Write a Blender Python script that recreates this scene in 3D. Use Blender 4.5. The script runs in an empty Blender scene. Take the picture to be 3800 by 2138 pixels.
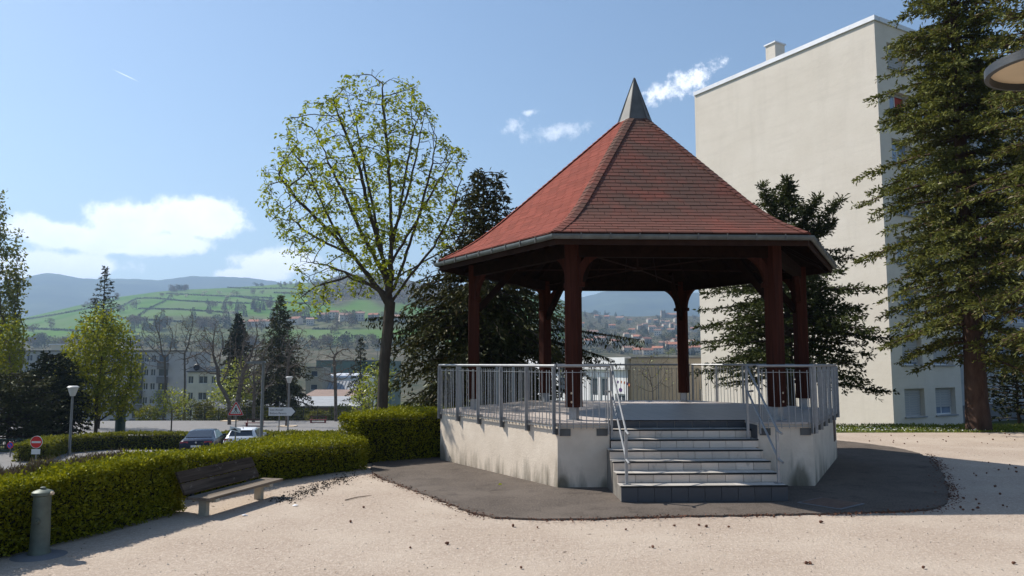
import bpy, bmesh, math, random
import numpy as np
from mathutils import Vector, Matrix

SC = bpy.context.scene
COL = SC.collection
R = math.radians
random.seed(7)

# ------------------------------------------------------------------ camera
CAM_H, PITCH, FPX = 2.29, 0.0993, 2787.5          # metres, radians, focal length in photo pixels (3800 wide)
cd = bpy.data.cameras.new('camera')
cd.sensor_width = 36.0
cd.lens = 36.0 * FPX / 3800.0
cd.clip_start, cd.clip_end = 0.1, 40000.0
cam = bpy.data.objects.new('camera', cd)
COL.objects.link(cam)
cam.location = (0, 0, CAM_H)
cam.rotation_euler = (math.pi / 2 + PITCH, 0, 0)
SC.camera = cam

# ------------------------------------------------------------------ sun, sky, exposure
SUN_EL, SUN_AZ = R(45.5), R(-61.0)                # azimuth clockwise from +Y: behind and to the left
sd = Vector((math.sin(SUN_AZ) * math.cos(SUN_EL), math.cos(SUN_AZ) * math.cos(SUN_EL), math.sin(SUN_EL)))
sl = bpy.data.lights.new('sun', 'SUN')
sl.energy, sl.angle, sl.color = 5.0, R(0.53), (1.0, 0.95, 0.87)
so = bpy.data.objects.new('sun', sl)
COL.objects.link(so)
so.rotation_euler = sd.to_track_quat('Z', 'Y').to_euler()

world = bpy.data.worlds.new('World')
SC.world = world
world.use_nodes = True
SC.view_settings.view_transform = 'Standard'
SC.view_settings.look = 'None'
SC.view_settings.gamma = 1.0
SC.view_settings.use_curve_mapping = False
SC.view_settings.exposure = 0.50
SC.cycles.max_bounces = 6
SC.cycles.diffuse_bounces = 3
SC.cycles.glossy_bounces = 2
SC.cycles.transmission_bounces = 4
SC.cycles.transparent_max_bounces = 6
SC.cycles.volume_bounces = 0
SC.cycles.caustics_reflective = False
SC.cycles.caustics_refractive = False
SC.cycles.use_denoising = True


def ray(x, y):
    """direction of a photo pixel, in the 2576-wide reading of the photograph"""
    k = 3800.0 / 2576.0
    u, r = (1069.0 - y * k) / FPX, (x * k - 1900.0) / FPX
    c, s = math.cos(PITCH), math.sin(PITCH)
    return Vector((r, c - u * s, s + u * c))


def at(x, y, Y):
    """point of a pixel at a known distance Y"""
    d = ray(x, y)
    return d * (Y / d.y) + Vector((0, 0, CAM_H))


def gz(x, y, z=0.0):
    """point of a pixel on a level surface"""
    d = ray(x, y)
    t = (z - CAM_H) / d.z
    return Vector((d.x * t, d.y * t, z))


def build_sky():
    nt = world.node_tree
    N, L = nt.nodes, nt.links
    N.clear()
    out = N.new('ShaderNodeOutputWorld')
    bg = N.new('ShaderNodeBackground')
    bg.inputs['Strength'].default_value = 0.092
    sky = N.new('ShaderNodeTexSky')
    sky.sky_type = 'NISHITA'
    sky.sun_disc = False
    sky.sun_elevation = SUN_EL
    sky.sun_rotation = SUN_AZ
    sky.altitude = 300
    sky.air_density = 1.3
    sky.dust_density = 0.7
    sky.ozone_density = 3.5
    tc = N.new('ShaderNodeTexCoord')
    sep = N.new('ShaderNodeSeparateXYZ')
    L.new(tc.outputs['Generated'], sep.inputs[0])
    az = N.new('ShaderNodeMath'); az.operation = 'ARCTAN2'
    L.new(sep.outputs['X'], az.inputs[0]); L.new(sep.outputs['Y'], az.inputs[1])
    el = N.new('ShaderNodeMath'); el.operation = 'ARCSINE'
    L.new(sep.outputs['Z'], el.inputs[0])
    co = N.new('ShaderNodeCombineXYZ')
    L.new(az.outputs[0], co.inputs[0]); L.new(el.outputs[0], co.inputs[1])
    nz = N.new('ShaderNodeTexNoise')
    nz.inputs['Scale'].default_value = 20.0
    nz.inputs['Detail'].default_value = 12.0
    nz.inputs['Roughness'].default_value = 0.62
    L.new(tc.outputs['Generated'], nz.inputs['Vector'])

    def cloud(x, y, rx, ry, rot=0.0):
        d = ray(x, y).normalized()
        return (math.atan2(d.x, d.y), math.asin(d.z), rx / 1950.0, ry / 1950.0, rot)
    cl = [cloud(480, 548, 130, 62), cloud(330, 568, 120, 62), cloud(170, 592, 150, 42), cloud(430, 612, 130, 36), cloud(300, 620, 150, 28),
          cloud(170, 665, 170, 34), cloud(60, 690, 140, 22), cloud(690, 662, 150, 42), cloud(640, 690, 120, 22),
          cloud(520, 575, 90, 40)]
    puffs = [cloud(1740, 200, 92, 34, -0.35), cloud(1670, 238, 62, 30, -0.2)]
    wisps = [cloud(1400, 333, 100, 26, -0.15), cloud(1285, 320, 45, 24, -0.3), cloud(1335, 283, 30, 10), cloud(880, 452, 44, 12)]
    rng = random.Random(3)
    for k in range(16):                           # the same sort of sky all the way round
        a = R(52 + 256 * (k + rng.random() * 0.6) / 16)
        e = R(rng.uniform(3, 22))
        w = rng.uniform(0.05, 0.12)
        for j in range(3):
            cl.append((((a + rng.uniform(-.08, .08) + math.pi) % (2 * math.pi)) - math.pi, e + rng.uniform(-.01, .012), w * rng.uniform(.5, 1), w * rng.uniform(.2, .4), 0))

    def field(lst):
        prev = None
        for a, e, rx, ry, rot in lst:
            m = N.new('ShaderNodeMapping'); m.vector_type = 'TEXTURE'
            m.inputs['Location'].default_value = (a, e, 0)
            m.inputs['Rotation'].default_value = (0, 0, -rot)
            m.inputs['Scale'].default_value = (rx, ry, 1)
            L.new(co.outputs[0], m.inputs['Vector'])
            ln = N.new('ShaderNodeVectorMath'); ln.operation = 'LENGTH'
            L.new(m.outputs[0], ln.inputs[0])
            if prev is None:
                prev = ln.outputs['Value']
            else:
                mn = N.new('ShaderNodeMath'); mn.operation = 'SMOOTH_MIN'
                mn.inputs[2].default_value = 0.25
                L.new(prev, mn.inputs[0]); L.new(ln.outputs['Value'], mn.inputs[1])
                prev = mn.outputs[0]
        return prev

    nz2 = N.new('ShaderNodeTexNoise')
    nz2.inputs['Scale'].default_value = 58.0; nz2.inputs['Detail'].default_value = 10.0; nz2.inputs['Roughness'].default_value = 0.68
    L.new(tc.outputs['Generated'], nz2.inputs['Vector'])

    def cover(f, lo, hi, amp, top, nz=nz):
        a = N.new('ShaderNodeMath'); a.operation = 'MULTIPLY_ADD'          # noise * amp + (-amp/2)
        a.inputs[1].default_value = amp; a.inputs[2].default_value = -amp * 0.5
        L.new(nz.outputs['Fac'], a.inputs[0])
        s = N.new('ShaderNodeMath'); s.operation = 'ADD'
        L.new(f, s.inputs[0]); L.new(a.outputs[0], s.inputs[1])
        r = N.new('ShaderNodeMapRange'); r.interpolation_type = 'SMOOTHSTEP'
        r.inputs['From Min'].default_value = lo; r.inputs['From Max'].default_value = hi
        r.inputs['To Min'].default_value = top; r.inputs['To Max'].default_value = 0.0
        L.new(s.outputs[0], r.inputs['Value'])
        return r.outputs[0]
    f1 = cover(field(cl), 0.55, 0.98, 2.1, 0.97)
    f2 = cover(field(wisps), -0.35, 1.0, 3.4, 0.5, nz2)
    f3 = cover(field(puffs), 0.0, 0.98, 3.0, 0.9, nz2)
    # cloud body: slightly greyer where thick
    cc = N.new('ShaderNodeMixRGB')
    cc.inputs[1].default_value = (9.6, 10.2, 11.4, 1); cc.inputs[2].default_value = (15.5, 15.3, 15.2, 1)
    L.new(nz.outputs['Fac'], cc.inputs[0])
    mx_ = N.new('ShaderNodeMath'); mx_.operation = 'MAXIMUM'; L.new(f2, mx_.inputs[0]); L.new(f3, mx_.inputs[1])
    m1 = N.new('ShaderNodeMixRGB'); L.new(mx_.outputs[0], m1.inputs[0]); L.new(sky.outputs[0], m1.inputs[1]); L.new(cc.outputs[0], m1.inputs[2])
    m2 = N.new('ShaderNodeMixRGB'); L.new(f1, m2.inputs[0]); L.new(m1.outputs[0], m2.inputs[1]); L.new(cc.outputs[0], m2.inputs[2])
    # a short contrail
    t = field([cloud(316, 190, 30, 1.3, 0.31)])
    ct = N.new('ShaderNodeMapRange'); ct.interpolation_type = 'SMOOTHSTEP'
    ct.inputs['From Min'].default_value = 0.3; ct.inputs['From Max'].default_value = 1.2
    ct.inputs['To Min'].default_value = 0.55; ct.inputs['To Max'].default_value = 0.0
    L.new(t, ct.inputs['Value'])
    m3 = N.new('ShaderNodeMixRGB'); L.new(ct.outputs[0], m3.inputs[0]); L.new(m2.outputs[0], m3.inputs[1]); L.new(cc.outputs[0], m3.inputs[2])
    L.new(m3.outputs[0], bg.inputs['Color'])
    L.new(bg.outputs[0], out.inputs[0])


build_sky()

# ------------------------------------------------------------------ materials
MATS = {}


def ramp2(nt, fac, c0, c1, p0=0.0, p1=1.0):
    r = nt.nodes.new('ShaderNodeValToRGB')
    e = r.color_ramp.elements
    e[0].position, e[1].position = p0, p1
    e[0].color = (*c0, 1); e[1].color = (*c1, 1)
    nt.links.new(fac, r.inputs[0])
    return r.outputs[0]


def noise(nt, vec, scale, detail=4.0, rough=0.55, stretch=None):
    if stretch:
        m = nt.nodes.new('ShaderNodeMapping')
        m.inputs['Scale'].default_value = stretch
        nt.links.new(vec, m.inputs[0]); vec = m.outputs[0]
    n = nt.nodes.new('ShaderNodeTexNoise')
    n.inputs['Scale'].default_value = scale
    n.inputs['Detail'].default_value = detail
    n.inputs['Roughness'].default_value = rough
    nt.links.new(vec, n.inputs['Vector'])
    return n.outputs['Fac']


def mixc(nt, fac, a, b, mode='MIX'):
    m = nt.nodes.new('ShaderNodeMixRGB'); m.blend_type = mode
    for i, v in ((0, fac), (1, a), (2, b)):
        if isinstance(v, (int, float)): m.inputs[i].default_value = v
        elif isinstance(v, tuple): m.inputs[i].default_value = (*v, 1)
        else: nt.links.new(v, m.inputs[i])
    return m.outputs[0]


def start(name):
    m = bpy.data.materials.new(name)
    m.use_nodes = True
    nt = m.node_tree
    b = nt.nodes['Principled BSDF']
    tc = nt.nodes.new('ShaderNodeTexCoord')
    MATS[name] = m
    return m, nt, b, tc.outputs['Object']


def bump(nt, b, h, strength=0.3, dist=0.01):
    n = nt.nodes.new('ShaderNodeBump')
    n.inputs['Strength'].default_value = strength
    n.inputs['Distance'].default_value = dist
    nt.links.new(h, n.inputs['Height'])
    nt.links.new(n.outputs[0], b.inputs['Normal'])


def plain(name, col, rough=0.7, var=0.12, scale=3.0, metal=0.0, spec=0.4, bmp=0.15, bscale=60.0, stretch=None, island=0.0):
    m, nt, b, v = start(name)
    lo = tuple(c * (1 - var) for c in col); hi = tuple(min(1, c * (1 + var)) for c in col)
    c = ramp2(nt, noise(nt, v, scale, 6, 0.6, stretch), lo, hi, 0.3, 0.7)
    if island:
        g = nt.nodes.new('ShaderNodeObjectInfo')
        k = ramp2(nt, g.outputs['Random'], (1 - island,) * 3, (1 + island,) * 3)
        c = mixc(nt, 1.0, c, k, 'MULTIPLY')
    nt.links.new(c, b.inputs['Base Color'])
    b.inputs['Roughness'].default_value = rough
    b.inputs['Metallic'].default_value = metal
    b.inputs['Specular IOR Level'].default_value = spec
    if bmp: bump(nt, b, noise(nt, v, bscale, 3, 0.6, stretch), bmp, 0.01)
    return m


def leaf(name, c1, c2, trans=0.35, gloss=0.06):
    m = bpy.data.materials.new(name)
    m.use_nodes = True
    nt = m.node_tree; N, L = nt.nodes, nt.links
    N.clear()
    out = N.new('ShaderNodeOutputMaterial')
    g = N.new('ShaderNodeNewGeometry')
    c = ramp2(nt, g.outputs['Random Per Island'], c1, c2)
    d = N.new('ShaderNodeBsdfDiffuse'); L.new(c, d.inputs[0])
    t = N.new('ShaderNodeBsdfTranslucent')
    tcol = mixc(nt, 1.0, c, (1.15, 1.1, 0.55), 'MULTIPLY')
    L.new(tcol, t.inputs[0])
    mx = N.new('ShaderNodeMixShader'); mx.inputs[0].default_value = trans
    L.new(d.outputs[0], mx.inputs[1]); L.new(t.outputs[0], mx.inputs[2])
    gl = N.new('ShaderNodeBsdfGlossy'); gl.inputs['Roughness'].default_value = 0.45
    gl.inputs['Color'].default_value = (0.8, 0.85, 0.8, 1)
    m2 = N.new('ShaderNodeMixShader'); m2.inputs[0].default_value = gloss
    L.new(mx.outputs[0], m2.inputs[1]); L.new(gl.outputs[0], m2.inputs[2])
    L.new(m2.outputs[0], out.inputs[0])
    MATS[name] = m
    return m


def make_materials():
    # gravel of the court
    m, nt, b, v = start('gravel')
    fine = noise(nt, v, 34, 3, 0.75)
    grit = noise(nt, v, 13, 4, 0.75)
    big = noise(nt, v, 0.55, 5, 0.6)
    c = ramp2(nt, fine, (0.12, 0.082, 0.056), (0.66, 0.55, 0.45), 0.34, 0.62)
    c = mixc(nt, ramp2(nt, grit, (0, 0, 0), (0.75, 0.75, 0.75), 0.36, 0.62), (0.24, 0.175, 0.13), c)
    c = mixc(nt, 0.25, c, (0.70, 0.585, 0.475))
    c = mixc(nt, ramp2(nt, big, (0, 0, 0), (0.55, 0.55, 0.55), 0.42, 0.7), c, (0.56, 0.475, 0.385))
    trk = noise(nt, v, 0.9, 5, 0.65, (0.22, 1.0, 1.0))
    c = mixc(nt, ramp2(nt, trk, (0, 0, 0), (0.45, 0.45, 0.45), 0.50, 0.70), c, (0.42, 0.335, 0.26))
    nt.links.new(c, b.inputs['Base Color'])
    b.inputs['Roughness'].default_value = 0.95; b.inputs['Specular IOR Level'].default_value = 0.15
    bump(nt, b, mixc(nt, 0.5, fine, grit), 0.85, 0.035)
    # asphalt
    for nm, a, bb in (('asphalt', (0.036, 0.028, 0.023), (0.175, 0.143, 0.118)), ('road_asphalt', (0.15, 0.145, 0.14), (0.24, 0.225, 0.215))):
        m, nt, b, v = start(nm)
        f = noise(nt, v, 38, 3, 0.75)
        g = noise(nt, v, 0.7, 5, 0.6)
        c = ramp2(nt, f, a, bb, 0.3, 0.72)
        c = mixc(nt, ramp2(nt, g, (0, 0, 0), (0.6, 0.6, 0.6), 0.42, 0.70), c, tuple(x * 0.95 for x in bb))
        c = mixc(nt, ramp2(nt, noise(nt, v, 2.3, 6, 0.75), (0, 0, 0), (0.55, 0.55, 0.55), 0.52, 0.72), c, tuple(x * 0.6 for x in a))
        nt.links.new(c, b.inputs['Base Color'])
        b.inputs['Roughness'].default_value = 0.9; b.inputs['Specular IOR Level'].default_value = 0.2
        bump(nt, b, f, 0.5, 0.01)
    # plaster of the plinth: streaks run down, moss and splash dirt rise from the ground
    m, nt, b, v = start('plinth_plaster')
    sp = nt.nodes.new('ShaderNodeSeparateXYZ'); nt.links.new(v, sp.inputs[0])
    base = ramp2(nt, noise(nt, v, 2.2, 7, 0.65), (0.62, 0.52, 0.41), (0.76, 0.655, 0.53), 0.3, 0.7)
    st = noise(nt, v, 3.2, 6, 0.65, (1, 1, 0.16))
    hi = nt.nodes.new('ShaderNodeMapRange')
    hi.inputs['From Min'].default_value = 0.0; hi.inputs['From Max'].default_value = 0.75
    hi.inputs['To Min'].default_value = 0.30; hi.inputs['To Max'].default_value = 0.0
    nt.links.new(sp.outputs['Z'], hi.inputs['Value'])
    ad = nt.nodes.new('ShaderNodeMath'); ad.operation = 'ADD'
    nt.links.new(st, ad.inputs[0]); nt.links.new(hi.outputs[0], ad.inputs[1])
    c = mixc(nt, ramp2(nt, ad.outputs[0], (0, 0, 0), (0.9, 0.9, 0.9), 0.66, 0.92), base, (0.12, 0.105, 0.075))
    # heavy corner stains, one patch per corner that shows it
    for px, py, r_ in ((-2.30, -4.15, 0.30), (2.1, -4.15, 0.45), (-4.7, -0.1, 0.42), (-1.5, -4.2, 0.25)):
        vd = nt.nodes.new('ShaderNodeVectorMath'); vd.operation = 'DISTANCE'
        sx = nt.nodes.new('ShaderNodeMapping'); sx.inputs['Scale'].default_value = (1, 1, 0.55)
        nt.links.new(v, sx.inputs[0]); nt.links.new(sx.outputs[0], vd.inputs[0])
        vd.inputs[1].default_value = (px, py, 0.03)
        k = nt.nodes.new('ShaderNodeMath'); k.operation = 'DIVIDE'; k.inputs[1].default_value = r_
        nt.links.new(vd.outputs['Value'], k.inputs[0])
        s2 = nt.nodes.new('ShaderNodeMath'); s2.operation = 'ADD'
        nt.links.new(k.outputs[0], s2.inputs[0]); nt.links.new(st, s2.inputs[1])
        c = mixc(nt, ramp2(nt, s2.outputs[0], (0.7, 0.7, 0.7), (0, 0, 0), 0.8, 1.4), c, (0.085, 0.08, 0.052))
    nt.links.new(c, b.inputs['Base Color'])
    b.inputs['Roughness'].default_value = 0.9; b.inputs['Specular IOR Level'].default_value = 0.2
    bump(nt, b, noise(nt, v, 22, 6, 0.7), 0.35, 0.02)
    # render of the tower block
    m, nt, b, v = start('block_render')
    c = ramp2(nt, noise(nt, v, 0.35, 7, 0.65), (0.67, 0.60, 0.51), (0.75, 0.68, 0.59), 0.3, 0.7)
    c = mixc(nt, ramp2(nt, noise(nt, v, 0.8, 6, 0.7, (1, 1, 0.12)), (0, 0, 0), (0.5, 0.5, 0.5), 0.50, 0.8), c, (0.56, 0.505, 0.43))
    c = mixc(nt, ramp2(nt, noise(nt, v, 1.6, 5, 0.75, (0.18, 0.18, 1.6)), (0, 0, 0), (0.45, 0.45, 0.45), 0.50, 0.72), c, (0.60, 0.535, 0.455))
    c = mixc(nt, ramp2(nt, noise(nt, v, 9, 4, 0.8), (0, 0, 0), (0.2, 0.2, 0.2), 0.5, 0.8), c, (0.5, 0.45, 0.38))
    nt.links.new(c, b.inputs['Base Color'])
    b.inputs['Roughness'].default_value = 0.95; b.inputs['Specular IOR Level'].default_value = 0.1
    bump(nt, b, noise(nt, v, 5.0, 6, 0.7), 0.25, 0.03)
    # shingles: red granules, brown lichen on some courses
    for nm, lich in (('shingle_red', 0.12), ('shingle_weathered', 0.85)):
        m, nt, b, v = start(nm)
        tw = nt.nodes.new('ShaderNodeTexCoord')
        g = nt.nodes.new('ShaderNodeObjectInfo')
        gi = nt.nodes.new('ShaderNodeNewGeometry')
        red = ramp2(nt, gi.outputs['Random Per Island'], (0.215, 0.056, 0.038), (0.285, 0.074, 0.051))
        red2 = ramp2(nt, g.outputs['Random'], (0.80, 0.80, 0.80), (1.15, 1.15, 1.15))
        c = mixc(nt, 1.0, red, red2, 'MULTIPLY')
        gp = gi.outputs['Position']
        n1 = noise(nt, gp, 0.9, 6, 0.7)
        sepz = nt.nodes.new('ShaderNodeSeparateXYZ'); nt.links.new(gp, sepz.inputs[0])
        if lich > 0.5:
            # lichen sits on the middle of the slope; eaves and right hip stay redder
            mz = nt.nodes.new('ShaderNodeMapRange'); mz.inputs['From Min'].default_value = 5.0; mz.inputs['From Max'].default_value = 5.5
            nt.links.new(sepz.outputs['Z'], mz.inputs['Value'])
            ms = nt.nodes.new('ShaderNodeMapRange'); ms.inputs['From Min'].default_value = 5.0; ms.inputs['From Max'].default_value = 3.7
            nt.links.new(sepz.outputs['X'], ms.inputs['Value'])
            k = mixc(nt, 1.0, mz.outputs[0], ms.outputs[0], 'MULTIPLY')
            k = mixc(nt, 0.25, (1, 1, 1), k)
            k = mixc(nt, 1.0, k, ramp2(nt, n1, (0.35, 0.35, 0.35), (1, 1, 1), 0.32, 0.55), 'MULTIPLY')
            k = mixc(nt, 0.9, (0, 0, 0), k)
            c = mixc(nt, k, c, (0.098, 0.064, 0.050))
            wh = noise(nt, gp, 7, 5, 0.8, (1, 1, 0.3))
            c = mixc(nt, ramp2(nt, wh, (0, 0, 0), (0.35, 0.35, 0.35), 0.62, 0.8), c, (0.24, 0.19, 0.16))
        else:
            c = mixc(nt, ramp2(nt, n1, (0, 0, 0), (0.2, 0.2, 0.2), 0.5, 0.8), c, (0.16, 0.07, 0.05))
        nt.links.new(c, b.inputs['Base Color'])
        b.inputs['Roughness'].default_value = 0.95; b.inputs['Specular IOR Level'].default_value = 0.15
        bump(nt, b, noise(nt, gp, 130, 2, 0.6), 0.25, 0.004)
    # floor tiles
    m, nt, b, v = start('floor_tiles')
    br = nt.nodes.new('ShaderNodeTexBrick')
    br.offset = 0.0
    br.inputs['Scale'].default_value = 1.0
    br.inputs['Brick Width'].default_value = 0.33; br.inputs['Row Height'].default_value = 0.33
    br.inputs['Mortar Size'].default_value = 0.004
    br.inputs['Color1'].default_value = (0.52, 0.45, 0.40, 1); br.inputs['Color2'].default_value = (0.48, 0.41, 0.365, 1)
    br.inputs['Mortar'].default_value = (0.22, 0.2, 0.185, 1)
    nt.links.new(v, br.inputs['Vector'])
    c = mixc(nt, ramp2(nt, noise(nt, v, 1.3, 6, 0.7), (0, 0, 0), (0.4, 0.4, 0.4), 0.45, 0.75), br.outputs['Color'], (0.36, 0.32, 0.29))
    nt.links.new(c, b.inputs['Base Color'])
    b.inputs['Roughness'].default_value = 0.55
    # weathered boards
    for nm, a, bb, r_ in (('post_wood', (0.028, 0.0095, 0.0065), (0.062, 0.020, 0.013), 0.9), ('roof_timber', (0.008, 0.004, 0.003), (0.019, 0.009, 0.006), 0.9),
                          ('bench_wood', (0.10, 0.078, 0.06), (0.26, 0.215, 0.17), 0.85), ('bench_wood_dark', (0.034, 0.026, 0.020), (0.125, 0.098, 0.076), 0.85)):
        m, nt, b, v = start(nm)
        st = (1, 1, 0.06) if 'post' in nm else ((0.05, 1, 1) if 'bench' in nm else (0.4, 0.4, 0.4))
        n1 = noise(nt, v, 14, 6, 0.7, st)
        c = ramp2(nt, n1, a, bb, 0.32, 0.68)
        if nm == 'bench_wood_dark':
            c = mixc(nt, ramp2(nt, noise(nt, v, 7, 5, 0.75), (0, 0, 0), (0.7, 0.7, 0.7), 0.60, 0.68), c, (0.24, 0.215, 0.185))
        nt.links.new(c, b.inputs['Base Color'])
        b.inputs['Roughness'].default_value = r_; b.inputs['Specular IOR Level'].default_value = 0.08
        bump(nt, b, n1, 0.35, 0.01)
    # cream riser tile with drips
    for nm, col, dirt in (('cream_tile', (0.64, 0.53, 0.43), 1), ('slate_tile', (0.062, 0.064, 0.070), 0), ('tread_tile', (0.52, 0.48, 0.43), 1)):
        m, nt, b, v = start(nm)
        oi = nt.nodes.new('ShaderNodeObjectInfo')
        gi = nt.nodes.new('ShaderNodeNewGeometry')
        c = ramp2(nt, oi.outputs['Random'], tuple(x * 0.86 for x in col), tuple(x * 1.1 for x in col))
        d = noise(nt, gi.outputs['Position'], 5.5, 6, 0.7, (1, 1, 0.45))
        c = mixc(nt, ramp2(nt, d, (0, 0, 0), (0.75, 0.75, 0.75) if dirt else (0.3, 0.3, 0.3), 0.60, 0.80), c, (0.10, 0.085, 0.065))
        nt.links.new(c, b.inputs['Base Color'])
        b.inputs['Roughness'].default_value = 0.45 if nm != 'slate_tile' else 0.5
    # land cover of the hills, field green / scrub from the 'cover' attribute
    m, nt, b, v = start('hill_land')
    at_ = nt.nodes.new('ShaderNodeAttribute'); at_.attribute_name = 'cover'
    n1 = noise(nt, v, 0.012, 6, 0.6)
    green = ramp2(nt, n1, (0.066, 0.145, 0.032), (0.125, 0.205, 0.052), 0.35, 0.7)
    green = mixc(nt, ramp2(nt, noise(nt, v, 0.0035, 2, 0.5), (0, 0, 0), (0.7, 0.7, 0.7), 0.48, 0.56), green, (0.125, 0.17, 0.075))
    scrub = ramp2(nt, noise(nt, v, 0.05, 6, 0.75), (0.045, 0.055, 0.028), (0.16, 0.135, 0.10), 0.35, 0.7)
    c = mixc(nt, at_.outputs['Fac'], green, scrub)
    nt.links.new(c, b.inputs['Base Color'])
    b.inputs['Roughness'].default_value = 1.0; b.inputs['Specular IOR Level'].default_value = 0.0
    m, nt, b, v = start('far_land')
    c = ramp2(nt, noise(nt, v, 0.0022, 8, 0.7), (0.022, 0.034, 0.020), (0.075, 0.095, 0.048), 0.38, 0.66)
    nt.links.new(c, b.inputs['Base Color'])
    b.inputs['Roughness'].default_value = 1.0; b.inputs['Specular IOR Level'].default_value = 0.0
    m, nt, b, v = start('earth')
    c = ramp2(nt, noise(nt, v, 1.4, 7, 0.7), (0.055, 0.075, 0.025), (0.13, 0.12, 0.065), 0.35, 0.7)
    nt.links.new(c, b.inputs['Base Color'])
    b.inputs['Roughness'].default_value = 1.0; b.inputs['Specular IOR Level'].default_value = 0.05
    bump(nt, b, noise(nt, v, 9, 5, 0.7), 0.5, 0.05)
    # bark
    for nm, a, bb in (('bark_grey', (0.075, 0.062, 0.050), (0.17, 0.145, 0.12)), ('bark_maple', (0.045, 0.037, 0.030), (0.10, 0.085, 0.070)), ('bark_dark', (0.035, 0.028, 0.022), (0.075, 0.060, 0.048)), ('bark_red', (0.050, 0.030, 0.022), (0.105, 0.065, 0.048))):
        m, nt, b, v = start(nm)
        n1 = noise(nt, v, 6, 7, 0.7, (1, 1, 0.3))
        nt.links.new(ramp2(nt, n1, a, bb, 0.3, 0.7), b.inputs['Base Color'])
        b.inputs['Roughness'].default_value = 0.95; b.inputs['Specular IOR Level'].default_value = 0.1
        bump(nt, b, n1, 0.5, 0.03)
    plain('zinc', (0.115, 0.115, 0.11), 0.62, 0.3, 2.0, 0.15, bmp=0.05)
    plain('gutter', (0.115, 0.13, 0.13), 0.55, 0.3, 3.0, 0.3, bmp=0.05)
    plain('fascia_brown', (0.030, 0.016, 0.012), 0.9, 0.25, 4.0, spec=0.1)
    plain('galvanised', (0.33, 0.335, 0.34), 0.45, 0.12, 9.0, 0.55, bmp=0.04)
    plain('steel_bright', (0.5, 0.51, 0.52), 0.35, 0.1, 9.0, 0.7, bmp=0.0)
    plain('black_strip', (0.018, 0.018, 0.018), 0.8, 0.2)
    plain('grout', (0.16, 0.145, 0.125), 0.9, 0.3)
    plain('concrete', (0.42, 0.385, 0.31), 0.9, 0.2, 6.0)
    plain('concrete_grey', (0.33, 0.33, 0.33), 0.9, 0.15, 2.0)
    plain('grey_wall', (0.40, 0.395, 0.40), 0.9, 0.12, 0.4)
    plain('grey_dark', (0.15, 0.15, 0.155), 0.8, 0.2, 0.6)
    plain('white_wall', (0.80, 0.79, 0.77), 0.8, 0.07, 0.8)
    plain('beige_wall', (0.36, 0.315, 0.25), 0.9, 0.12, 0.7)
    plain('cream_wall', (0.60, 0.55, 0.45), 0.9, 0.12, 0.5)
    plain('coping', (0.66, 0.67, 0.69), 0.45, 0.08, 2.0, 0.2)
    plain('shutter', (0.42, 0.41, 0.395), 0.7, 0.08, 2.0, stretch=(0.05, 0.05, 12))
    plain('siding', (0.40, 0.40, 0.405), 0.6, 0.1, 2.0)
    plain('roof_dark', (0.095, 0.10, 0.11), 0.8, 0.2, 1.0)
    plain('roof_grey', (0.30, 0.31, 0.32), 0.7, 0.15, 1.0)
    plain('roof_brown', (0.24, 0.165, 0.13), 0.85, 0.2, 1.0)
    plain('roof_tile', (0.30, 0.125, 0.075), 0.9, 0.3, 0.4, island=0.35)
    plain('roof_tile_old', (0.27, 0.155, 0.11), 0.9, 0.3, 0.4, island=0.3)
    plain('house_wall', (0.52, 0.46, 0.38), 0.9, 0.15, 0.3, island=0.25)
    plain('stone_wall', (0.33, 0.28, 0.22), 0.95, 0.25, 0.6)
    plain('green_cladding', (0.085, 0.14, 0.125), 0.6, 0.12, 0.3)
    plain('hydrant_green', (0.105, 0.125, 0.10), 0.55, 0.28, 7.0, 0.2)
    plain('lamp_grey', (0.17, 0.17, 0.165), 0.5, 0.12, 4.0, 0.3)
    plain('lamp_white', (0.50, 0.49, 0.46), 0.4, 0.06)
    plain('lamp_dark', (0.045, 0.05, 0.055), 0.45, 0.2, 6.0, 0.3)
    plain('lamp_diffuser', (0.56, 0.46, 0.32), 0.6, 0.06, 3.0)
    plain('sign_white', (0.62, 0.62, 0.61), 0.4, 0.03)
    plain('sign_red', (0.56, 0.018, 0.018), 0.4, 0.05)
    plain('sign_blue', (0.02, 0.07, 0.42), 0.4, 0.05)
    plain('sign_black', (0.012, 0.012, 0.014), 0.5, 0.05)
    plain('fence_green', (0.015, 0.042, 0.034), 0.5, 0.2)
    plain('fence_black', (0.018, 0.020, 0.020), 0.6, 0.2)
    plain('paint_red', (0.20, 0.035, 0.03), 0.6, 0.2)
    plain('planter_sand', (0.56, 0.43, 0.29), 0.9, 0.15)
    plain('line_white', (0.66, 0.66, 0.65), 0.8, 0.2)
    plain('car_blue', (0.010, 0.014, 0.030), 0.25, 0.05, spec=0.3, bmp=0.0)
    plain('car_white', (0.76, 0.76, 0.76), 0.22, 0.02, spec=0.6, bmp=0.0)
    plain('car_glass', (0.012, 0.016, 0.022), 0.06, 0.05, spec=0.9, bmp=0.0)
    plain('car_light', (0.30, 0.008, 0.010), 0.2, 0.1, spec=0.7, bmp=0.0)
    plain('tyre', (0.018, 0.018, 0.018), 0.8, 0.1)
    plain('window_glass', (0.055, 0.07, 0.09), 0.08, 0.2, 0.5, spec=0.9, bmp=0.0)
    plain('window_sky', (0.22, 0.28, 0.38), 0.1, 0.25, 0.5, spec=0.9, bmp=0.0)  # reflection of the sky put into the glass colour as pale blue
    plain('window_frame', (0.70, 0.70, 0.69), 0.5, 0.05)
    plain('curtain_red', (0.36, 0.05, 0.035), 0.8, 0.15)
    plain('panel_yellow', (0.62, 0.43, 0.03), 0.6, 0.06)
    plain('panel_red', (0.40, 0.05, 0.06), 0.6, 0.1)
    plain('paint_orange', (0.55, 0.16, 0.05), 0.7, 0.2)
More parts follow.
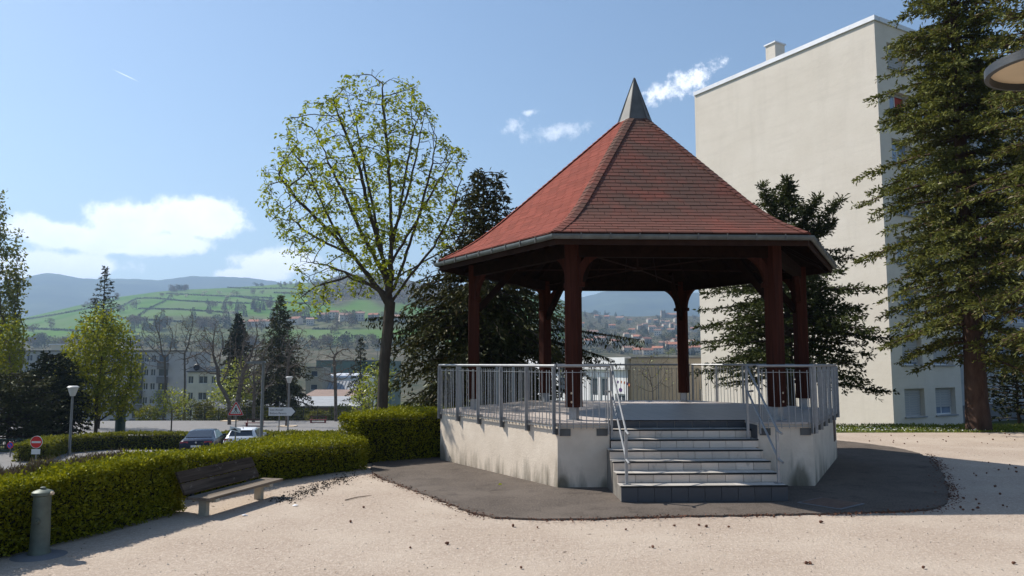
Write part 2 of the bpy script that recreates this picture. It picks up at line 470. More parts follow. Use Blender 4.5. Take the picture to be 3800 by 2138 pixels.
    plain('paint_purple', (0.10, 0.03, 0.16), 0.7, 0.2)
    plain('cone_brown', (0.13, 0.055, 0.030), 0.85, 0.3, 30.0)
    plain('litter_dark', (0.045, 0.036, 0.028), 0.95, 0.3)
    plain('paper', (0.75, 0.75, 0.76), 0.8, 0.05)
    plain('stick', (0.22, 0.16, 0.11), 0.9, 0.2)
    plain('rust_cover', (0.12, 0.075, 0.055), 0.85, 0.3, 8.0)
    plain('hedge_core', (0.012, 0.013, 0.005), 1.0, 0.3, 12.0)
    plain('twig_brown', (0.15, 0.105, 0.07), 0.95, 0.3, 12.0)
    leaf('leaf_hedge', (0.12, 0.135, 0.006), (0.31, 0.305, 0.014), 0.30, 0.02)
    leaf('leaf_hedge_far', (0.10, 0.11, 0.010), (0.22, 0.22, 0.022), 0.34, 0.02)
    leaf('leaf_maple', (0.16, 0.205, 0.016), (0.33, 0.37, 0.032), 0.48, 0.03)
    leaf('leaf_hornbeam', (0.13, 0.155, 0.008), (0.29, 0.295, 0.016), 0.40, 0.02)
    leaf('leaf_lime', (0.19, 0.23, 0.025), (0.33, 0.35, 0.05), 0.38)
    leaf('leaf_poplar', (0.085, 0.10, 0.022), (0.21, 0.22, 0.045), 0.32)
    leaf('needle_spruce', (0.070, 0.083, 0.022), (0.185, 0.190, 0.052), 0.24, 0.01)
    leaf('needle_fir', (0.030, 0.040, 0.014), (0.085, 0.098, 0.032), 0.15, 0.01)
    leaf('needle_dry', (0.11, 0.078, 0.036), (0.17, 0.13, 0.06), 0.1, 0.03)
    leaf('needle_dark', (0.016, 0.021, 0.008), (0.044, 0.048, 0.017), 0.06, 0.015)
    leaf('needle_cedar', (0.030, 0.036, 0.011), (0.082, 0.080, 0.026), 0.10, 0.02)
    leaf('needle_blue', (0.030, 0.042, 0.026), (0.075, 0.085, 0.050), 0.08, 0.03)
    leaf('twig_haze', (0.10, 0.078, 0.058), (0.21, 0.165, 0.125), 0.1, 0.0)
    leaf('leaf_blossom', (0.36, 0.34, 0.30), (0.58, 0.55, 0.50), 0.2, 0.0)
    leaf('leaf_olive', (0.095, 0.105, 0.032), (0.20, 0.195, 0.065), 0.25, 0.0)
    leaf('grass_blade', (0.09, 0.15, 0.018), (0.27, 0.28, 0.055), 0.3, 0.02)
    leaf('daisy', (0.7, 0.7, 0.66), (0.8, 0.8, 0.75), 0.2, 0.0)


make_materials()

# ------------------------------------------------------------------ helpers
INV = {}


def thing(name, label, cat, loc=(0, 0, 0), rz=0.0, group=None):
    o = bpy.data.objects.new(name, None)
    COL.objects.link(o)
    o.empty_display_size = 0.2
    o.location = loc
    o.rotation_euler = (0, 0, rz)
    INV[o.name] = (Matrix.Translation(loc) @ Matrix.Rotation(rz, 4, 'Z')).inverted()
    o['label'] = label; o['category'] = cat
    if group: o['group'] = group
    return o


def top(o):
    while o.parent: o = o.parent
    return o


def tag(o, label=None, cat=None, group=None, kind=None):
    if label: o['label'] = label
    if cat: o['category'] = cat
    if group: o['group'] = group
    if kind: o['kind'] = kind
    return o


def obj(name, me, parent=None, loc=None):
    o = bpy.data.objects.new(name, me)
    COL.objects.link(o)
    if parent: o.parent = parent
    if loc is not None: o.location = loc
    return o


def mesh_np(name, V, F, mat, parent=None, smooth=False, world=True):
    """one mesh object from arrays; world coordinates unless told otherwise"""
    V = np.asarray(V, dtype=np.float64).reshape(-1, 3)
    F = np.asarray(F, dtype=np.int32)
    if parent is not None and world:
        M = np.array(INV.get(top(parent).name, Matrix.Identity(4)))
        V = V @ M[:3, :3].T + M[:3, 3]
    me = bpy.data.meshes.new(name)
    n, k = F.shape
    me.vertices.add(len(V)); me.vertices.foreach_set('co', V.astype(np.float32).ravel())
    me.loops.add(n * k); me.loops.foreach_set('vertex_index', F.ravel())
    me.polygons.add(n)
    me.polygons.foreach_set('loop_start', np.arange(0, n * k, k, dtype=np.int32))
    me.polygons.foreach_set('loop_total', np.full(n, k, dtype=np.int32))
    me.materials.append(MATS[mat])
    if smooth: me.polygons.foreach_set('use_smooth', np.ones(n, dtype=bool))
    me.update(calc_edges=True)
    return obj(name, me, parent)


class MB:
    def __init__(s): s.v, s.f = [], []

    def add(s, vs, fs):
        n = len(s.v)
        s.v += [tuple(v) for v in vs]
        s.f += [tuple(i + n for i in f) for f in fs]
        return s

    def box(s, c, d, rz=0.0, M=None):
        hx, hy, hz = d[0] / 2, d[1] / 2, d[2] / 2
        vs = [Vector((x, y, z)) for x in (-hx, hx) for y in (-hy, hy) for z in (-hz, hz)]
        m = M if M is not None else Matrix.Rotation(rz, 3, 'Z')
        vs = [m @ v + Vector(c) for v in vs]
        return s.add(vs, [(0, 1, 3, 2), (4, 6, 7, 5), (0, 4, 5, 1), (2, 3, 7, 6), (0, 2, 6, 4), (1, 5, 7, 3)])

    def beam(s, a, b, w, h, up=(0, 0, 1)):
        a, b = Vector(a), Vector(b)
        d = (b - a)
        L = d.length
        y = d / L
        z = Vector(up); z = (z - y * z.dot(y))
        if z.length < 1e-4: z = Vector((1, 0, 0)) - y * y.x
        z.normalize()
        x = y.cross(z)
        M = Matrix((x, y, z)).transposed()
        return s.box((a + b) / 2, (w, L, h), M=M)

    def tube(s, pts, r, n=8, cap=True):
        pts = [Vector(p) for p in pts]
        rs = r if isinstance(r, (list, tuple)) else [r] * len(pts)
        base = len(s.v)
        px = None
        for i, p in enumerate(pts):
            d = (pts[min(i + 1, len(pts) - 1)] - pts[max(i - 1, 0)]).normalized()
            x = px if px is not None else (Vector((0, 0, 1)) if abs(d.z) < 0.9 else Vector((1, 0, 0)))
            x = (x - d * x.dot(d)).normalized(); px = x
            y = d.cross(x)
            for k in range(n):
                a = 2 * math.pi * k / n
                s.v.append(tuple(p + (x * math.cos(a) + y * math.sin(a)) * rs[i]))
        for i in range(len(pts) - 1):
            for k in range(n):
                a, b = base + i * n + k, base + i * n + (k + 1) % n
                s.f.append((a, b, b + n, a + n))
        if cap:
            s.f.append(tuple(base + k for k in reversed(range(n))))
            s.f.append(tuple(base + (len(pts) - 1) * n + k for k in range(n)))
        return s

    def lathe(s, prof, n=20, c=(0, 0, 0)):
        base = len(s.v)
        for r, z in prof:
            for k in range(n):
                a = 2 * math.pi * k / n
                s.v.append((c[0] + r * math.cos(a), c[1] + r * math.sin(a), c[2] + z))
        for i in range(len(prof) - 1):
            for k in range(n):
                a, b = base + i * n + k, base + i * n + (k + 1) % n
                s.f.append((a, b, b + n, a + n))
        s.f.append(tuple(base + k for k in reversed(range(n))))
        s.f.append(tuple(base + (len(prof) - 1) * n + k for k in range(n)))
        return s

    def prism(s, poly, o, ex, ey, ez, t):
        """polygon (u,v) in the plane o+u*ex+v*ey, thickened by t along ez"""
        o, ex, ey, ez = Vector(o), Vector(ex), Vector(ey), Vector(ez)
        n = len(poly)
        vs = [o + ex * u + ey * v for u, v in poly] + [o + ex * u + ey * v + ez * t for u, v in poly]
        fs = [tuple(reversed(range(n))), tuple(range(n, 2 * n))] + [(i, (i + 1) % n, (i + 1) % n + n, i + n) for i in range(n)]
        return s.add(vs, fs)

    def mesh(s, name, mat):
        me = bpy.data.meshes.new(name)
        me.from_pydata(s.v, [], s.f)
        me.materials.append(MATS[mat])
        return me

    def build(s, name, mat, parent=None, smooth=False, world=True):
        if parent is not None and world:
            M = INV.get(top(parent).name)
            if M is not None: s.v = [tuple(M @ Vector(v)) for v in s.v]
        me = s.mesh(name, mat)
        bm = bmesh.new(); bm.from_mesh(me)
        bmesh.ops.recalc_face_normals(bm, faces=bm.faces)
        bm.to_mesh(me); bm.free()
        if smooth:
            for p in me.polygons: p.use_smooth = True
            me.set_sharp_from_angle(angle=R(40))
        return obj(name, me, parent)


def copy_tree(o, loc, rz=0.0, scale=None, label=None):
    c = o.copy(); COL.objects.link(c)
    c.location = loc; c.rotation_euler = (0, 0, rz)
    if scale is not None: c.scale = (scale,) * 3 if isinstance(scale, (int, float)) else scale
    if label: c['label'] = label
    for ch in o.children:
        d = ch.copy(); COL.objects.link(d); d.parent = c
        for g in ch.children:
            e = g.copy(); COL.objects.link(e); e.parent = d
    return c


def text_mesh(body, size):
    """print lettering as a flat mesh (built-in font)"""
    cu = bpy.data.curves.new('text', 'FONT')
    cu.body, cu.size, cu.resolution_u = body, size, 3
    cu.extrude = 0.001
    o = bpy.data.objects.new('text', cu)
    COL.objects.link(o)
    dg = bpy.context.evaluated_depsgraph_get()
    me = bpy.data.meshes.new_from_object(o.evaluated_get(dg))
    bpy.data.objects.remove(o); bpy.data.curves.remove(cu)
    return me


# leaves: one folded rhombus (a quad) each
def leaves(P, D, size, aspect=0.5, rng=None, fold=0.12, flat=0.0):
    P = np.asarray(P, float); D = np.asarray(D, float)
    n = len(P)
    D = D / (np.linalg.norm(D, axis=1, keepdims=True) + 1e-9)
    U = rng.normal(size=(n, 3)); U[:, 2] += flat * 3
    S = np.cross(D, U); S /= (np.linalg.norm(S, axis=1, keepdims=True) + 1e-9)
    Nn = np.cross(S, D)
    sz = (size * rng.uniform(0.65, 1.3, n))[:, None]
    w = sz * aspect * 0.5
    V = np.empty((n, 4, 3))
    V[:, 0] = P
    V[:, 1] = P + D * sz * 0.45 + S * w + Nn * sz * fold
    V[:, 2] = P + D * sz
    V[:, 3] = P + D * sz * 0.45 - S * w + Nn * sz * fold
    F = np.arange(n * 4, dtype=np.int32).reshape(n, 4)
    return V.reshape(-1, 3), F


def rdirs(n, rng):
    d = rng.normal(size=(n, 3))
    return d / np.linalg.norm(d, axis=1, keepdims=True)

# ------------------------------------------------------------------ terrain
def sst(a, b, x):
    t = np.clip((np.asarray(x, float) - a) / (b - a), 0, 1)
    return t * t * (3 - 2 * t)


EDGE = [(-9.2, -14), (-9.2, 8), (-8.0, 13.5), (-6.6, 17.5), (-4.6, 20.4), (-1.0, 23.6), (4, 25.2), (10, 26.6), (18, 27.6), (32, 28.5), (34, -14)]


def court_dist(x, y):
    """distance outside the level court (negative inside)"""
    x = np.asarray(x, float); y = np.asarray(y, float)
    best = np.full(x.shape, 1e18)
    inside = np.zeros(x.shape, bool)
    n = len(EDGE)
    for i in range(n):
        ax, ay = EDGE[i]; bx, by = EDGE[(i + 1) % n]
        dx, dy = bx - ax, by - ay
        t = np.clip(((x - ax) * dx + (y - ay) * dy) / (dx * dx + dy * dy), 0, 1)
        best = np.minimum(best, (x - ax - t * dx) ** 2 + (y - ay - t * dy) ** 2)
        c = (ay > y) != (by > y)
        with np.errstate(divide='ignore', invalid='ignore'):
            xi = dx * (y - ay) / (dy if dy else 1e-9) + ax
        inside ^= c & (x < xi)
    d = np.sqrt(best)
    return np.where(inside, -d, d)


def prof(points):
    az, te = [], []
    for x, y in points:
        d = ray(x, y)
        h = math.hypot(d.x, d.y)
        az.append(math.atan2(d.x, d.y)); te.append(d.z / h)
    return np.array(az), np.array(te)


FIELD = prof([(-900, 850), (-500, 850), (-200, 840), (0, 815), (60, 800), (200, 768), (300, 747), (400, 734), (480, 728), (560, 725), (640, 720), (700, 715), (760, 712),
              (800, 710), (835, 699), (870, 690), (950, 690), (1000, 699), (1060, 712), (1150, 724), (1300, 736), (1395, 746), (1425, 760), (1460, 783), (1520, 793),
              (1600, 797), (1660, 794), (1700, 793), (1760, 797), (1900, 800), (2300, 810), (3200, 850)])
FAR = prof([(-900, 740), (-400, 720), (-100, 715), (20, 708), (50, 702), (85, 692), (121, 687), (160, 691), (196, 700), (247, 702), (309, 701), (360, 703), (407, 705), (440, 700),
            (477, 695), (533, 696), (590, 697), (644, 701), (691, 708), (760, 730), (900, 765), (1200, 780), (1340, 772), (1393, 763), (1461, 749), (1511, 736), (1560, 725.5), (1596, 725), (1644, 731),
            (1680, 731), (1759, 737), (1850, 745), (2200, 740), (3200, 735)])
GAPD = prof([(-900, 0), (1300, 0), (1460, 1), (3200, 1)])


def height(x, y):
    x = np.asarray(x, float); y = np.asarray(y, float)
    d = court_dist(x, y)
    a = sst(6, -9, x)
    lev = -1.25 * (1 - a) - 3.05 * a
    yy = np.abs(y) - 22 * (1 - a)
    lev = lev - 0.034 * np.clip(yy - 44, 0, 46) - 0.085 * np.clip(yy - 90, 0, 95) - 0.022 * np.clip(yy - 185, 0, 380)
    z = -0.05 + (lev + 0.05) * sst(0, 14, d)
    r = np.hypot(x, y); az = np.arctan2(x, y)
    te = np.interp(az, FIELD[0], FIELD[1])
    gd = np.interp(az, GAPD[0], GAPD[1])
    D = 2150 * (1 - gd) + 1500 * gd
    r0 = 560 * (1 - gd) + 380 * gd
    ridge = CAM_H + D * te
    t = np.clip((r - r0) / (D - r0), 0, 1)
    z = z + (ridge - z) * t ** 1.08 * sst(0, 0.08, t)
    z = np.where(r > D, ridge - (ridge + 25) * sst(D, D * 1.45, r), z)
    return np.where(y < -60, -0.05 - 8 * sst(60, 300, -y), z)


def far_height(x, y):
    r = np.hypot(x, y); az = np.arctan2(x, y)
    te = np.interp(az, FAR[0], FAR[1])
    D = 5300.0
    w = 9 * np.sin(x * 0.0061 + 1.3 * np.sin(y * 0.0043)) * np.sin(y * 0.0052 + 0.7) + 6 * np.sin(x * 0.013 - y * 0.009 + 2) + 3 * np.sin(x * 0.031 + y * 0.022)
    ridge = CAM_H + D * te + 2.2 * np.sin(az * 300) * np.sin(az * 97)
    t = np.clip((r - 3300) / (D - 3300), 0, 1)
    z = -24 + (ridge + 24) * t ** 0.9
    z = z + w * np.sin(t * math.pi) * 1.3
    return np.where(r > D, ridge - (ridge + 24) * sst(D, 7400, r), z)


def H1(x, y):
    return float(height(np.array([x]), np.array([y]))[0])


RS = np.concatenate([np.arange(24, 120, 0.4), np.geomspace(120, 2900, 520)])


def hit(px, py):
    """first point of the land that a pixel meets"""
    d = ray(px, py)
    h = math.hypot(d.x, d.y)
    t = RS / h
    X, Y, Z = d.x * t, d.y * t, CAM_H + d.z * t
    below = np.nonzero(Z < height(X, Y))[0]
    i = below[0] if len(below) else len(RS) - 1
    a, b = (t[i - 1] if i else t[i]), t[i]
    t2 = np.linspace(a, b, 24)
    X, Y, Z = d.x * t2, d.y * t2, CAM_H + d.z * t2
    w = np.nonzero(Z < height(X, Y))[0]
    k = w[0] if len(w) else 23
    return Vector((X[k], Y[k], H1(X[k], Y[k])))


def polar(name, r, az, hf, mat):
    A, Rr = np.meshgrid(az, r)
    X, Y = Rr * np.sin(A), Rr * np.cos(A)
    Z = hf(X, Y)
    V = np.stack([X, Y, Z], -1).reshape(-1, 3)
    n, m = len(r), len(az)
    i = (np.arange(n - 1)[:, None] * m + np.arange(m - 1)[None]).ravel()
    F = np.stack([i, i + 1, i + m + 1, i + m], -1)
    return mesh_np(name, V, F[:, ::-1], mat, smooth=True), X, Y


def terrain():
    r = np.concatenate([[0.4], np.geomspace(3, 560, 170)])
    az = np.linspace(-math.pi, math.pi, 361)
    o, X, Y = polar('ground', r, az, height, 'earth')
    tag(o, kind='structure')
    # the sheet that carries on to the horizon, under the hills
    r = np.array([540, 1500, 4000, 9000, 11800.0])
    o, _, _ = polar('valley_floor', r, np.linspace(-math.pi, math.pi, 97), lambda x, y: np.full(x.shape, -29.0), 'hill_land')
    tag(o, kind='structure')
    r = np.concatenate([np.linspace(380, 2200, 150), np.linspace(2240, 3200, 20)])
    az = np.linspace(R(-62), R(62), 420)
    o, X, Y = polar('field_hill', r, az, lambda x, y: height(x, y) + 0.15, 'hill_land')
    tag(o, kind='structure')
    rr, aa = np.hypot(X, Y), np.arctan2(X, Y)
    z = height(X, Y)
    # land cover: scrub on the steep knoll, woods low down, gardens of the hill town
    c, s = math.cos(PITCH), math.sin(PITCH)
    dd = Y * c + (z - CAM_H) * s
    px = (1900 + FPX * X / dd) / 1.4752; py = (1069 - FPX * ((z - CAM_H) * c - Y * s) / dd) / 1.4752
    knoll = sst(770, 850, px) * (1 - sst(1120, 1200, px)) * (1 - sst(752, 775, py + 10 * np.sin(px * 0.05)))
    low = sst(842, 868, py + 6 * np.sin(px * 0.043) + 4 * np.sin(px * 0.11)) * (1 - sst(1000, 1300, px) * 0)
    belt = sst(800, 806, py) * (1 - sst(826, 832, py)) * sst(560, 640, px)
    wl = sst(790, 800, py) * (1 - sst(640, 700, px)) * sst(330, 420, px)
    town = sst(1440, 1475, px)
    cov = np.clip(np.maximum.reduce([knoll, low, belt * 0.8, wl * 0.7, town]), 0, 1)
    a = o.data.attributes.new('cover', 'FLOAT', 'POINT')
    a.data.foreach_set('value', cov.astype(np.float32).ravel())
    r = np.concatenate([np.linspace(3250, 5300, 46), np.linspace(5400, 7400, 10)])
    o, _, _ = polar('far_hill', r, np.linspace(R(-75), R(75), 900), far_height, 'far_land')
    tag(o, kind='structure')


terrain()


def sheet(name, poly, mat, z=0.0, follow=None, res=1.0, thick=0.0):
    """flat or land-following sheet inside a polygon"""
    bm = bmesh.new()
    vs = [bm.verts.new((x, y, z)) for x, y in poly]
    f = bm.faces.new(vs)
    if f.normal.z < 0: f.normal_flip()
    if follow is not None:
        xs = [p[0] for p in poly]; ys = [p[1] for p in poly]
        x = min(xs) + res
        while x < max(xs):
            g = bm.verts[:] + bm.edges[:] + bm.faces[:]
            bmesh.ops.bisect_plane(bm, geom=g, plane_co=(x, 0, 0), plane_no=(1, 0, 0)); x += res
        y = min(ys) + res
        while y < max(ys):
            g = bm.verts[:] + bm.edges[:] + bm.faces[:]
            bmesh.ops.bisect_plane(bm, geom=g, plane_co=(0, y, 0), plane_no=(0, 1, 0)); y += res
        co = np.array([v.co[:] for v in bm.verts])
        zz = height(co[:, 0], co[:, 1]) + follow
        for v, q in zip(bm.verts, zz): v.co.z = q
    if thick:
        r = bmesh.ops.extrude_face_region(bm, geom=bm.faces[:])
        for v in r['geom']:
            if isinstance(v, bmesh.types.BMVert): v.co.z -= thick
    bmesh.ops.recalc_face_normals(bm, faces=bm.faces)
    me = bpy.data.meshes.new(name)
    bm.to_mesh(me); bm.free()
    me.materials.append(MATS[mat])
    return tag(obj(name, me), kind='structure')


def smooth_poly(pts, it=2):
    for _ in range(it):
        q = []
        n = len(pts)
        for i in range(n):
            a, b = pts[i], pts[(i + 1) % n]
            q += [(a[0] * .75 + b[0] * .25, a[1] * .75 + b[1] * .25), (a[0] * .25 + b[0] * .75, a[1] * .25 + b[1] * .75)]
        pts = q
    return pts


def court():
    e = [(-8.9, -13), (-8.9, 8), (-7.7, 13.3), (-6.3, 17.3), (-4.4, 20.1), (-0.9, 23.2), (4, 24.7), (10.2, 25.05), (18, 25.2), (31, 25.6), (33, -13)]
    sheet('gravel_court', e, 'gravel', 0.0)
    rng = random.Random(5)
    base = [(-3.3, 18.4), (-2.95, 15.75), (-2.05, 14.25), (-1.25, 12.85), (-0.65, 11.75), (-0.2, 11.33), (0.65, 11.2), (2.45, 11.45), (4.57, 11.62), (6.5, 11.9), (7.2, 12.6),
            (8.6, 15.2), (10.4, 19.0), (10.2, 21.5), (8.2, 24.3), (3, 24.45), (-1.1, 22.9)]
    pts = smooth_poly(base, 2)
    # ragged edge of old tarmac
    q = []
    for i, p in enumerate(pts):
        n = pts[(i + 1) % len(pts)]
        L = math.hypot(n[0] - p[0], n[1] - p[1])
        k = max(1, int(L / 0.12))
        for j in range(k):
            t = j / k
            q.append((p[0] + (n[0] - p[0]) * t + rng.gauss(0, .018), p[1] + (n[1] - p[1]) * t + rng.gauss(0, .018)))
    sheet('pavement', q, 'asphalt', 0.03, thick=0.045)
    # grass strip along the crest
    rg = np.random.default_rng(4)
    n = 30000
    x = rg.uniform(5, 31, n); y = 25.0 + (x - 5) * 0.012 + rg.beta(1.2, 1.2, n) * 3.4
    keep = (rg.random(n) < 0.35 + 0.65 * (np.sin(x * 2.1) * np.sin(y * 3.3) + 1) / 2)
    x, y = x[keep], y[keep]
    P = np.stack([x, y, np.maximum(height(x, y), -0.02)], -1)
    D = rdirs(len(P), rg) * 0.6 + np.array([0, 0, 1.0])
    V, F = leaves(P, D, 0.085, 0.3, rg)
    g = mesh_np('grass', V, F, 'grass_blade')
    tag(g, 'short yellowing grass along the crest in front of the tall block', 'grass', kind='stuff')
    n = 420
    x = 9 + rg.beta(1.3, 2.4, n) * 9; y = 25.3 + rg.uniform(0, 1.3, n)
    P = np.stack([x, y, np.full(n, 0.055)], -1)
    V, F = leaves(P, rdirs(n, rg) * [1, 1, .3], 0.045, 0.9, rg)
    tag(mesh_np('daisies', V, F, 'daisy'), 'white daisies dotted through the grass strip by the bandstand', 'flowers', kind='stuff')


court()


def street():
    road = [(-70, 35), (-30, 33.5), (-12, 34), (-9.5, 38), (-10, 47.6), (-26.5, 47.6), (-27.5, 46), (-70, 45)]
    sheet('road', road, 'road_asphalt', follow=0.06, res=2.0)
    walk = [(-60, 52), (-30, 51.5), (-12, 51.5), (0, 56), (2, 70), (-4, 92), (-30, 91), (-62, 88)]
    sheet('sidewalk', walk, 'road_asphalt', follow=0.10, res=2.5)
    line = [(-16, 56.2), (-1.5, 58.5), (-1.5, 59.1), (-16, 56.9)]
    sheet('road_marking', line, 'line_white', follow=0.14, res=2.0)


street()

# ------------------------------------------------------------------ bandstand
BC, BROT = (3.0616, 18.1871, 0.0), 0.0367
RP, RE, RS_ = 4.7587, 4.8208, 3.9798      # plinth, eaves and post radius of the hexagon
ZF, ZR = 1.19, 2.235                      # floor and handrail height


def hx(k, r, z=0.0):
    a = R(60 * k)
    return Vector((r * math.cos(a), r * math.sin(a), z))


def hexloft(mb, profile, closed=True):
    """profile of (radius, z) swept round the hexagon with mitred corners"""
    n = len(profile)
    base = len(mb.v)
    for k in range(6):
        for r, z in profile: mb.v.append(tuple(hx(k, r, z)))
    for k in range(6):
        for i in range(n if closed else n - 1):
            j = (i + 1) % n
            a, b = base + k * n, base + ((k + 1) % 6) * n
            mb.f.append((a + i, a + j, b + j, b + i))
    return mb


def bandstand():
    B = thing('bandstand', 'hexagonal bandstand with red shingle roof on a rendered plinth', 'bandstand', BC, BROT)
    W = False
    sx0, sx1 = -1.42, 1.34                # stair opening in the front side
    fy = -RP * math.cos(R(30))            # front face
    # plinth as a hexagon with a notch for the stair head
    notch = 0.67
    poly = [hx(k, RP) for k in range(5)]
    poly2 = [(v.x, v.y) for v in poly] + [(sx0, fy), (sx0, fy + notch), (sx1, fy + notch), (sx1, fy)] + [tuple(hx(5, RP).xy)]
    m = MB(); m.prism(poly2, (0, 0, -0.1), (1, 0, 0), (0, 1, 0), (0, 0, 1), ZF - 0.035 + 0.1)
    m.build('plinth', 'plinth_plaster', B, world=W)
    rf = RP + 0.02
    fy2 = -rf * math.cos(R(30))
    poly3 = [(hx(k, rf).x, hx(k, rf).y) for k in range(5)] + [(sx0, fy2), (sx0, fy + notch), (sx1, fy + notch), (sx1, fy2)] + [tuple(hx(5, rf).xy)]
    m = MB(); m.prism(poly3, (0, 0, ZF - 0.035), (1, 0, 0), (0, 1, 0), (0, 0, 1), 0.035)
    m.build('floor', 'floor_tiles', B, world=W)
    # small hatch in the plinth beside the right side
    a, b = hx(5, RP), hx(6, RP)
    d = (b - a).normalized(); nrm = Vector((d.y, -d.x, 0))
    c = a + d * 4.25 + nrm * 0.006 + Vector((0, 0, 0.72))
    m = MB(); m.box(c, (0.42, 0.012, 0.5), rz=math.atan2(d.y, d.x)); h = m.build('hatch', 'rust_cover', B, world=W)
    h['label'] = 'rusty brown hatch in the plinth'

    # ---------------- posts
    for k in range(6):
        p = hx(k, RS_)
        rad = p.normalized()
        az = math.atan2(rad.y, rad.x)
        z0, z1 = ZF + 0.25, 4.62
        w = 0.265
        m = MB()
        ch = 0.018
        prof_ = [(-w / 2 + ch, -w / 2), (w / 2 - ch, -w / 2), (w / 2, -w / 2 + ch), (w / 2, w / 2 - ch), (w / 2 - ch, w / 2), (-w / 2 + ch, w / 2), (-w / 2, w / 2 - ch), (-w / 2, -w / 2 + ch)]
        ex, ey = rad, Vector((-rad.y, rad.x, 0))
        m.prism(prof_, p + Vector((0, 0, z0)), ex, ey, (0, 0, 1), z1 - z0)
        po = m.build('post', 'post_wood', B, world=W)
        m = MB(); m.box(p + Vector((0, 0, ZF + 0.125)), (0.15, 0.15, 0.25), rz=az)
        m.box(p + Vector((0, 0, ZF + 0.008)), (0.24, 0.24, 0.016), rz=az)
        m.build('steel_foot', 'galvanised', po, world=W)
        for s_ in (0, 1):
            m = MB()
            c = p + rad * (w / 2 + 0.004) + Vector((0, 0, z0 + 0.10 + 0.17 * s_)) + ey * 0.01
            m.tube([c - rad * 0.01, c + rad * 0.008], 0.022, 8)
            m.build('bolt', 'planter_sand', po, world=W)
        for s_ in (-1, 1):                # curved braces towards both neighbours
            q = hx(k + s_, RS_)
            t = (q - p).normalized()
            nn = Vector((-t.y, t.x, 0))
            pts, L = [], 9
            for i in range(L):
                a_ = (math.pi / 2) * i / (L - 1)
                pts.append(p + t * (0.10 + 0.62 * (1 - math.cos(a_))) + Vector((0, 0, 3.83 + 0.66 * math.sin(a_))))
            m = MB()
            for i in range(L):
                tan = (pts[min(i + 1, L - 1)] - pts[max(i - 1, 0)]).normalized()
                out_ = nn.cross(tan).normalized()
                for a_, b_ in ((-.5, -.5), (.5, -.5), (.5, .5), (-.5, .5)):
                    m.v.append(tuple(pts[i] + nn * (0.11 * a_) + out_ * (0.15 * b_)))
            for i in range(L - 1):
                for c_ in range(4):
                    a_, b_ = i * 4 + c_, i * 4 + (c_ + 1) % 4
                    m.f.append((a_, b_, b_ + 4, a_ + 4))
            m.f += [(3, 2, 1, 0), tuple((L - 1) * 4 + i for i in range(4))]
            m.box(p + t * 0.16 + Vector((0, 0, 3.82)), (0.13, 0.13, 0.09), rz=math.atan2(t.y, t.x))
            m.build('brace', 'post_wood', po, world=W)
        m = MB(); m.beam(p - rad * 0.1 + Vector((0, 0, 3.55)), p - rad * 1.15 + Vector((0, 0, 4.75)), 0.1, 0.15)
        m.build('strut', 'roof_timber', po, world=W)

    # ---------------- roof
    prof_ = [(RE, 4.74), (4.2, 5.05), (3.84, 5.285), (3.4, 5.625), (0.40, 8.23)]
    m = MB()
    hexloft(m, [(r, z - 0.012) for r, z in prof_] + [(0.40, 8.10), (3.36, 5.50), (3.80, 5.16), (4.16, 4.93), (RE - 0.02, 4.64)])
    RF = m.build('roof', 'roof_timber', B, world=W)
    cs = math.cos(R(30))
    seg = [0.0]
    for (r0, z0), (r1, z1) in zip(prof_, prof_[1:]): seg.append(seg[-1] + math.hypot((r1 - r0) * cs, z1 - z0))

    def prz(s):
        s = min(max(s, 0), seg[-1])
        for i in range(len(seg) - 1):
            if s <= seg[i + 1] + 1e-9:
                t = (s - seg[i]) / (seg[i + 1] - seg[i])
                return prof_[i][0] + (prof_[i + 1][0] - prof_[i][0]) * t, prof_[i][1] + (prof_[i + 1][1] - prof_[i][1]) * t
    EXPO, TAB, GAP = 0.145, 0.334, 0.010
    rows = int(seg[-1] / EXPO)
    shared = {}

    def tab_mesh(q0a, q0b, q1a, q1b, ln):
        me = MB()
        for n_ in (0, 1):
            lo, hi = (0.001, 0.001) if n_ == 0 else (thk, 0.007)
            me.v += [(q0a, 0, lo), (q0b, 0, lo), (q1b, ln, hi), (q1a, ln, hi)]
        me.f = [(3, 2, 1, 0), (4, 5, 6, 7), (0, 1, 5, 4), (1, 2, 6, 5), (2, 3, 7, 6), (3, 0, 4, 7)]
        return me
    n_single = 0
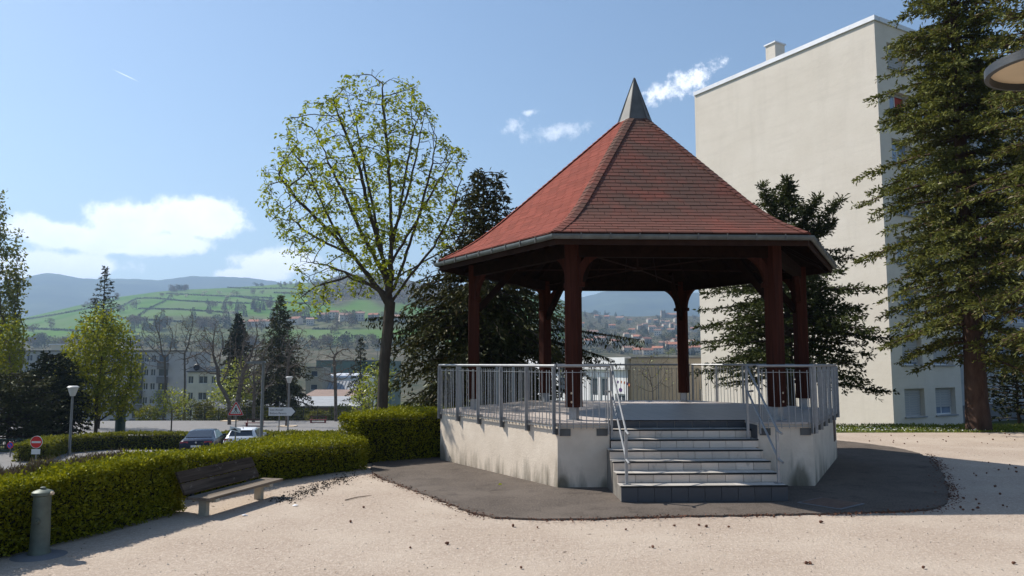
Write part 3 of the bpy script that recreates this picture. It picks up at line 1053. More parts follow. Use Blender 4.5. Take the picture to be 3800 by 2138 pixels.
    for face in range(6):
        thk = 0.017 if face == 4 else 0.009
        # face between corner 'face' and 'face'+1; outward normal at mid angle
        amid = R(60 * face + 30)
        rad = Vector((math.cos(amid), math.sin(amid), 0)); acr = Vector((-rad.y, rad.x, 0))
        joined = MB()
        rr = random.Random(40 + face)
        for i in range(rows + 1):
            s0 = i * EXPO - (0.03 if i == 0 else 0); s1 = min((i + 1) * EXPO + 0.02, seg[-1])
            if s1 - s0 < 0.05: continue
            (ra, za), (rb, zb) = prz(max(s0, 0)), prz(s1)
            up = (rad * ((rb - ra) * cs) + Vector((0, 0, zb - za))).normalized()
            nrm = acr.cross(up).normalized()
            if nrm.dot(rad) < 0: nrm = -nrm
            ln = s1 - s0
            h0, h1 = ra * 0.5 + 0.01, rb * 0.5 + 0.01
            t = -h0 - (0.5 if i % 2 else 0.0) * TAB - rr.random() * 0.03
            org = rad * (ra * cs) + Vector((0, 0, za)) + up * (min(s0, 0))
            while t < h0:
                a0, b0 = max(t + GAP / 2, -h0), min(t + TAB - GAP / 2, h0)
                a1, b1 = max(t + GAP / 2, -h1), min(t + TAB - GAP / 2, h1)
                if a1 > b1: a1 = b1 = (a1 + b1) / 2 if abs(a1 - b1) < 1e-6 else (h1 if t > 0 else -h1)
                tt = t; t += TAB
                if b0 - a0 < 0.02: continue
                full = abs(b0 - a0 - TAB + GAP) < 1e-5 and abs(b1 - a1 - TAB + GAP) < 1e-5
                jit = rr.uniform(-0.004, 0.004)
                M = Matrix((acr, up, nrm)).transposed().to_4x4()
                M.translation = org + up * jit + nrm * rr.uniform(0, 0.003)
                if face == 4 and n_single < 300:
                    key = (full, round(ln, 3))
                    if full:
                        if key not in shared: shared[key] = tab_mesh(0, TAB - GAP, 0, TAB - GAP, ln).mesh('shingle', 'shingle_weathered')
                        me = shared[key]
                        M = M @ Matrix.Translation((a0, 0, 0))
                    else:
                        me = tab_mesh(a0, b0, a1, b1, ln).mesh('shingle', 'shingle_weathered')
                    o = obj('shingle', me, RF); o.matrix_local = M
                    n_single += 1
                else:
                    tm = tab_mesh(a0, b0, a1, b1, ln)
                    joined.add([M @ Vector(v) for v in tm.v], tm.f)
        if joined.v:
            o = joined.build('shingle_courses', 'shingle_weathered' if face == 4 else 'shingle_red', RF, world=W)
            o['kind'] = 'stuff'
    # hip caps
    for k in range(6):
        m = MB()
        a2 = R(60 * k)
        tng = Vector((-math.sin(a2), math.cos(a2), 0))
        s = 0.0
        pts = []
        L = [0.0]
        for (r0, z0), (r1, z1) in zip(prof_, prof_[1:]): L.append(L[-1] + math.hypot(r1 - r0, z1 - z0))

        def hip(s):
            for i in range(len(L) - 1):
                if s <= L[i + 1] + 1e-9:
                    t = (s - L[i]) / (L[i + 1] - L[i])
                    return hx(k, prof_[i][0] + (prof_[i + 1][0] - prof_[i][0]) * t, prof_[i][1] + (prof_[i + 1][1] - prof_[i][1]) * t)
            return hx(k, prof_[-1][0], prof_[-1][1])
        s = 0
        while s < L[-1] - 0.05:
            p0, p1 = hip(s), hip(min(s + 0.2, L[-1]))
            up = (p1 - p0).normalized()
            nn = up.cross(tng).normalized()
            if nn.z < 0: nn = -nn
            wd = 0.12
            for p, h in ((p0, 0.034), (p1, 0.022)):
                m.v += [tuple(p + tng * wd - nn * 0.022 + nn * (h - 0.01)), tuple(p + nn * h), tuple(p - tng * wd - nn * 0.022 + nn * (h - 0.01))]
            b = len(m.v) - 6
            m.f += [(b, b + 1, b + 4, b + 3), (b + 1, b + 2, b + 5, b + 4), (b, b + 2, b + 1)]
            s += 0.165
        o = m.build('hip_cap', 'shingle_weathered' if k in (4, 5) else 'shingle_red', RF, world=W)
    # spire of zinc sheet
    m = MB()
    prf = [(0.45, 8.16), (0.40, 8.26), (0.20, 8.85), (0.012, 9.375)]
    hexloft(m, prf, closed=False)
    n = len(prf)
    m.f += [tuple(k * n + n - 1 for k in range(6))]
    sp = m.build('spire', 'zinc', RF, world=W)
    m = MB()
    for k in range(6):
        m.beam(hx(k, 0.452, 8.165), hx(k, 0.205, 8.85), 0.02, 0.02); m.beam(hx(k, 0.205, 8.85), hx(k, 0.012, 9.38), 0.018, 0.018)
    m.build('seam', 'zinc', sp, world=W)
    # eaves: drip strip, gutter, fascia, soffit ring
    m = MB(); hexloft(m, [(RE + 0.006, 4.755), (RE + 0.020, 4.755), (RE + 0.020, 4.668), (RE + 0.006, 4.668)]); m.build('drip_edge', 'fascia_brown', RF, world=W)
    gp = [(RE + 0.022, 4.70)] + [(RE + 0.075 + 0.062 * math.cos(R(a)), 4.668 + 0.075 * math.sin(R(a))) for a in range(180, 375, 24)] + [(RE + 0.13, 4.675), (RE + 0.03, 4.63)]
    m = MB(); hexloft(m, gp); m.build('gutter', 'gutter', RF, world=W)
    m = MB()
    for k in range(6):
        a, b = hx(k, RE + 0.145), hx(k + 1, RE + 0.145)
        for j in range(1, 9):
            p = a + (b - a) * (j / 9)
            d = (b - a).normalized(); m.box(p + Vector((0, 0, 4.645)), (0.02, 0.012, 0.12), rz=math.atan2(d.y, d.x))
    m.build('gutter_hook', 'zinc', RF, world=W)
    m = MB(); hexloft(m, [(RE - 0.03, 4.66), (RE + 0.004, 4.66), (RE + 0.004, 4.50), (RE - 0.03, 4.50)]); m.build('fascia', 'fascia_brown', RF, world=W)
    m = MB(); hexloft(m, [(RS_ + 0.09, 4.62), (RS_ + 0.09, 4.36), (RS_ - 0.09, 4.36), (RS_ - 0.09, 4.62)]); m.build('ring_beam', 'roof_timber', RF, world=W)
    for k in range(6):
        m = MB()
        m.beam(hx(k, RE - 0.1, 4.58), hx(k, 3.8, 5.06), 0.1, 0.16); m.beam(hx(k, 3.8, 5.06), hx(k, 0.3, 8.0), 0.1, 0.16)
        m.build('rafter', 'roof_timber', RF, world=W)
        for u in (0.2, 0.4, 0.6, 0.8):
            a_, b_ = hx(k, RE - 0.1, 4.57).lerp(hx(k + 1, RE - 0.1, 4.57), u), hx(k, 3.8, 5.06).lerp(hx(k + 1, 3.8, 5.06), u)
            tgt = 0.3 + 3.4 * (1 - min(u, 1 - u) * 2) * 0.0
            e_ = hx(k, 1.0, 7.4).lerp(hx(k + 1, 1.0, 7.4), u)
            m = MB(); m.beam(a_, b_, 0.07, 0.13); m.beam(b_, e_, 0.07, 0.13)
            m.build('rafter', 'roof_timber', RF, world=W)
    for k in range(3):
        m = MB(); m.tube([hx(k, RS_, 4.50), hx(k, 0.1, 4.56)], 0.016, 6); m.tube([hx(k + 3, RS_, 4.50), hx(k + 3, 0.1, 4.56)], 0.016, 6)
        m.build('tie_rod', 'fascia_brown', RF, world=W)
    m = MB(); m.lathe([(0.12, 4.52), (0.12, 4.60)], 12); m.tube([(0, 0, 4.5), (0, 0, 8.0)], 0.02, 6); m.build('tie_ring', 'fascia_brown', RF, world=W)

    # ---------------- railings
    bal = MB().tube([(0, 0, 1.085), (0, 0, 2.155)], 0.0078, 6).mesh('baluster', 'galvanised')
    plate = MB().box((0, 0, 0), (0.014, 0.075, 1.0)).mesh('rail_post', 'galvanised')

    def railing(a, b, npost, first=True, last=True, brackets='block'):
        a, b = Vector(a), Vector(b)
        d = (b - a).normalized(); L = (b - a).length
        nrm = Vector((d.y, -d.x, 0))
        ang = math.atan2(d.y, d.x)
        off = nrm * 0.045
        m = MB(); m.tube([a + off + Vector((0, 0, ZR)), b + off + Vector((0, 0, ZR))], 0.026, 10)
        hr = m.build('railing', 'galvanised', B, world=W, smooth=True)
        m = MB(); m.beam(a + off + Vector((0, 0, 2.115)), b + off + Vector((0, 0, 2.115)), 0.03, 0.009)
        m.build('upper_bar', 'galvanised', hr, world=W)
        m = MB(); m.beam(a + off + Vector((0, 0, 1.12)), b + off + Vector((0, 0, 1.12)), 0.03, 0.009)
        m.build('lower_bar', 'galvanised', hr, world=W)
        us = [L * i / (npost - 1) for i in range(npost)]
        for i, u in enumerate(us):
            u = min(max(u, 0.03), L - 0.03)
            if (i == 0 and not first) or (i == npost - 1 and not last): continue
            z0, z1 = 0.985, ZR - 0.02
            o = obj('rail_post', plate, hr)
            o.matrix_local = Matrix.Translation(a + d * u + off + nrm * 0.012 + Vector((0, 0, (z0 + z1) / 2))) @ Matrix.Rotation(ang, 4, 'Z') @ Matrix.Diagonal((1, 1, z1 - z0, 1))
            m = MB()
            if brackets == 'plate':
                m.box(a + d * (u + (0.11 if i == 0 else -0.11)) + nrm * 0.008 + Vector((0, 0, 1.02)), (0.2, 0.016, 0.13), rz=ang)
            else:
                m.box(a + d * u + nrm * 0.022 + Vector((0, 0, 1.035)), (0.085, 0.042, 0.11), rz=ang)
            m.build('bracket', 'zinc', hr, world=W)
        nb = int(L / 0.118)
        for i in range(nb):
            u = L * (i + 0.5) / nb
            if min(abs(u - q) for q in us) < 0.03: continue
            o = obj('baluster', bal, hr)
            o.matrix_local = Matrix.Translation(a + d * u + off) @ Matrix.Rotation(random.uniform(-.012, .012), 4, 'Y') @ Matrix.Rotation(random.uniform(-.006, .006), 4, 'X')
    for k in (5, 0, 1, 2, 3):
        railing(hx(k, RP), hx(k + 1, RP), 6)
    fa, fb = hx(4, RP), hx(5, RP)
    railing(fa, (sx0, fa.y, 0), 2, brackets='plate')
    railing((sx1, fb.y, 0), fb, 2, brackets='plate')

    # ---------------- stair
    NS, TR = 7, 0.36
    Z1 = 0.285                            # the lowest riser is the tall one
    zs = [0.0] + [Z1 + (ZF - Z1) * i / (NS - 1) for i in range(NS)]
    RI = zs[1]
    xs = [(-1.49, 1.27)] * 4 + [(sx0 + 0.012, sx1 - 0.012)] * 3
    m = MB()
    y0 = fy + notch - TR * (NS - 1)       # front of the lowest step
    for i in range(NS - 1):
        yb = y0 + TR * i + 0.012
        z0_, z1_ = (zs[i] - 0.017 if i else -0.1), zs[i + 1] - 0.017
        yend = fy + notch - 0.002 if i >= 4 else fy - 0.004
        m.box(((xs[i][0] + xs[i][1]) / 2, (yb + yend) / 2, (z0_ + z1_) / 2), (xs[i][1] - xs[i][0] - 0.03, yend - yb, z1_ - z0_))
        if i < 4:                          # the same step carried on inside the notch
            m.box(((sx0 + sx1) / 2, fy + notch / 2 - 0.003, (z0_ + z1_) / 2), (sx1 - sx0 - 0.03, notch - 0.002, z1_ - z0_))
    ST = m.build('staircase', 'grout', B, world=W)
    for i in range(NS):
        xa, xb = xs[i]
        yb = y0 + TR * i
        hgt_ = zs[i + 1] - zs[i]
        dark = i in (0, NS - 1)
        n = 9 if not dark else (10 if i == 0 else 8)
        w = (xb - xa) / n
        lo_ = 0.03 if i == 0 else zs[i]
        me = MB().box((0, 0, 0), (w - 0.007, 0.022, zs[i + 1] - lo_ - 0.03)).mesh('riser_tile', 'slate_tile' if dark else 'cream_tile')
        for j in range(n):
            o = obj('riser_tile', me, ST)
            o.location = (xa + w * (j + 0.5), yb + random.uniform(-.001, .001), (zs[i + 1] + lo_) / 2 - 0.012)
        if i < NS - 1:
            me = MB().box((0, 0, 0), (w - 0.005, TR - 0.04, 0.014)).mesh('tread_tile', 'tread_tile')
            for j in range(n):
                o = obj('tread_tile', me, ST)
                o.location = (xa + w * (j + 0.5), yb + 0.035 + (TR - 0.04) / 2, zs[i + 1] - 0.008)
        zt = zs[i + 1] - (0.008 if i < NS - 1 else 0.010)
        m = MB(); m.box(((xa + xb) / 2, yb + 0.008, zt - 0.002), (xb - xa + 0.008, 0.05, 0.02))
        m.build('nosing', 'black_strip', ST, world=W)
    m = MB()                               # dark side slabs where the stair cuts into the plinth
    for x in (sx0 + 0.005, sx1 - 0.005): m.box((x, fy + notch / 2, ZF - 0.25), (0.012, notch - 0.01, 0.4))
    m.build('side_slab', 'slate_tile', ST, world=W)

    # ---------------- stair handrails
    for sx, sgn in ((-1.36, 1), (1.20, -1)):
        yt = fy + 0.10
        m = MB()
        for zo, drop in ((ZR, 0.0), (ZR - 0.47, 0.0)):
            yb_ = y0 + 0.16
            zb_ = zo - 1.08
            m.tube([(sx - 0.12 * sgn, yt + 0.02, zo), (sx, yt - 0.03, zo - 0.01), (sx, yb_, zb_), (sx + 0.02 * 1, yb_ - 0.13, zb_ - 0.04)], 0.02, 8)
        hr = m.build('handrail', 'galvanised', B, world=W, smooth=True)
        m = MB(); m.box((sx, y0 + 0.19, (RI + ZR - 1.05) / 2), (0.045, 0.045, ZR - 1.05 - RI)); m.box((sx, y0 + 0.19, RI + 0.006), (0.13, 0.13, 0.012)); m.build('rail_post', 'galvanised', hr, world=W)
        m = MB(); m.box((sx, yt + 0.015, (ZR + zs[5]) / 2), (0.045, 0.045, ZR - zs[5])); m.build('rail_post', 'galvanised', hr, world=W)
    return B


bandstand()

# ------------------------------------------------------------------ vegetation tools
def colonize(A, nodes, step, kill, infl, iters=120, trop=(0, 0, 0.05), rng=None, parents=None, wig=1.0):
    """grow a branch skeleton towards the points A; nodes is the starting trunk polyline"""
    P = [np.array(p, float) for p in nodes]
    par = list(parents) if parents is not None else [-1] + list(range(len(P) - 1))
    A = np.array(A, float)
    P = np.array(P)
    D = np.linalg.norm(A[:, None] - P[None], axis=2)
    near = D.argmin(1); nd = D.min(1)
    alive = np.ones(len(A), bool)
    trop = np.array(trop)
    for it in range(iters):
        act = np.nonzero(alive & (nd < infl))[0]
        if len(act) == 0: break
        v = A[act] - P[near[act]]
        v /= np.linalg.norm(v, axis=1, keepdims=True) + 1e-9
        S = np.zeros_like(P)
        np.add.at(S, near[act], v)
        g = np.unique(near[act])
        d = S[g]; ln = np.linalg.norm(d, axis=1, keepdims=True)
        d = d / (ln + 1e-9) + trop + rng.normal(size=d.shape) * 0.12 * wig
        d /= np.linalg.norm(d, axis=1, keepdims=True)
        new = P[g] + d * step
        # drop repeats of an existing tip
        k0 = len(P)
        DD = np.linalg.norm(new[:, None] - P[None, max(0, k0 - 2500):], axis=2).min(1)
        ok = DD > step * 0.35
        new, g = new[ok], g[ok]
        if len(new) == 0: break
        P = np.vstack([P, new]); par += list(g)
        Dn = np.linalg.norm(A[:, None] - new[None], axis=2)
        j = Dn.argmin(1); m = Dn[np.arange(len(A)), j]
        b = m < nd
        nd[b] = m[b]; near[b] = j[b] + k0
        alive &= nd > kill
    return P, np.array(par)


def radii(par, tip, power=2.3, rmax=None):
    n = len(par)
    acc = np.zeros(n)
    r = np.zeros(n)
    for i in range(n - 1, -1, -1):
        r[i] = max(tip, acc[i] ** (1 / power)) if acc[i] > 0 else tip
        if par[i] >= 0: acc[par[i]] += r[i] ** power
    if rmax: r = tip + (r - tip) * (rmax - tip) / max(r.max() - tip, 1e-6)
    return r


def wood(P, par, r, n=5):
    """tube round every parent-child edge, all in arrays"""
    i = np.nonzero(par >= 0)[0]
    a, b = P[par[i]], P[i]
    ra = np.minimum(r[par[i]], r[i] * 1.35); rb = r[i]
    d = b - a; d /= np.linalg.norm(d, axis=1, keepdims=True) + 1e-9
    ref = np.where(np.abs(d[:, 2:3]) < 0.9, np.array([[0, 0, 1.0]]), np.array([[1.0, 0, 0]]))
    x = np.cross(d, ref); x /= np.linalg.norm(x, axis=1, keepdims=True) + 1e-9
    y = np.cross(d, x)
    ang = np.arange(n) * 2 * math.pi / n
    ring = x[:, None] * np.cos(ang)[None, :, None] + y[:, None] * np.sin(ang)[None, :, None]
    V = np.concatenate([a[:, None] + ring * ra[:, None, None], b[:, None] + d[:, None] * (rb * 0.4)[:, None, None] + ring * rb[:, None, None]], 1)
    k = len(i)
    base = (np.arange(k) * 2 * n)[:, None]
    q = np.arange(n); q2 = (q + 1) % n
    F = np.stack([base + q, base + q2, base + n + q2, base + n + q], -1).reshape(-1, 4)
    return V.reshape(-1, 3), F


def crown_px(outline, Y, n, rng, depth=0.85, shell=0.5, cx=None):
    """points in a crown: outline read from the photo, given its real distance and round depth"""
    ys = [p[1] for p in outline]
    pts = []
    y0, y1 = min(ys), max(ys)
    m = len(outline)
    while len(pts) < n:
        y = rng.uniform(y0, y1)
        xs = []
        for i in range(m):
            (ax, ay), (bx, by) = outline[i], outline[(i + 1) % m]
            if (ay > y) != (by > y): xs.append(ax + (bx - ax) * (y - ay) / (by - ay))
        if len(xs) < 2: continue
        a, b = min(xs), max(xs)
        if rng.uniform() > (b - a) / 560.0 * (560.0 / max(1, max(p[0] for p in outline) - min(p[0] for p in outline))): continue
        c, h = (a + b) / 2, (b - a) / 2
        rr = math.sqrt(rng.uniform()) if rng.uniform() > shell else rng.uniform(0.8, 1.0)
        t = rng.uniform(0, 2 * math.pi)
        q = at(c + h * rr * math.cos(t), y, Y)
        s = Y / 1890.0
        pts.append((q.x, q.y + h * s * depth * rr * math.sin(t), q.z))
    return np.array(pts)


def conifer(root, base, Hh, rad, prof_fn, rng, mat, n_br=150, crown0=0.1, tuft=0.2, aspect=0.36, twig=0.32, gap=0.11, droop=0.35, rise=0.25, dens=1.0, bark='bark_dark', trunk_r=None, hang=0.0, dry=None, part='foliage', lift_tip=0.12, sector=None, whorl=0.0, lenvar=(0.68, 1.12), skip=0.0):
    """trunk, drooping limbs and side twigs set with needle tufts"""
    base = np.array(base, float)
    tr = trunk_r or Hh * 0.02
    T, Dr = [], []
    limbs = MB()
    z0 = crown0 * Hh
    k = 0
    for i in range(n_br):
        f = (i + rng.uniform(0, 1)) / n_br
        f = f ** 0.85
        z = z0 + (Hh - z0) * f
        if rng.uniform() < skip: continue
        if whorl: z = z0 + (round((z - z0) / whorl) + rng.normal() * 0.10) * whorl
        L = rad * prof_fn(f) * rng.uniform(*lenvar)
        if L < 0.08: L = 0.08
        a = i * 2.399963 + rng.normal() * 0.3
        if sector is not None and rng.uniform() < 0.75:
            a = rng.uniform(*sector)
        dr = droop * (1 - f) + 0.02
        up = rise * (0.4 + f)
        m = max(4, int(L / 0.22))
        s = np.linspace(0, 1, m)
        hz = L * (s - 0.06 * s * s)
        zz = z + L * (up * s - (dr + up) * s ** 2 + lift_tip * s ** 4) + rng.normal() * 0.02
        wob = np.cumsum(rng.normal(size=m) * 0.035 * L / m ** 0.5)
        dx, dy = math.cos(a), math.sin(a)
        X = np.stack([base[0] + dx * hz - dy * wob, base[1] + dy * hz + dx * wob, base[2] + zz], -1)
        if L > 0.5 and Hh > 3:
            st = max(1, m // 7)
            pts = X[::st]
            if len(pts) > 1:
                r0 = max(0.012, 0.014 * L + 0.01)
                limbs.tube(pts, [r0 * (1 - 0.85 * q / (len(pts) - 1)) for q in range(len(pts))], 4, cap=False)
        tan = np.gradient(X, axis=0); tan /= np.linalg.norm(tan, axis=1, keepdims=True) + 1e-9
        side = np.array([-dy, dx, 0.0])
        nt = max(3, int(L * 9 * dens))
        for q in rng.uniform(0.12, 1.0, nt):
            j = min(int(q * (m - 1)), m - 1)
            p = X[j] + (X[min(j + 1, m - 1)] - X[j]) * (q * (m - 1) - j)
            sg = 1 if rng.uniform() < 0.5 else -1
            tl = twig * L * (1.12 - q) * rng.uniform(0.5, 1.15) + 0.12 * min(L, 1.5)
            d = tan[j] * rng.uniform(0.45, 0.95) + side * sg * rng.uniform(0.5, 1.0) + np.array([0, 0, rng.normal() * 0.22 - hang])
            d /= np.linalg.norm(d)
            u = max(2, int(tl / gap))
            w = (np.arange(u) + rng.uniform(0, 1, u)) / u * tl
            dd = np.tile(d, (u, 1)) + np.stack([np.zeros(u), np.zeros(u), -hang * 1.4 * w / max(tl, .01)], -1)
            T.append(p + dd * w[:, None] + rng.normal(size=(u, 3)) * 0.02)
            Dr.append(dd + rng.normal(size=(u, 3)) * 0.5)
        T.append(X + rng.normal(size=X.shape) * 0.03); Dr.append(tan + rng.normal(size=X.shape) * 0.4)
    T = np.concatenate(T); Dr = np.concatenate(Dr)
    tm = MB()
    tm.tube([base + np.array([rng.normal() * .02, rng.normal() * .02, h * Hh]) for h in (-0.03, 0.0, 0.05, 0.2, 0.45, 0.7, 0.97)], [tr * 1.35, tr * 1.15, tr, tr * 0.85, tr * 0.6, tr * 0.35, 0.015], 9)
    tk = tm.build('trunk', bark, root, smooth=True)
    if limbs.v: limbs.build('limbs', bark, root)['kind'] = 'stuff'
    if dry is not None:
        pick = dry(T, base, rng)
        V, F = leaves(T[pick], Dr[pick], tuft, aspect, rng); mesh_np('dry_needles', V, F, 'needle_dry', root)
        T, Dr = T[~pick], Dr[~pick]
    V, F = leaves(T, Dr, tuft, aspect, rng)
    V2, F2 = leaves(T, Dr + rng.normal(size=Dr.shape) * 0.35, tuft, aspect, rng)
    o = mesh_np(part, np.concatenate([V, V2]), np.concatenate([F, F2 + len(V)]), mat, root)
    return len(T)


def leafy(root, trunk, A, rng, step, kill, leafmat, lsize, per, bark='bark_grey', tip=0.006, power=2.3, infl=1e9, spread=0.10, tiponly=0.03, rmax=None, aspect=0.6, trop=(0, 0, 0.06), iters=140, flat=0.2, sides=5, part='foliage', parents=None, wig=1.0):
    P, par = colonize(A, trunk, step, kill, infl, iters, trop, rng, parents, wig)
    r = radii(par, tip, power, rmax)
    for i in range(len(trunk)): pass
    V, F = wood(P, par, r, sides)
    mesh_np('trunk', V, F, bark, root, smooth=True)
    if per > 0:
        idx = np.nonzero(r < tiponly)[0]
        k = rng.poisson(per, len(idx))
        idx = np.repeat(idx, k)
        Q = P[idx] + rng.normal(size=(len(idx), 3)) * spread
        D = rdirs(len(idx), rng); D[:, 2] -= 0.25
        V, F = leaves(Q, D, lsize, aspect, rng, flat=flat)
        lo = mesh_np(part, V, F, leafmat, root)
        if part == 'twigs': lo['kind'] = 'stuff'
    return P, par, r


def hedge(name, label, line, width, hgt, mat, dens, lsize, base_fn, rng, ragged=0.05, brown=None, group=None):
    """clipped hedge along a line (front edge first, thickness to the left of the line)"""
    L = [Vector((x, y, 0)) for x, y in line]
    c = L[0]
    root = thing(name, label, 'hedge', (c.x, c.y, base_fn(c.x, c.y)), 0, group)
    # rails of the core box
    n = len(L)
    nor = []
    for i in range(n):
        d = (L[min(i + 1, n - 1)] - L[max(i - 1, 0)]).normalized()
        nor.append(Vector((-d.y, d.x, 0)))
    if not isinstance(width, (tuple, list)): width = (width, width)
    wid = lambda u: float(np.interp(u, np.linspace(0, 1, len(width)), width))
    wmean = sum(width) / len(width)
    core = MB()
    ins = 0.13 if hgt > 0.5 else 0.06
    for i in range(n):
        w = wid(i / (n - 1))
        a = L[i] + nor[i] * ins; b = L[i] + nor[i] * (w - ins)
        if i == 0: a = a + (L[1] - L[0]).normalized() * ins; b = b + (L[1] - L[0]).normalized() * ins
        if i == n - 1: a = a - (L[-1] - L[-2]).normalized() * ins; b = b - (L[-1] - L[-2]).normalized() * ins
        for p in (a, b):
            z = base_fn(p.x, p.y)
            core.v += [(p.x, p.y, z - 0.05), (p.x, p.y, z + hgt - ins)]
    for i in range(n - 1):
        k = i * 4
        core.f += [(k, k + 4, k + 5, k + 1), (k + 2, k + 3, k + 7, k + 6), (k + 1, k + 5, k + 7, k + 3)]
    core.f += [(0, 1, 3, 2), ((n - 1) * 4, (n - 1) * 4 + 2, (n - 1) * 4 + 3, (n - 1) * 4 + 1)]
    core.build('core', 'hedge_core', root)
    # leaves on every face
    Q, Dn = [], []
    seg = [(L[i + 1] - L[i]).length for i in range(n - 1)]
    tot = sum(seg)

    def along(u):
        s = u * tot
        for i in range(n - 1):
            if s <= seg[i] or i == n - 2:
                t = min(s / seg[i], 1)
                return L[i].lerp(L[i + 1], t), nor[i].lerp(nor[i + 1], t).normalized()
            s -= seg[i]

    def put(cnt, fn):
        for _ in range(int(cnt)):
            p, d = fn()
            Q.append(p); Dn.append(d)
    rag = lambda: abs(rng.normal()) * ragged
    us = np.linspace(0, 1, 60)
    lump = np.interp(np.linspace(0, 1, 400), np.linspace(0, 1, 40), rng.normal(size=40)) * ragged * 0.6

    def front():
        u = rng.uniform(); p, q = along(u); h = rng.uniform(0.02, 1) * hgt
        b_ = lump[int(u * 399)] * 0.6
        e = rng.uniform(-0.13, 0.03) + b_
        return (p.x - q.x * e, p.y - q.y * e, base_fn(p.x, p.y) + h), (-q.x, -q.y, 0.35)

    def back():
        u = rng.uniform(); p, q = along(u); h = rng.uniform(0.02, 1) * hgt; e = wid(u) - 0.04 + rng.normal() * 0.05
        return (p.x + q.x * e, p.y + q.y * e, base_fn(p.x, p.y) + h), (q.x, q.y, 0.35)

    def topf():
        u = rng.uniform(); p, q = along(u); e = rng.uniform(0, 1) * wid(u)
        x, y = p.x + q.x * e, p.y + q.y * e
        return (x, y, base_fn(x, y) + hgt - 0.05 + rng.uniform(-0.05, 0.05) + lump[int(u * 399)] + rag() * 0.7), (rng.normal() * .5, rng.normal() * .5, 0.9)

    def end(i):
        def f():
            p, q = L[i], nor[i]; e = rng.uniform(0, 1) * width[i]; h = rng.uniform(0.02, 1) * hgt
            d = (L[1] - L[0]).normalized() * -1 if i == 0 else (L[-1] - L[-2]).normalized()
            o = rng.uniform(-0.08, 0.04)
            x, y = p.x + q.x * e + d.x * o, p.y + q.y * e + d.y * o
            return (x, y, base_fn(x, y) + h), (d.x, d.y, 0.3)
        return f
    put(dens * tot * hgt * 0.62, front); put(dens * tot * hgt * 0.35, back); put(dens * tot * wmean * 0.9, topf)
    put(dens * width[0] * hgt, end(0)); put(dens * width[-1] * hgt, end(-1))
    Q = np.array(Q); Dn = np.array(Dn)
    D = Dn * 0.8 + rdirs(len(Q), rng)
    if brown is not None:
        b = brown(Q, rng)
        Qb = np.repeat(Q[b], 2, 0) + rng.normal(size=(2 * int(b.sum()), 3)) * 0.02
        V, F = leaves(Qb, np.repeat(D[b], 2, 0) * 0.6 + [0, 0, .55], 0.085, 0.13, rng); mesh_np('bare_twigs', V, F, 'twig_haze', root)
        Q, D = Q[~b], D[~b]
    V, F = leaves(Q, D, lsize, 0.55, rng)
    mesh_np('foliage', V, F, mat, root)
    return root


def flat0(x, y): return 0.0


def hedges():
    rng = np.random.default_rng(11)
    hedge('hedge', 'wide clipped privet hedge behind the green standpipe, left of the wooden bench', [(-7.9, 4.6), (-6.75, 7.0), (-5.95, 9.05), (-5.45, 10.5), (-5.06, 11.85)], (2.3, 2.2, 1.9, 1.0, 0.75), 0.84, 'leaf_hedge', 6200, 0.044, flat0, rng, 0.06,
          brown=lambda Q, g: (Q[:, 2] > 0.68) & (g.random(len(Q)) < np.clip(0.8 + 0.5 * np.sin(Q[:, 0] * 2.3 + 1.2) * np.sin(Q[:, 1] * 1.9), 0.3, 0.97) * ((Q[:, 0] + 0.40 * (11.5 - Q[:, 1]) < -5.75) & (Q[:, 0] < -5.9))))
    hedge('hedge', 'clipped hedge running behind the wooden bench towards the bandstand', [(-6.0, 11.9), (-5.75, 12.6), (-5.35, 13.4), (-4.55, 14.85), (-3.75, 15.85), (-3.14, 16.5)], (0.7, 0.8, 0.95, 1.4, 2.0, 2.1), 0.64, 'leaf_hedge', 5200, 0.044, flat0, rng, 0.05)
    hedge('hedge', 'taller clipped hedge under the budding tree beside the bandstand plinth', [(-3.45, 17.15), (-3.0, 17.6), (-2.3, 18.0), (-1.6, 18.5), (-1.25, 19.6)], (0.8, 1.2, 1.7, 1.9, 1.9), 1.08, 'leaf_hedge', 3800, 0.048, flat0, rng, 0.06)
    hedge('hedge', 'low trimmed hedge across the street behind the parked cars', [(-25.2, 41.5), (-26.4, 45.2), (-25.0, 48.4), (-21, 49.0), (-16, 49.3), (-11.5, 49.6)], 1.6, 0.95, 'leaf_hedge_far', 420, 0.14, lambda x, y: H1(x, y), rng, 0.06)


hedges()


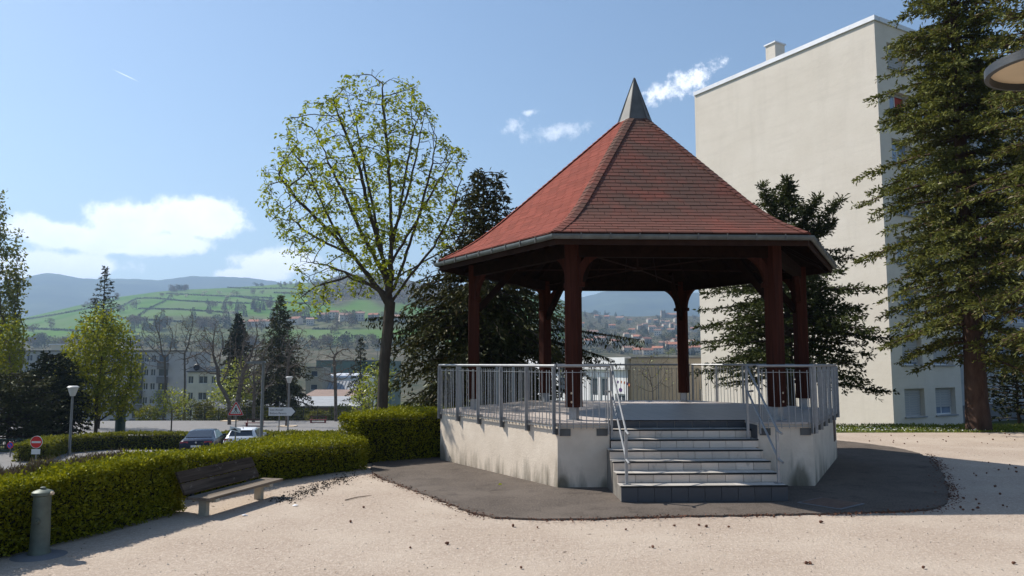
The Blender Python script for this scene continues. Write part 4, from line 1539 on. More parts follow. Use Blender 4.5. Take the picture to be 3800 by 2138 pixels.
def maple():
    rng = np.random.default_rng(21)
    Y = 22.0
    b0 = at(962, 1090, Y)
    root = thing('maple_tree', 'broad young tree coming into leaf behind the hedge, left of the bandstand', 'tree', (b0.x, b0.y, H1(b0.x, b0.y)))
    out = [(705, 640), (690, 590), (648, 520), (652, 440), (700, 400), (715, 330), (752, 278), (790, 275), (850, 228), (882, 182), (968, 168), (985, 225), (1062, 206), (1072, 260), (1105, 295), (1112, 340), (1150, 372), (1188, 392), (1175, 440),
           (1180, 500), (1165, 570), (1120, 640), (1050, 700), (1010, 745), (930, 735), (870, 740), (800, 800), (742, 775), (750, 700)]
    A = crown_px(out, Y, 3600, rng, 0.85, 0.45)
    q = np.sin(A[:, 0] * 2.1 + 1.0) * np.sin(A[:, 2] * 1.9 + 0.4) + np.sin(A[:, 1] * 2.3) * np.sin(A[:, 2] * 2.7 + 2 * A[:, 0])
    A = A[(q > -0.6) & (rng.random(len(A)) < 0.9)]
    lines = [(0, [(960, 1120), (961, 1040), (964, 960), (970, 880), (978, 800), (981, 765)]),
             (0, [(981, 765), (935, 705), (885, 640), (832, 560), (800, 490), (782, 440)]), (0.9, [(980, 755), (962, 650), (935, 530), (905, 410), (885, 310)]),
             (-0.6, [(981, 750), (986, 610), (986, 460), (976, 340), (970, 240)]), (1.0, [(984, 745), (1015, 650), (1050, 530), (1078, 410), (1090, 320)]), (-0.8, [(984, 760), (1035, 695), (1095, 625), (1140, 545), (1165, 470)]),
             (-1.0, [(950, 725), (880, 700), (810, 725), (760, 770)]), (0.6, [(890, 645), (820, 610), (750, 570), (712, 530)]),
             (1.4, [(972, 705), (905, 585), (850, 470), (805, 385), (790, 350)]), (-1.3, [(930, 695), (850, 600), (770, 520), (735, 465)]), (-1.5, [(975, 690), (940, 560), (915, 430), (880, 340), (868, 295)]),
             (1.6, [(980, 650), (1002, 510), (1015, 390), (1030, 290), (1045, 225)]), (-1.6, [(984, 660), (1050, 570), (1110, 480), (1160, 415)]), (1.3, [(984, 705), (1070, 650), (1140, 600), (1170, 540)]),
             (1.5, [(955, 735), (890, 690), (800, 655), (720, 640)]), (-1.4, [(985, 600), (1030, 500), (1060, 400), (1085, 310)])]
    P, par = [], []
    for k, (dep, px) in enumerate(lines):
        pts = [np.array(at(x, y, Y)) + np.array([0, dep * i / (len(px) - 1), 0]) for i, (x, y) in enumerate(px)]
        if k == 0: pts[0][2] = H1(b0.x, b0.y) - 0.1
        dense = []
        for a, b in zip(pts, pts[1:]):
            m = max(2, int(np.linalg.norm(b - a) / 0.22))
            dense += [a + (b - a) * i / m + rng.normal(size=3) * (0.012 if k else 0.004) for i in range(m)]
        dense.append(pts[-1])
        if k == 0:
            start_ = -1
        else:
            start_ = int(np.linalg.norm(np.array(P) - dense[0], axis=1).argmin())
            dense = dense[1:]
        for i, q in enumerate(dense):
            par.append(start_ if i == 0 else len(P) - 1)
            P.append(q)
    P, par, r = leafy(root, P, A, rng, 0.20, 0.21, 'leaf_maple', 0.105, 0.0, tip=0.0060, power=2.2, trop=(0, 0, 0.22), iters=170, sides=6, wig=0.4, rmax=0.165, parents=par, bark='bark_maple')
    # small drooping bunches of young leaves at the shoot ends
    kids = np.bincount(par[par >= 0], minlength=len(P))
    tips = np.nonzero((kids == 0) | ((r < 0.0105) & (rng.random(len(P)) < 0.16)))[0]
    k = rng.poisson(15.0, len(tips)) * (rng.random(len(tips)) < 0.85)
    idx = np.repeat(tips, k)
    Q = P[idx] + rng.normal(size=(len(idx), 3)) * 0.075
    D = rdirs(len(idx), rng); D[:, 2] = D[:, 2] * 0.5 - 0.45
    V, F = leaves(Q, D, 0.125, 0.5, rng, flat=0.5)
    mesh_np('crown', V, F, 'leaf_maple', root)


maple()


def near_conifers():
    # cedar behind the bandstand, left
    rng = np.random.default_rng(31)
    p = at(1215, 900, 25.5)
    root = thing('cedar_tree', 'dark layered cedar behind the left side of the bandstand', 'tree', (p.x, p.y, H1(p.x, p.y)))
    hgt = at(1215, 432, 25.5).z - H1(p.x, p.y)
    conifer(root, (p.x, p.y, H1(p.x, p.y)), hgt, 3.9, lambda f: float(np.interp(f, [0, .3, .5, .62, .75, .9, 1], [.9, .98, .74, .50, .34, .28, .14])), rng, 'needle_cedar', n_br=230, crown0=0.10, tuft=0.17, aspect=0.30, twig=0.30, gap=0.10, droop=0.30, rise=0.22, dens=1.15, hang=0.28, lift_tip=0.02, trunk_r=0.24,
            dry=lambda T, b, g: g.random(len(T)) < 0.06)
    # one long limb that reaches behind the posts
    L = MB(); T, Dr = [], []
    for (x0, y0, x1, y1) in ((1240, 840, 1612, 855), (1250, 850, 1540, 905), (1220, 830, 925, 800), (1215, 800, 960, 850)):
        a, b = at(x0, y0, 25.5), at(x1, y1, 24.3)
        m = 40
        for i in range(m):
            s = i / (m - 1)
            q = a.lerp(b, s) + Vector((0, 0, 0.25 * math.sin(s * math.pi)))
            nt = 7
            for _ in range(nt):
                sd_ = rng.normal() * 0.55 * (1 - 0.6 * s)
                ln = rng.uniform(0.2, 0.75) * (1.05 - s * 0.7)
                u = np.linspace(0, 1, max(2, int(ln / 0.09)))
                T.append(np.array(q)[None] + np.stack([u * rng.normal() * 0.12, u * 0 + sd_ * 1.0, -u * ln], -1)); Dr.append(np.stack([rng.normal(size=len(u)) * .5, rng.normal(size=len(u)) * .5, -np.ones(len(u))], -1))
        L.tube([a, a.lerp(b, .5) + Vector((0, 0, .25)), b], [0.06, 0.035, 0.012], 5)
    T = np.concatenate(T); Dr = np.concatenate(Dr)
    V, F = leaves(T, Dr, 0.15, 0.28, rng); mesh_np('low_branches', V, F, 'needle_dark', root)
    L.build('low_limbs', 'bark_dark', root)

    # fir in front of the pale gable
    rng = np.random.default_rng(33)
    Y = 31.0
    p = at(1985, 900, Y)
    zb = H1(p.x, p.y)
    root = thing('fir_tree', 'spreading fir with a ragged flat top in front of the pale gable wall', 'tree', (p.x, p.y, zb))
    hgt = at(1985, 470, Y).z - zb

    def pf(f):
        return float(np.interp(f, [0, 0.12, 0.3, 0.45, 0.6, 0.75, 0.88, 1.0], [0.95, 1.0, 0.98, 0.85, 0.62, 0.42, 0.30, 0.10]))
    conifer(root, (p.x, p.y, zb), hgt, 4.5, pf, rng, 'needle_fir', n_br=175, crown0=0.18, tuft=0.165, aspect=0.34, twig=0.30, gap=0.085, droop=0.22, rise=0.30, dens=1.15, lenvar=(0.4, 1.12), bark='bark_dark', trunk_r=0.22, lift_tip=0.16, hang=0.05)
    # extra leading shoots
    T, Dr = [], []
    lm = MB()
    for (x0, y0, x1, y1) in ((1985, 640, 1918, 470), (1985, 640, 1950, 560), (1990, 620, 2060, 500), (1990, 640, 2115, 505), (1990, 660, 2095, 560), (1985, 560, 1980, 452)):
        a, b = at(x0, y0, Y), at(x1, y1, Y - 0.6)
        lm.tube([a, a.lerp(b, .5) - Vector((0, 0, .12)), b], [0.05, 0.03, 0.01], 5)
        for i in range(26):
            s = 0.3 + 0.7 * i / 25
            q = np.array(a.lerp(b, s))
            for _ in range(9):
                d = rdirs(1, rng)[0] * np.array([1, 1, .7]); d[2] += 0.35
                u = np.linspace(0.05, 1, 4)[:, None] * rng.uniform(0.2, 0.62) * (1.2 - s * 0.75)
                T.append(q + d * u); Dr.append(np.tile(d, (4, 1)) + rng.normal(size=(4, 3)) * .4)
    T = np.concatenate(T); Dr = np.concatenate(Dr)
    V, F = leaves(T, Dr, 0.17, 0.34, rng); mesh_np('leading_shoots', V, F, 'needle_fir', root)
    lm.build('leaders', 'bark_dark', root)

    # tall spruce on the crest
    rng = np.random.default_rng(35)
    p = gz(2462, 1082, 0.0)
    p = Vector((p.x, p.y, H1(p.x, p.y)))
    root = thing('spruce_tree', 'tall dense spruce with reddish trunk at the corner of the tall block', 'tree', tuple(p))

    def ps(f):
        return float(np.interp(f, [0, 0.10, 0.25, 0.45, 0.62, 0.8, 0.92, 1.0], [0.86, 1.0, 0.98, 0.88, 0.72, 0.52, 0.30, 0.02]))
    conifer(root, tuple(p), 20.5, 3.75, ps, rng, 'needle_spruce', n_br=380, crown0=0.125, tuft=0.155, aspect=0.30, twig=0.25, gap=0.07, droop=0.34, rise=0.14, dens=1.6, whorl=0.55, lenvar=(0.45, 1.1), skip=0.05, bark='bark_red', trunk_r=0.36, lift_tip=0.08, hang=0.06,
            dry=lambda T, b, g: g.random(len(T)) < (0.05 + 0.25 * ((np.sin(T[:, 0] * 2.3) * np.sin(T[:, 2] * 1.9 + 1)) > 0.75)))
    # its neighbour at the frame edge
    rng = np.random.default_rng(37)
    q = gz(2680, 1110, 0.0)
    q = Vector((q.x, q.y, H1(q.x, q.y)))
    root = thing('spruce_tree', 'second spruce half cut off by the right picture edge, dry brown tips', 'tree', tuple(q))
    conifer(root, tuple(q), 17.0, 2.9, ps, rng, 'needle_spruce', n_br=220, crown0=0.16, tuft=0.155, aspect=0.28, twig=0.26, gap=0.078, droop=0.36, rise=0.10, dens=1.2, whorl=0.7, lenvar=(0.4, 1.1), skip=0.1, bark='bark_red', trunk_r=0.3, lift_tip=0.05, hang=0.10,
            dry=lambda T, b, g: g.random(len(T)) < 0.22)
    # dark shrub under it
    rng = np.random.default_rng(39)
    s = at(2560, 1000, 30.5)
    zb = H1(s.x, s.y)
    root = thing('yew_shrub', 'dark rounded shrub in shade beside the spruce trunk', 'shrub', (s.x, s.y, zb))
    conifer(root, (s.x, s.y, zb), 3.2, 1.6, lambda f: math.sqrt(max(0.05, 1 - (2 * f - 0.8) ** 2 / 1.6)), rng, 'needle_dark', n_br=60, crown0=0.05, tuft=0.16, aspect=0.4, twig=0.35, gap=0.11, droop=0.2, rise=0.3, dens=0.9)


near_conifers()


def street_trees():
    # ---- conical cedars and spruces of the middle distance
    def con(name, label, x, ytop, ybase, Y, rad, mat, pf, seed, **k):
        rng = np.random.default_rng(seed)
        p = at(x, ybase, Y)
        zb = H1(p.x, p.y)
        root = thing(name, label, 'tree', (p.x, p.y, zb))
        conifer(root, (p.x, p.y, zb), at(x, ytop, Y).z - zb, rad, pf, rng, mat, **k)
    cone = lambda f: (1 - f) ** 0.9 + 0.03
    con('cedar_tree', 'young cedar with a thin spiky top rising behind the bright green tree', 245, 672, 1060, 72, 4.6, 'needle_blue', lambda f: (1 - f) ** 0.95 * 1.0 + 0.02, 51, n_br=120, tuft=0.28, twig=0.22, gap=0.2, droop=0.05, rise=0.15, dens=0.55, aspect=0.26, trunk_r=0.22, lift_tip=0.06)
    con('conifer_tree', 'black green conifer mass left of the bright green tree', 118, 892, 1100, 52, 2.7, 'needle_dark', lambda f: float(np.interp(f, [0, .3, .7, 1], [1, 1, .8, .25])), 52, n_br=120, tuft=0.26, twig=0.35, gap=0.16, dens=0.9, aspect=0.4, crown0=0.02)
    con('cedar_tree', 'cedar with flat layered boughs at the left picture edge', 18, 940, 1110, 49, 4.2, 'needle_cedar', lambda f: float(np.interp(f, [0, .4, .8, 1], [.9, 1, .8, .3])), 53, n_br=90, tuft=0.22, twig=0.3, gap=0.14, droop=0.0, rise=0.05, dens=0.85, aspect=0.36, crown0=0.08)
    con('sequoia_tree', 'smooth dark cone shaped sequoia rising above the bare street trees', 592, 790, 1020, 125, 2.9, 'needle_dark', lambda f: float(np.interp(f, [0, .3, .7, 1], [.9, 1, .72, .1])), 54, n_br=170, tuft=0.36, twig=0.3, gap=0.22, droop=0.3, rise=0.35, dens=1.1, aspect=0.5)
    con('spruce_tree', 'dark drooping spruce behind the street lamp with the flat head', 697, 745, 1045, 100, 6.0, 'needle_cedar', lambda f: float(np.interp(f, [0, .2, .5, .8, 1], [1, .9, .5, .24, .04])), 55, n_br=190, tuft=0.34, twig=0.28, gap=0.2, droop=0.4, rise=0.1, dens=0.75, aspect=0.32, crown0=0.12, hang=0.2)
    con('spruce_tree', 'small dark spruce in the gap between the budding tree and the lime green bush', 905, 850, 1030, 110, 3.0, 'needle_dark', cone, 56, n_br=80, tuft=0.3, twig=0.3, gap=0.2, dens=0.8, aspect=0.35)

    # ---- leafy trees
    rng = np.random.default_rng(61)
    Y = 56
    p = at(240, 1095, Y); zb = H1(p.x, p.y)
    root = thing('hornbeam_tree', 'bright green vase shaped tree at the street, in full young leaf', 'tree', (p.x, p.y, zb))
    out = [(180, 1010), (150, 960), (148, 900), (178, 850), (205, 800), (235, 782), (262, 778), (300, 800), (325, 830), (338, 880), (352, 930), (350, 980), (332, 1030), (300, 1050), (262, 1060), (215, 1050)]
    A = crown_px(out, Y, 800, rng, 0.9, 0.5)
    tr = [np.array((p.x, p.y, zb + h)) for h in (-0.1, .3, .7, 1.1, 1.5)]
    leafy(root, tr, A, rng, 0.32, 0.4, 'leaf_hornbeam', 0.26, 13, bark='bark_dark', tip=0.014, spread=0.26, tiponly=0.05, aspect=0.55, flat=0.6, part='crown')

    def small(name, label, x, ybase, out, Y, mat, per, ls, seed, n=260, step=0.28, bark='bark_grey', spread=0.22, tip=0.012):
        rng = np.random.default_rng(seed)
        p = at(x, ybase, Y); zb = H1(p.x, p.y)
        root = thing(name, label, 'tree', (p.x, p.y, zb))
        A = crown_px(out, Y, n, rng, 0.9, 0.4)
        zc = A[:, 2].min()
        hh = max(zc - zb, 0.4)
        tr = [np.array((p.x, p.y, zb - 0.1 + (hh + 0.1) * k / 5)) for k in range(6)]
        leafy(root, tr, A, rng, step, step * 1.2, mat, ls, per, bark=bark, tip=tip, spread=spread, tiponly=tip * 3.2, aspect=0.6, flat=0.4, part='crown')
    small('street_tree', 'small round yellow green street tree in front of the grey flats', 430, 1095, [(388, 1010), (400, 985), (430, 972), (462, 985), (480, 1010), (465, 1040), (425, 1045), (395, 1035)], 56, 'leaf_lime', 7, 0.17, 62, n=180, step=0.25)
    small('poplar_tree', 'tall slender poplar cut by the left picture edge', 2, 1085, [(-30, 700), (-26, 560), (-8, 500), (4, 478), (18, 520), (30, 640), (40, 760), (50, 900), (30, 980), (-60, 960), (-60, 800)], 66, 'leaf_poplar', 15, 0.34, 63, n=520, step=0.45, spread=0.28, tip=0.016)
    small('poplar_tree', 'shorter poplar with an upright crown just right of the tall one', 43, 1085, [(24, 800), (22, 690), (34, 600), (44, 572), (56, 610), (62, 690), (60, 780), (50, 840), (34, 860)], 67, 'leaf_poplar', 14, 0.32, 64, n=360, step=0.45, spread=0.26, tip=0.016)
    small('willow_bush', 'yellow green bushy tree in front of the poplars', 25, 1080, [(-20, 860), (10, 815), (40, 795), (62, 830), (68, 880), (55, 930), (20, 960), (-30, 950)], 62, 'leaf_hornbeam', 14, 0.28, 65, n=260, step=0.4, spread=0.28, tip=0.014)
    small('lime_bush', 'yellow green bush behind the low school roofs and crossing sign', 575, 1030, [(525, 1000), (545, 950), (575, 915), (610, 905), (640, 940), (650, 1000), (600, 1020), (545, 1020)], 96, 'leaf_lime', 9, 0.32, 66, n=260, step=0.5, spread=0.4, tip=0.016)
    small('lime_bush', 'lime green bush immediately left of the budding tree trunk', 935, 1060, [(880, 1010), (895, 960), (920, 915), (950, 900), (985, 930), (990, 1000), (960, 1035), (905, 1035)], 46, 'leaf_lime', 8, 0.17, 67, n=300, step=0.25, spread=0.2, tip=0.010)
    small('school_tree', 'thin bare shrub tree with a few buds in front of the beige wall', 1642, 1005, [(1590, 985), (1580, 930), (1600, 885), (1640, 880), (1690, 890), (1705, 930), (1690, 985), (1645, 990)], 47, 'leaf_lime', 0.25, 0.12, 68, n=170, step=0.22, spread=0.1, tip=0.008, bark='bark_grey')
    small('sapling', 'slender sapling with fresh yellow leaves behind the front left post', 1432, 1000, [(1405, 960), (1400, 915), (1425, 893), (1460, 900), (1470, 940), (1450, 980)], 27, 'leaf_lime', 1.6, 0.10, 69, n=60, step=0.14, spread=0.08, tip=0.005)

    # ---- bare street trees
    def bare(label, pts, out, Y, seed, n, rmax, name='bare_tree', step=0.35, ybase=None):
        rng = np.random.default_rng(seed)
        p = at(pts[0][0], pts[0][1], Y); zb = H1(p.x, p.y)
        root = thing(name, label, 'tree', (p.x, p.y, zb))
        tr = [np.array((p.x, p.y, zb - 0.1))] + [np.array(at(x, y, Y)) for x, y in pts[1:]]
        d = []
        for a, b in zip(tr, tr[1:]):
            m = max(1, int(np.linalg.norm(b - a) / 0.7))
            for k in range(m): d.append(a + (b - a) * k / m)
        d.append(tr[-1])
        A = crown_px(out, Y, n * 2, rng, 0.8, 0.3)
        tip = 0.00024 * Y
        leafy(root, d, A, rng, step, step * 1.1, 'twig_haze', 0.55, 1.6, bark='bark_grey', tip=tip, rmax=rmax, trop=(0, 0, 0.15), power=2.2, aspect=0.05, spread=0.12, tiponly=tip * 1.6, part='twigs')
    bare('tall bare tree with thin upright trunk left of the pair before the grey flats', [(410, 1060), (416, 960), (414, 900)], [(340, 870), (360, 800), (410, 775), (440, 820), (445, 900), (400, 930), (360, 920)], 112, 71, 160, 0.16, step=0.5)
    bare('tall bare tree with straight trunk right of the pair before the grey flats', [(463, 1060), (465, 960), (464, 890)], [(430, 880), (440, 810), (470, 772), (520, 810), (545, 870), (510, 930), (450, 930)], 112, 72, 160, 0.15, step=0.5)
    bare('bare street tree with bent double stem directly behind the crossing sign', [(577, 1060), (576, 1015), (565, 990), (550, 965)], [(470, 900), (490, 840), (540, 790), (580, 830), (600, 900), (575, 960), (500, 950)], 80, 73, 170, 0.20)
    bare('thick leaning bare tree between the crossing sign and the flat headed lamp', [(592, 1050), (600, 990), (612, 935)], [(585, 880), (600, 810), (640, 790), (690, 840), (700, 920), (650, 960), (600, 940)], 92, 74, 190, 0.30)
    bare('small bare tree with fan of stems left of the flat headed lamp pole', [(637, 1062), (638, 1020), (640, 985)], [(585, 980), (590, 910), (640, 880), (690, 900), (700, 970), (650, 1000)], 86, 75, 160, 0.20)
    bare('bare street tree in a sand pit left of the red bench', [(720, 1075), (723, 1040), (727, 1000), (722, 950), (726, 900)], [(690, 920), (700, 840), (735, 810), (790, 840), (795, 900), (760, 960), (710, 960)], 76, 76, 150, 0.17)
    bare('bare open tree standing between the white roof and the budding tree', [(845, 1048), (844, 1000), (843, 960), (840, 900)], [(780, 920), (800, 870), (840, 845), (890, 870), (905, 930), (870, 965), (800, 965)], 88, 77, 110, 0.20)
    # shrubs along the school fence
    rng = np.random.default_rng(81)
    k = 0
    where = ['beside the small yellow green street tree', 'left of the white school gable', 'under the white school gable', 'right of the white school gable', 'behind the crossing sign', 'left of the flat headed lamp pole', 'behind the direction sign', 'right of the direction sign', 'behind the far red bench', 'left of the taller clipped hedge']
    for x, w in zip((372, 470, 515, 550, 600, 650, 690, 760, 800, 860), where):
        Y = 93 + rng.uniform(0, 3)
        p = at(x, 1060, Y); zb = H1(p.x, p.y)
        root = thing('fence_shrub', 'scruffy green shrub on the fence line ' + w, 'shrub', (p.x, p.y, zb), 0, 'shrubs along the school fence')
        n = 900
        D = rdirs(n, rng)
        rr = np.array([rng.uniform(1.0, 2.2), 0.9, rng.uniform(0.7, 1.7)])
        Q = D * rr * rng.uniform(0.5, 1.0, (n, 1)) + np.array([p.x, p.y, zb + rr[2] * 0.8])
        V, F = leaves(Q, D + rdirs(n, rng), 0.28, 0.5, rng)
        mesh_np('foliage', V, F, 'leaf_olive' if k % 3 else 'leaf_hedge_far', root)
        m = MB()
        for _ in range(5): m.tube([(p.x + rng.normal() * .2, p.y, zb - .1), (p.x + rng.normal() * .8, p.y + rng.normal() * .3, zb + rr[2] * 1.3)], [0.03, 0.008], 4)
        m.build('stems', 'bark_dark', root)
        k += 1


street_trees()

# ------------------------------------------------------------------ buildings
def facade(mb, o, eu, ev, inn, W, Hh, holes, depth=0.25):
    """wall plane with window openings (u0,v0,u1,v1) and their reveals; inn points into the building"""
    o, eu, ev, inn = Vector(o), Vector(eu), Vector(ev), Vector(inn)
    us = sorted({0, W} | {h[0] for h in holes} | {h[2] for h in holes})
    vs = sorted({0, Hh} | {h[1] for h in holes} | {h[3] for h in holes})
    P = lambda u, v, d=0: o + eu * u + ev * v + inn * d
    for i in range(len(us) - 1):
        for j in range(len(vs) - 1):
            cu, cv = (us[i] + us[i + 1]) / 2, (vs[j] + vs[j + 1]) / 2
            if any(h[0] < cu < h[2] and h[1] < cv < h[3] for h in holes): continue
            mb.add([P(us[i], vs[j]), P(us[i + 1], vs[j]), P(us[i + 1], vs[j + 1]), P(us[i], vs[j + 1])], [(0, 1, 2, 3)])
    for a, b, c, d in holes:
        for q in ([P(a, b), P(c, b), P(c, b, depth), P(a, b, depth)], [P(c, b), P(c, d), P(c, d, depth), P(c, b, depth)],
                  [P(c, d), P(a, d), P(a, d, depth), P(c, d, depth)], [P(a, d), P(a, b), P(a, b, depth), P(a, d, depth)]):
            mb.add(q, [(0, 1, 2, 3)])


def window(root, o, eu, ev, inn, h, depth, panes=2, shutter=0.0, glass='window_glass', sill=True, curtain=None, fr=0.06):
    """frame with panes set back in an opening; sub-parts pane, shutter, sill"""
    o, eu, ev, inn = Vector(o), Vector(eu), Vector(ev), Vector(inn)
    a, b, c, d = h
    P = lambda u, v, q: o + eu * u + ev * v + inn * q
    q = depth - 0.03
    m = MB()

    def bar(u0, v0, u1, v1, t=0.05, z=None):
        z = q if z is None else z
        m.prism([(u0, v0), (u1, v0), (u1, v1), (u0, v1)], o + inn * z, eu, ev, inn, t)
    bar(a, b, c, b + fr); bar(a, d - fr, c, d); bar(a, b + fr, a + fr, d - fr); bar(c - fr, b + fr, c, d - fr)
    w = (c - a) / panes
    for i in range(1, panes): bar(a + w * i - fr / 2, b + fr, a + w * i + fr / 2, d - fr)
    win = m.build('window', 'window_frame', root)
    for i in range(panes):
        m = MB()
        u0, u1 = a + w * i + fr / 2 + (fr / 2 if i == 0 else 0), a + w * (i + 1) - fr / 2 - (fr / 2 if i == panes - 1 else 0)
        m.prism([(u0, b + fr), (u1, b + fr), (u1, d - fr), (u0, d - fr)], o + inn * (q + 0.02), eu, ev, inn, 0.01)
        m.build('pane', (curtain if (curtain and i == panes - 1) else glass), win)
    if shutter > 0:
        m = MB(); t = d - (d - b) * shutter
        n = max(3, int((d - t) / 0.12))
        for i in range(n):
            v0 = t + (d - t) * i / n
            m.prism([(a + 0.01, v0), (c - 0.01, v0), (c - 0.01, v0 + (d - t) / n - 0.012), (a + 0.01, v0 + (d - t) / n - 0.012)], o + inn * (q - 0.05), eu, ev, inn, 0.02)
        m.build('shutter', 'shutter', win)
    if sill:
        m = MB(); m.prism([(a - 0.08, b - 0.07), (c + 0.08, b - 0.07), (c + 0.08, b - 0.004), (a - 0.08, b - 0.004)], o - inn * 0.09, eu, ev, inn, 0.085); m.build('sill', 'concrete_grey', win)
    return win


def tall_block():
    ztop, zb = 20.8, -2.4
    c0 = at(2226, 600, 38.9)
    c0 = Vector((c0.x, c0.y, 0))
    # far end of the gable: the parapet has the same height there
    d = ray(1748, 238); Yf = (ztop - CAM_H) / d.z * d.y
    f0 = at(1756, 600, Yf); f0 = Vector((f0.x, f0.y, 0))
    g = (f0 - c0); GL = g.length; g.normalize()
    e = Vector((g.y, -g.x, 0))
    if e.x < 0: e = -e
    root = thing('apartment_building', 'tall pale apartment block with blank sunlit gable and metal coping', 'building', (c0.x, c0.y, zb))
    Hh = ztop - zb
    up = Vector((0, 0, 1))
    # the end bay: where the ground floor corner shows in the photo
    r = ray(2420, 1000); r = Vector((r.x, r.y, 0))
    # solve c0 + e*s = r*t
    det = e.x * (-r.y) - (-r.x) * e.y
    BW = ((-c0.x) * (-r.y) - (-r.x) * (-c0.y)) / det
    BW = abs(BW)
    o = c0 + Vector((0, 0, zb))
    m = MB()
    facade(m, o, g, up, e, GL, Hh, [], 0)                       # gable
    m.build('gable_wall', 'block_render', root)
    st = 2.68
    holes, spec = [], []
    w1, w2 = (BW * 0.16, BW * 0.44), (BW * 0.60, BW * 0.90)
    for k in range(8):
        v0 = Hh - 1.0 - 1.55 - st * k
        if v0 < 0.2: v0 = 0.2
        holes.append((w1[0], v0, w1[1], v0 + 1.45)); holes.append((w2[0], v0, w2[1], v0 + 1.45))
        spec += [(k, 0), (k, 1)]
    m = MB()
    facade(m, o, e, up, g, BW, Hh, holes, 0.32)
    m.build('bay_wall', 'block_render', root)
    for h, (k, c) in zip(holes, spec):
        sh = {(0, 0): 0.82, (6, 0): 0.9, (6, 1): 0.9, (7, 0): 1.0, (7, 1): 0.72}.get((k, c), 0.12 if (k + c) % 3 else 0.5)
        window(root, o, e, up, g, h, 0.32, 2, sh, 'window_sky', True, 'curtain_red' if (k, c) == (1, 0) else None)
    # set-back wing with window bands and coloured panels
    back = 1.3
    o2 = o + e * BW + g * back
    WL = 22.0
    m = MB()
    m.add([o + e * BW, o + e * BW + g * back, o + e * BW + g * back + up * Hh, o + e * BW + up * Hh], [(0, 1, 2, 3)])
    m.build('return_wall', 'block_render', root)
    hol = []
    for k in range(7):
        v0 = Hh - 1.0 - 1.55 - st * k
        for j in range(8):
            hol.append((0.25 + j * 2.7, v0, 0.25 + j * 2.7 + 2.4, v0 + 1.5))
    m = MB(); facade(m, o2, e, up, g, WL, Hh, hol, 0.2); m.build('wing_wall', 'siding', root)
    for i, h in enumerate(hol):
        if h[0] > 12: continue
        window(root, o2, e, up, g, h, 0.2, 3, 0.0, 'window_sky', False)
    rr = random.Random(2)
    for k in range(7):
        for j in range(5):
            v0 = Hh - 1.0 - 1.55 - st * k - 1.05
            col = 'panel_yellow' if (k, j) in ((1, 1), (1, 0)) else ('panel_red' if (k, j) in ((3, 1), (3, 2), (4, 0)) else 'siding')
            m = MB()
            for s_ in range(6):
                m.prism([(0.25 + j * 2.7, v0 + s_ * 0.16), (2.65 + j * 2.7, v0 + s_ * 0.16), (2.65 + j * 2.7, v0 + s_ * 0.16 + 0.135), (0.25 + j * 2.7, v0 + s_ * 0.16 + 0.135)], o2 - g * 0.06, e, up, g, 0.05)
            m.build('cladding_panel', col, root)
    m = MB(); m.prism([(0, 0), (WL, 0), (WL, 2.2), (0, 2.2)], o2 - g * 0.01 + up * 0.0, e, up, g, 0.008); m.build('plinth_wall', 'grey_dark', root)
    # roof, coping, roof hut
    m = MB(); m.add([o + up * (Hh - 0.3), o + g * GL + up * (Hh - 0.3), o + g * GL + e * (BW + WL) + up * (Hh - 0.3), o + e * (BW + WL) + up * (Hh - 0.3)], [(0, 1, 2, 3)]); m.build('roof', 'roof_grey', root)
    m = MB()
    facade(m, o + g * GL, e, up, -g, BW + WL, Hh, [], 0); m.build('rear_wall', 'block_render', root)
    n = 6
    for i in range(n):
        a, b = o + up * (Hh + 0.02) + g * (GL * i / n - (0.08 if i == 0 else -0.004)), o + up * (Hh + 0.02) + g * (GL * (i + 1) / n)
        m = MB(); m.beam(a + e * 0.12, b + e * 0.12, 0.42, 0.26); m.build('coping', 'coping', root)
    m = MB(); m.beam(o + up * (Hh + 0.02) + g * 0.12 + e * 0.345, o + up * (Hh + 0.02) + g * 0.12 + e * BW, 0.42, 0.26); m.build('coping', 'coping', root)
    m = MB(); q = at(1950, 130, Yf - 4.0); m.box((q.x, q.y, ztop + 0.55), (0.75, 0.9, 2.4), rz=math.atan2(g.y, g.x)); ch = m.build('chimney', 'block_render', root)
    m = MB(); m.box((q.x, q.y, ztop + 1.79), (0.9, 1.05, 0.09), rz=math.atan2(g.y, g.x)); m.build('cap', 'coping', ch)


tall_block()


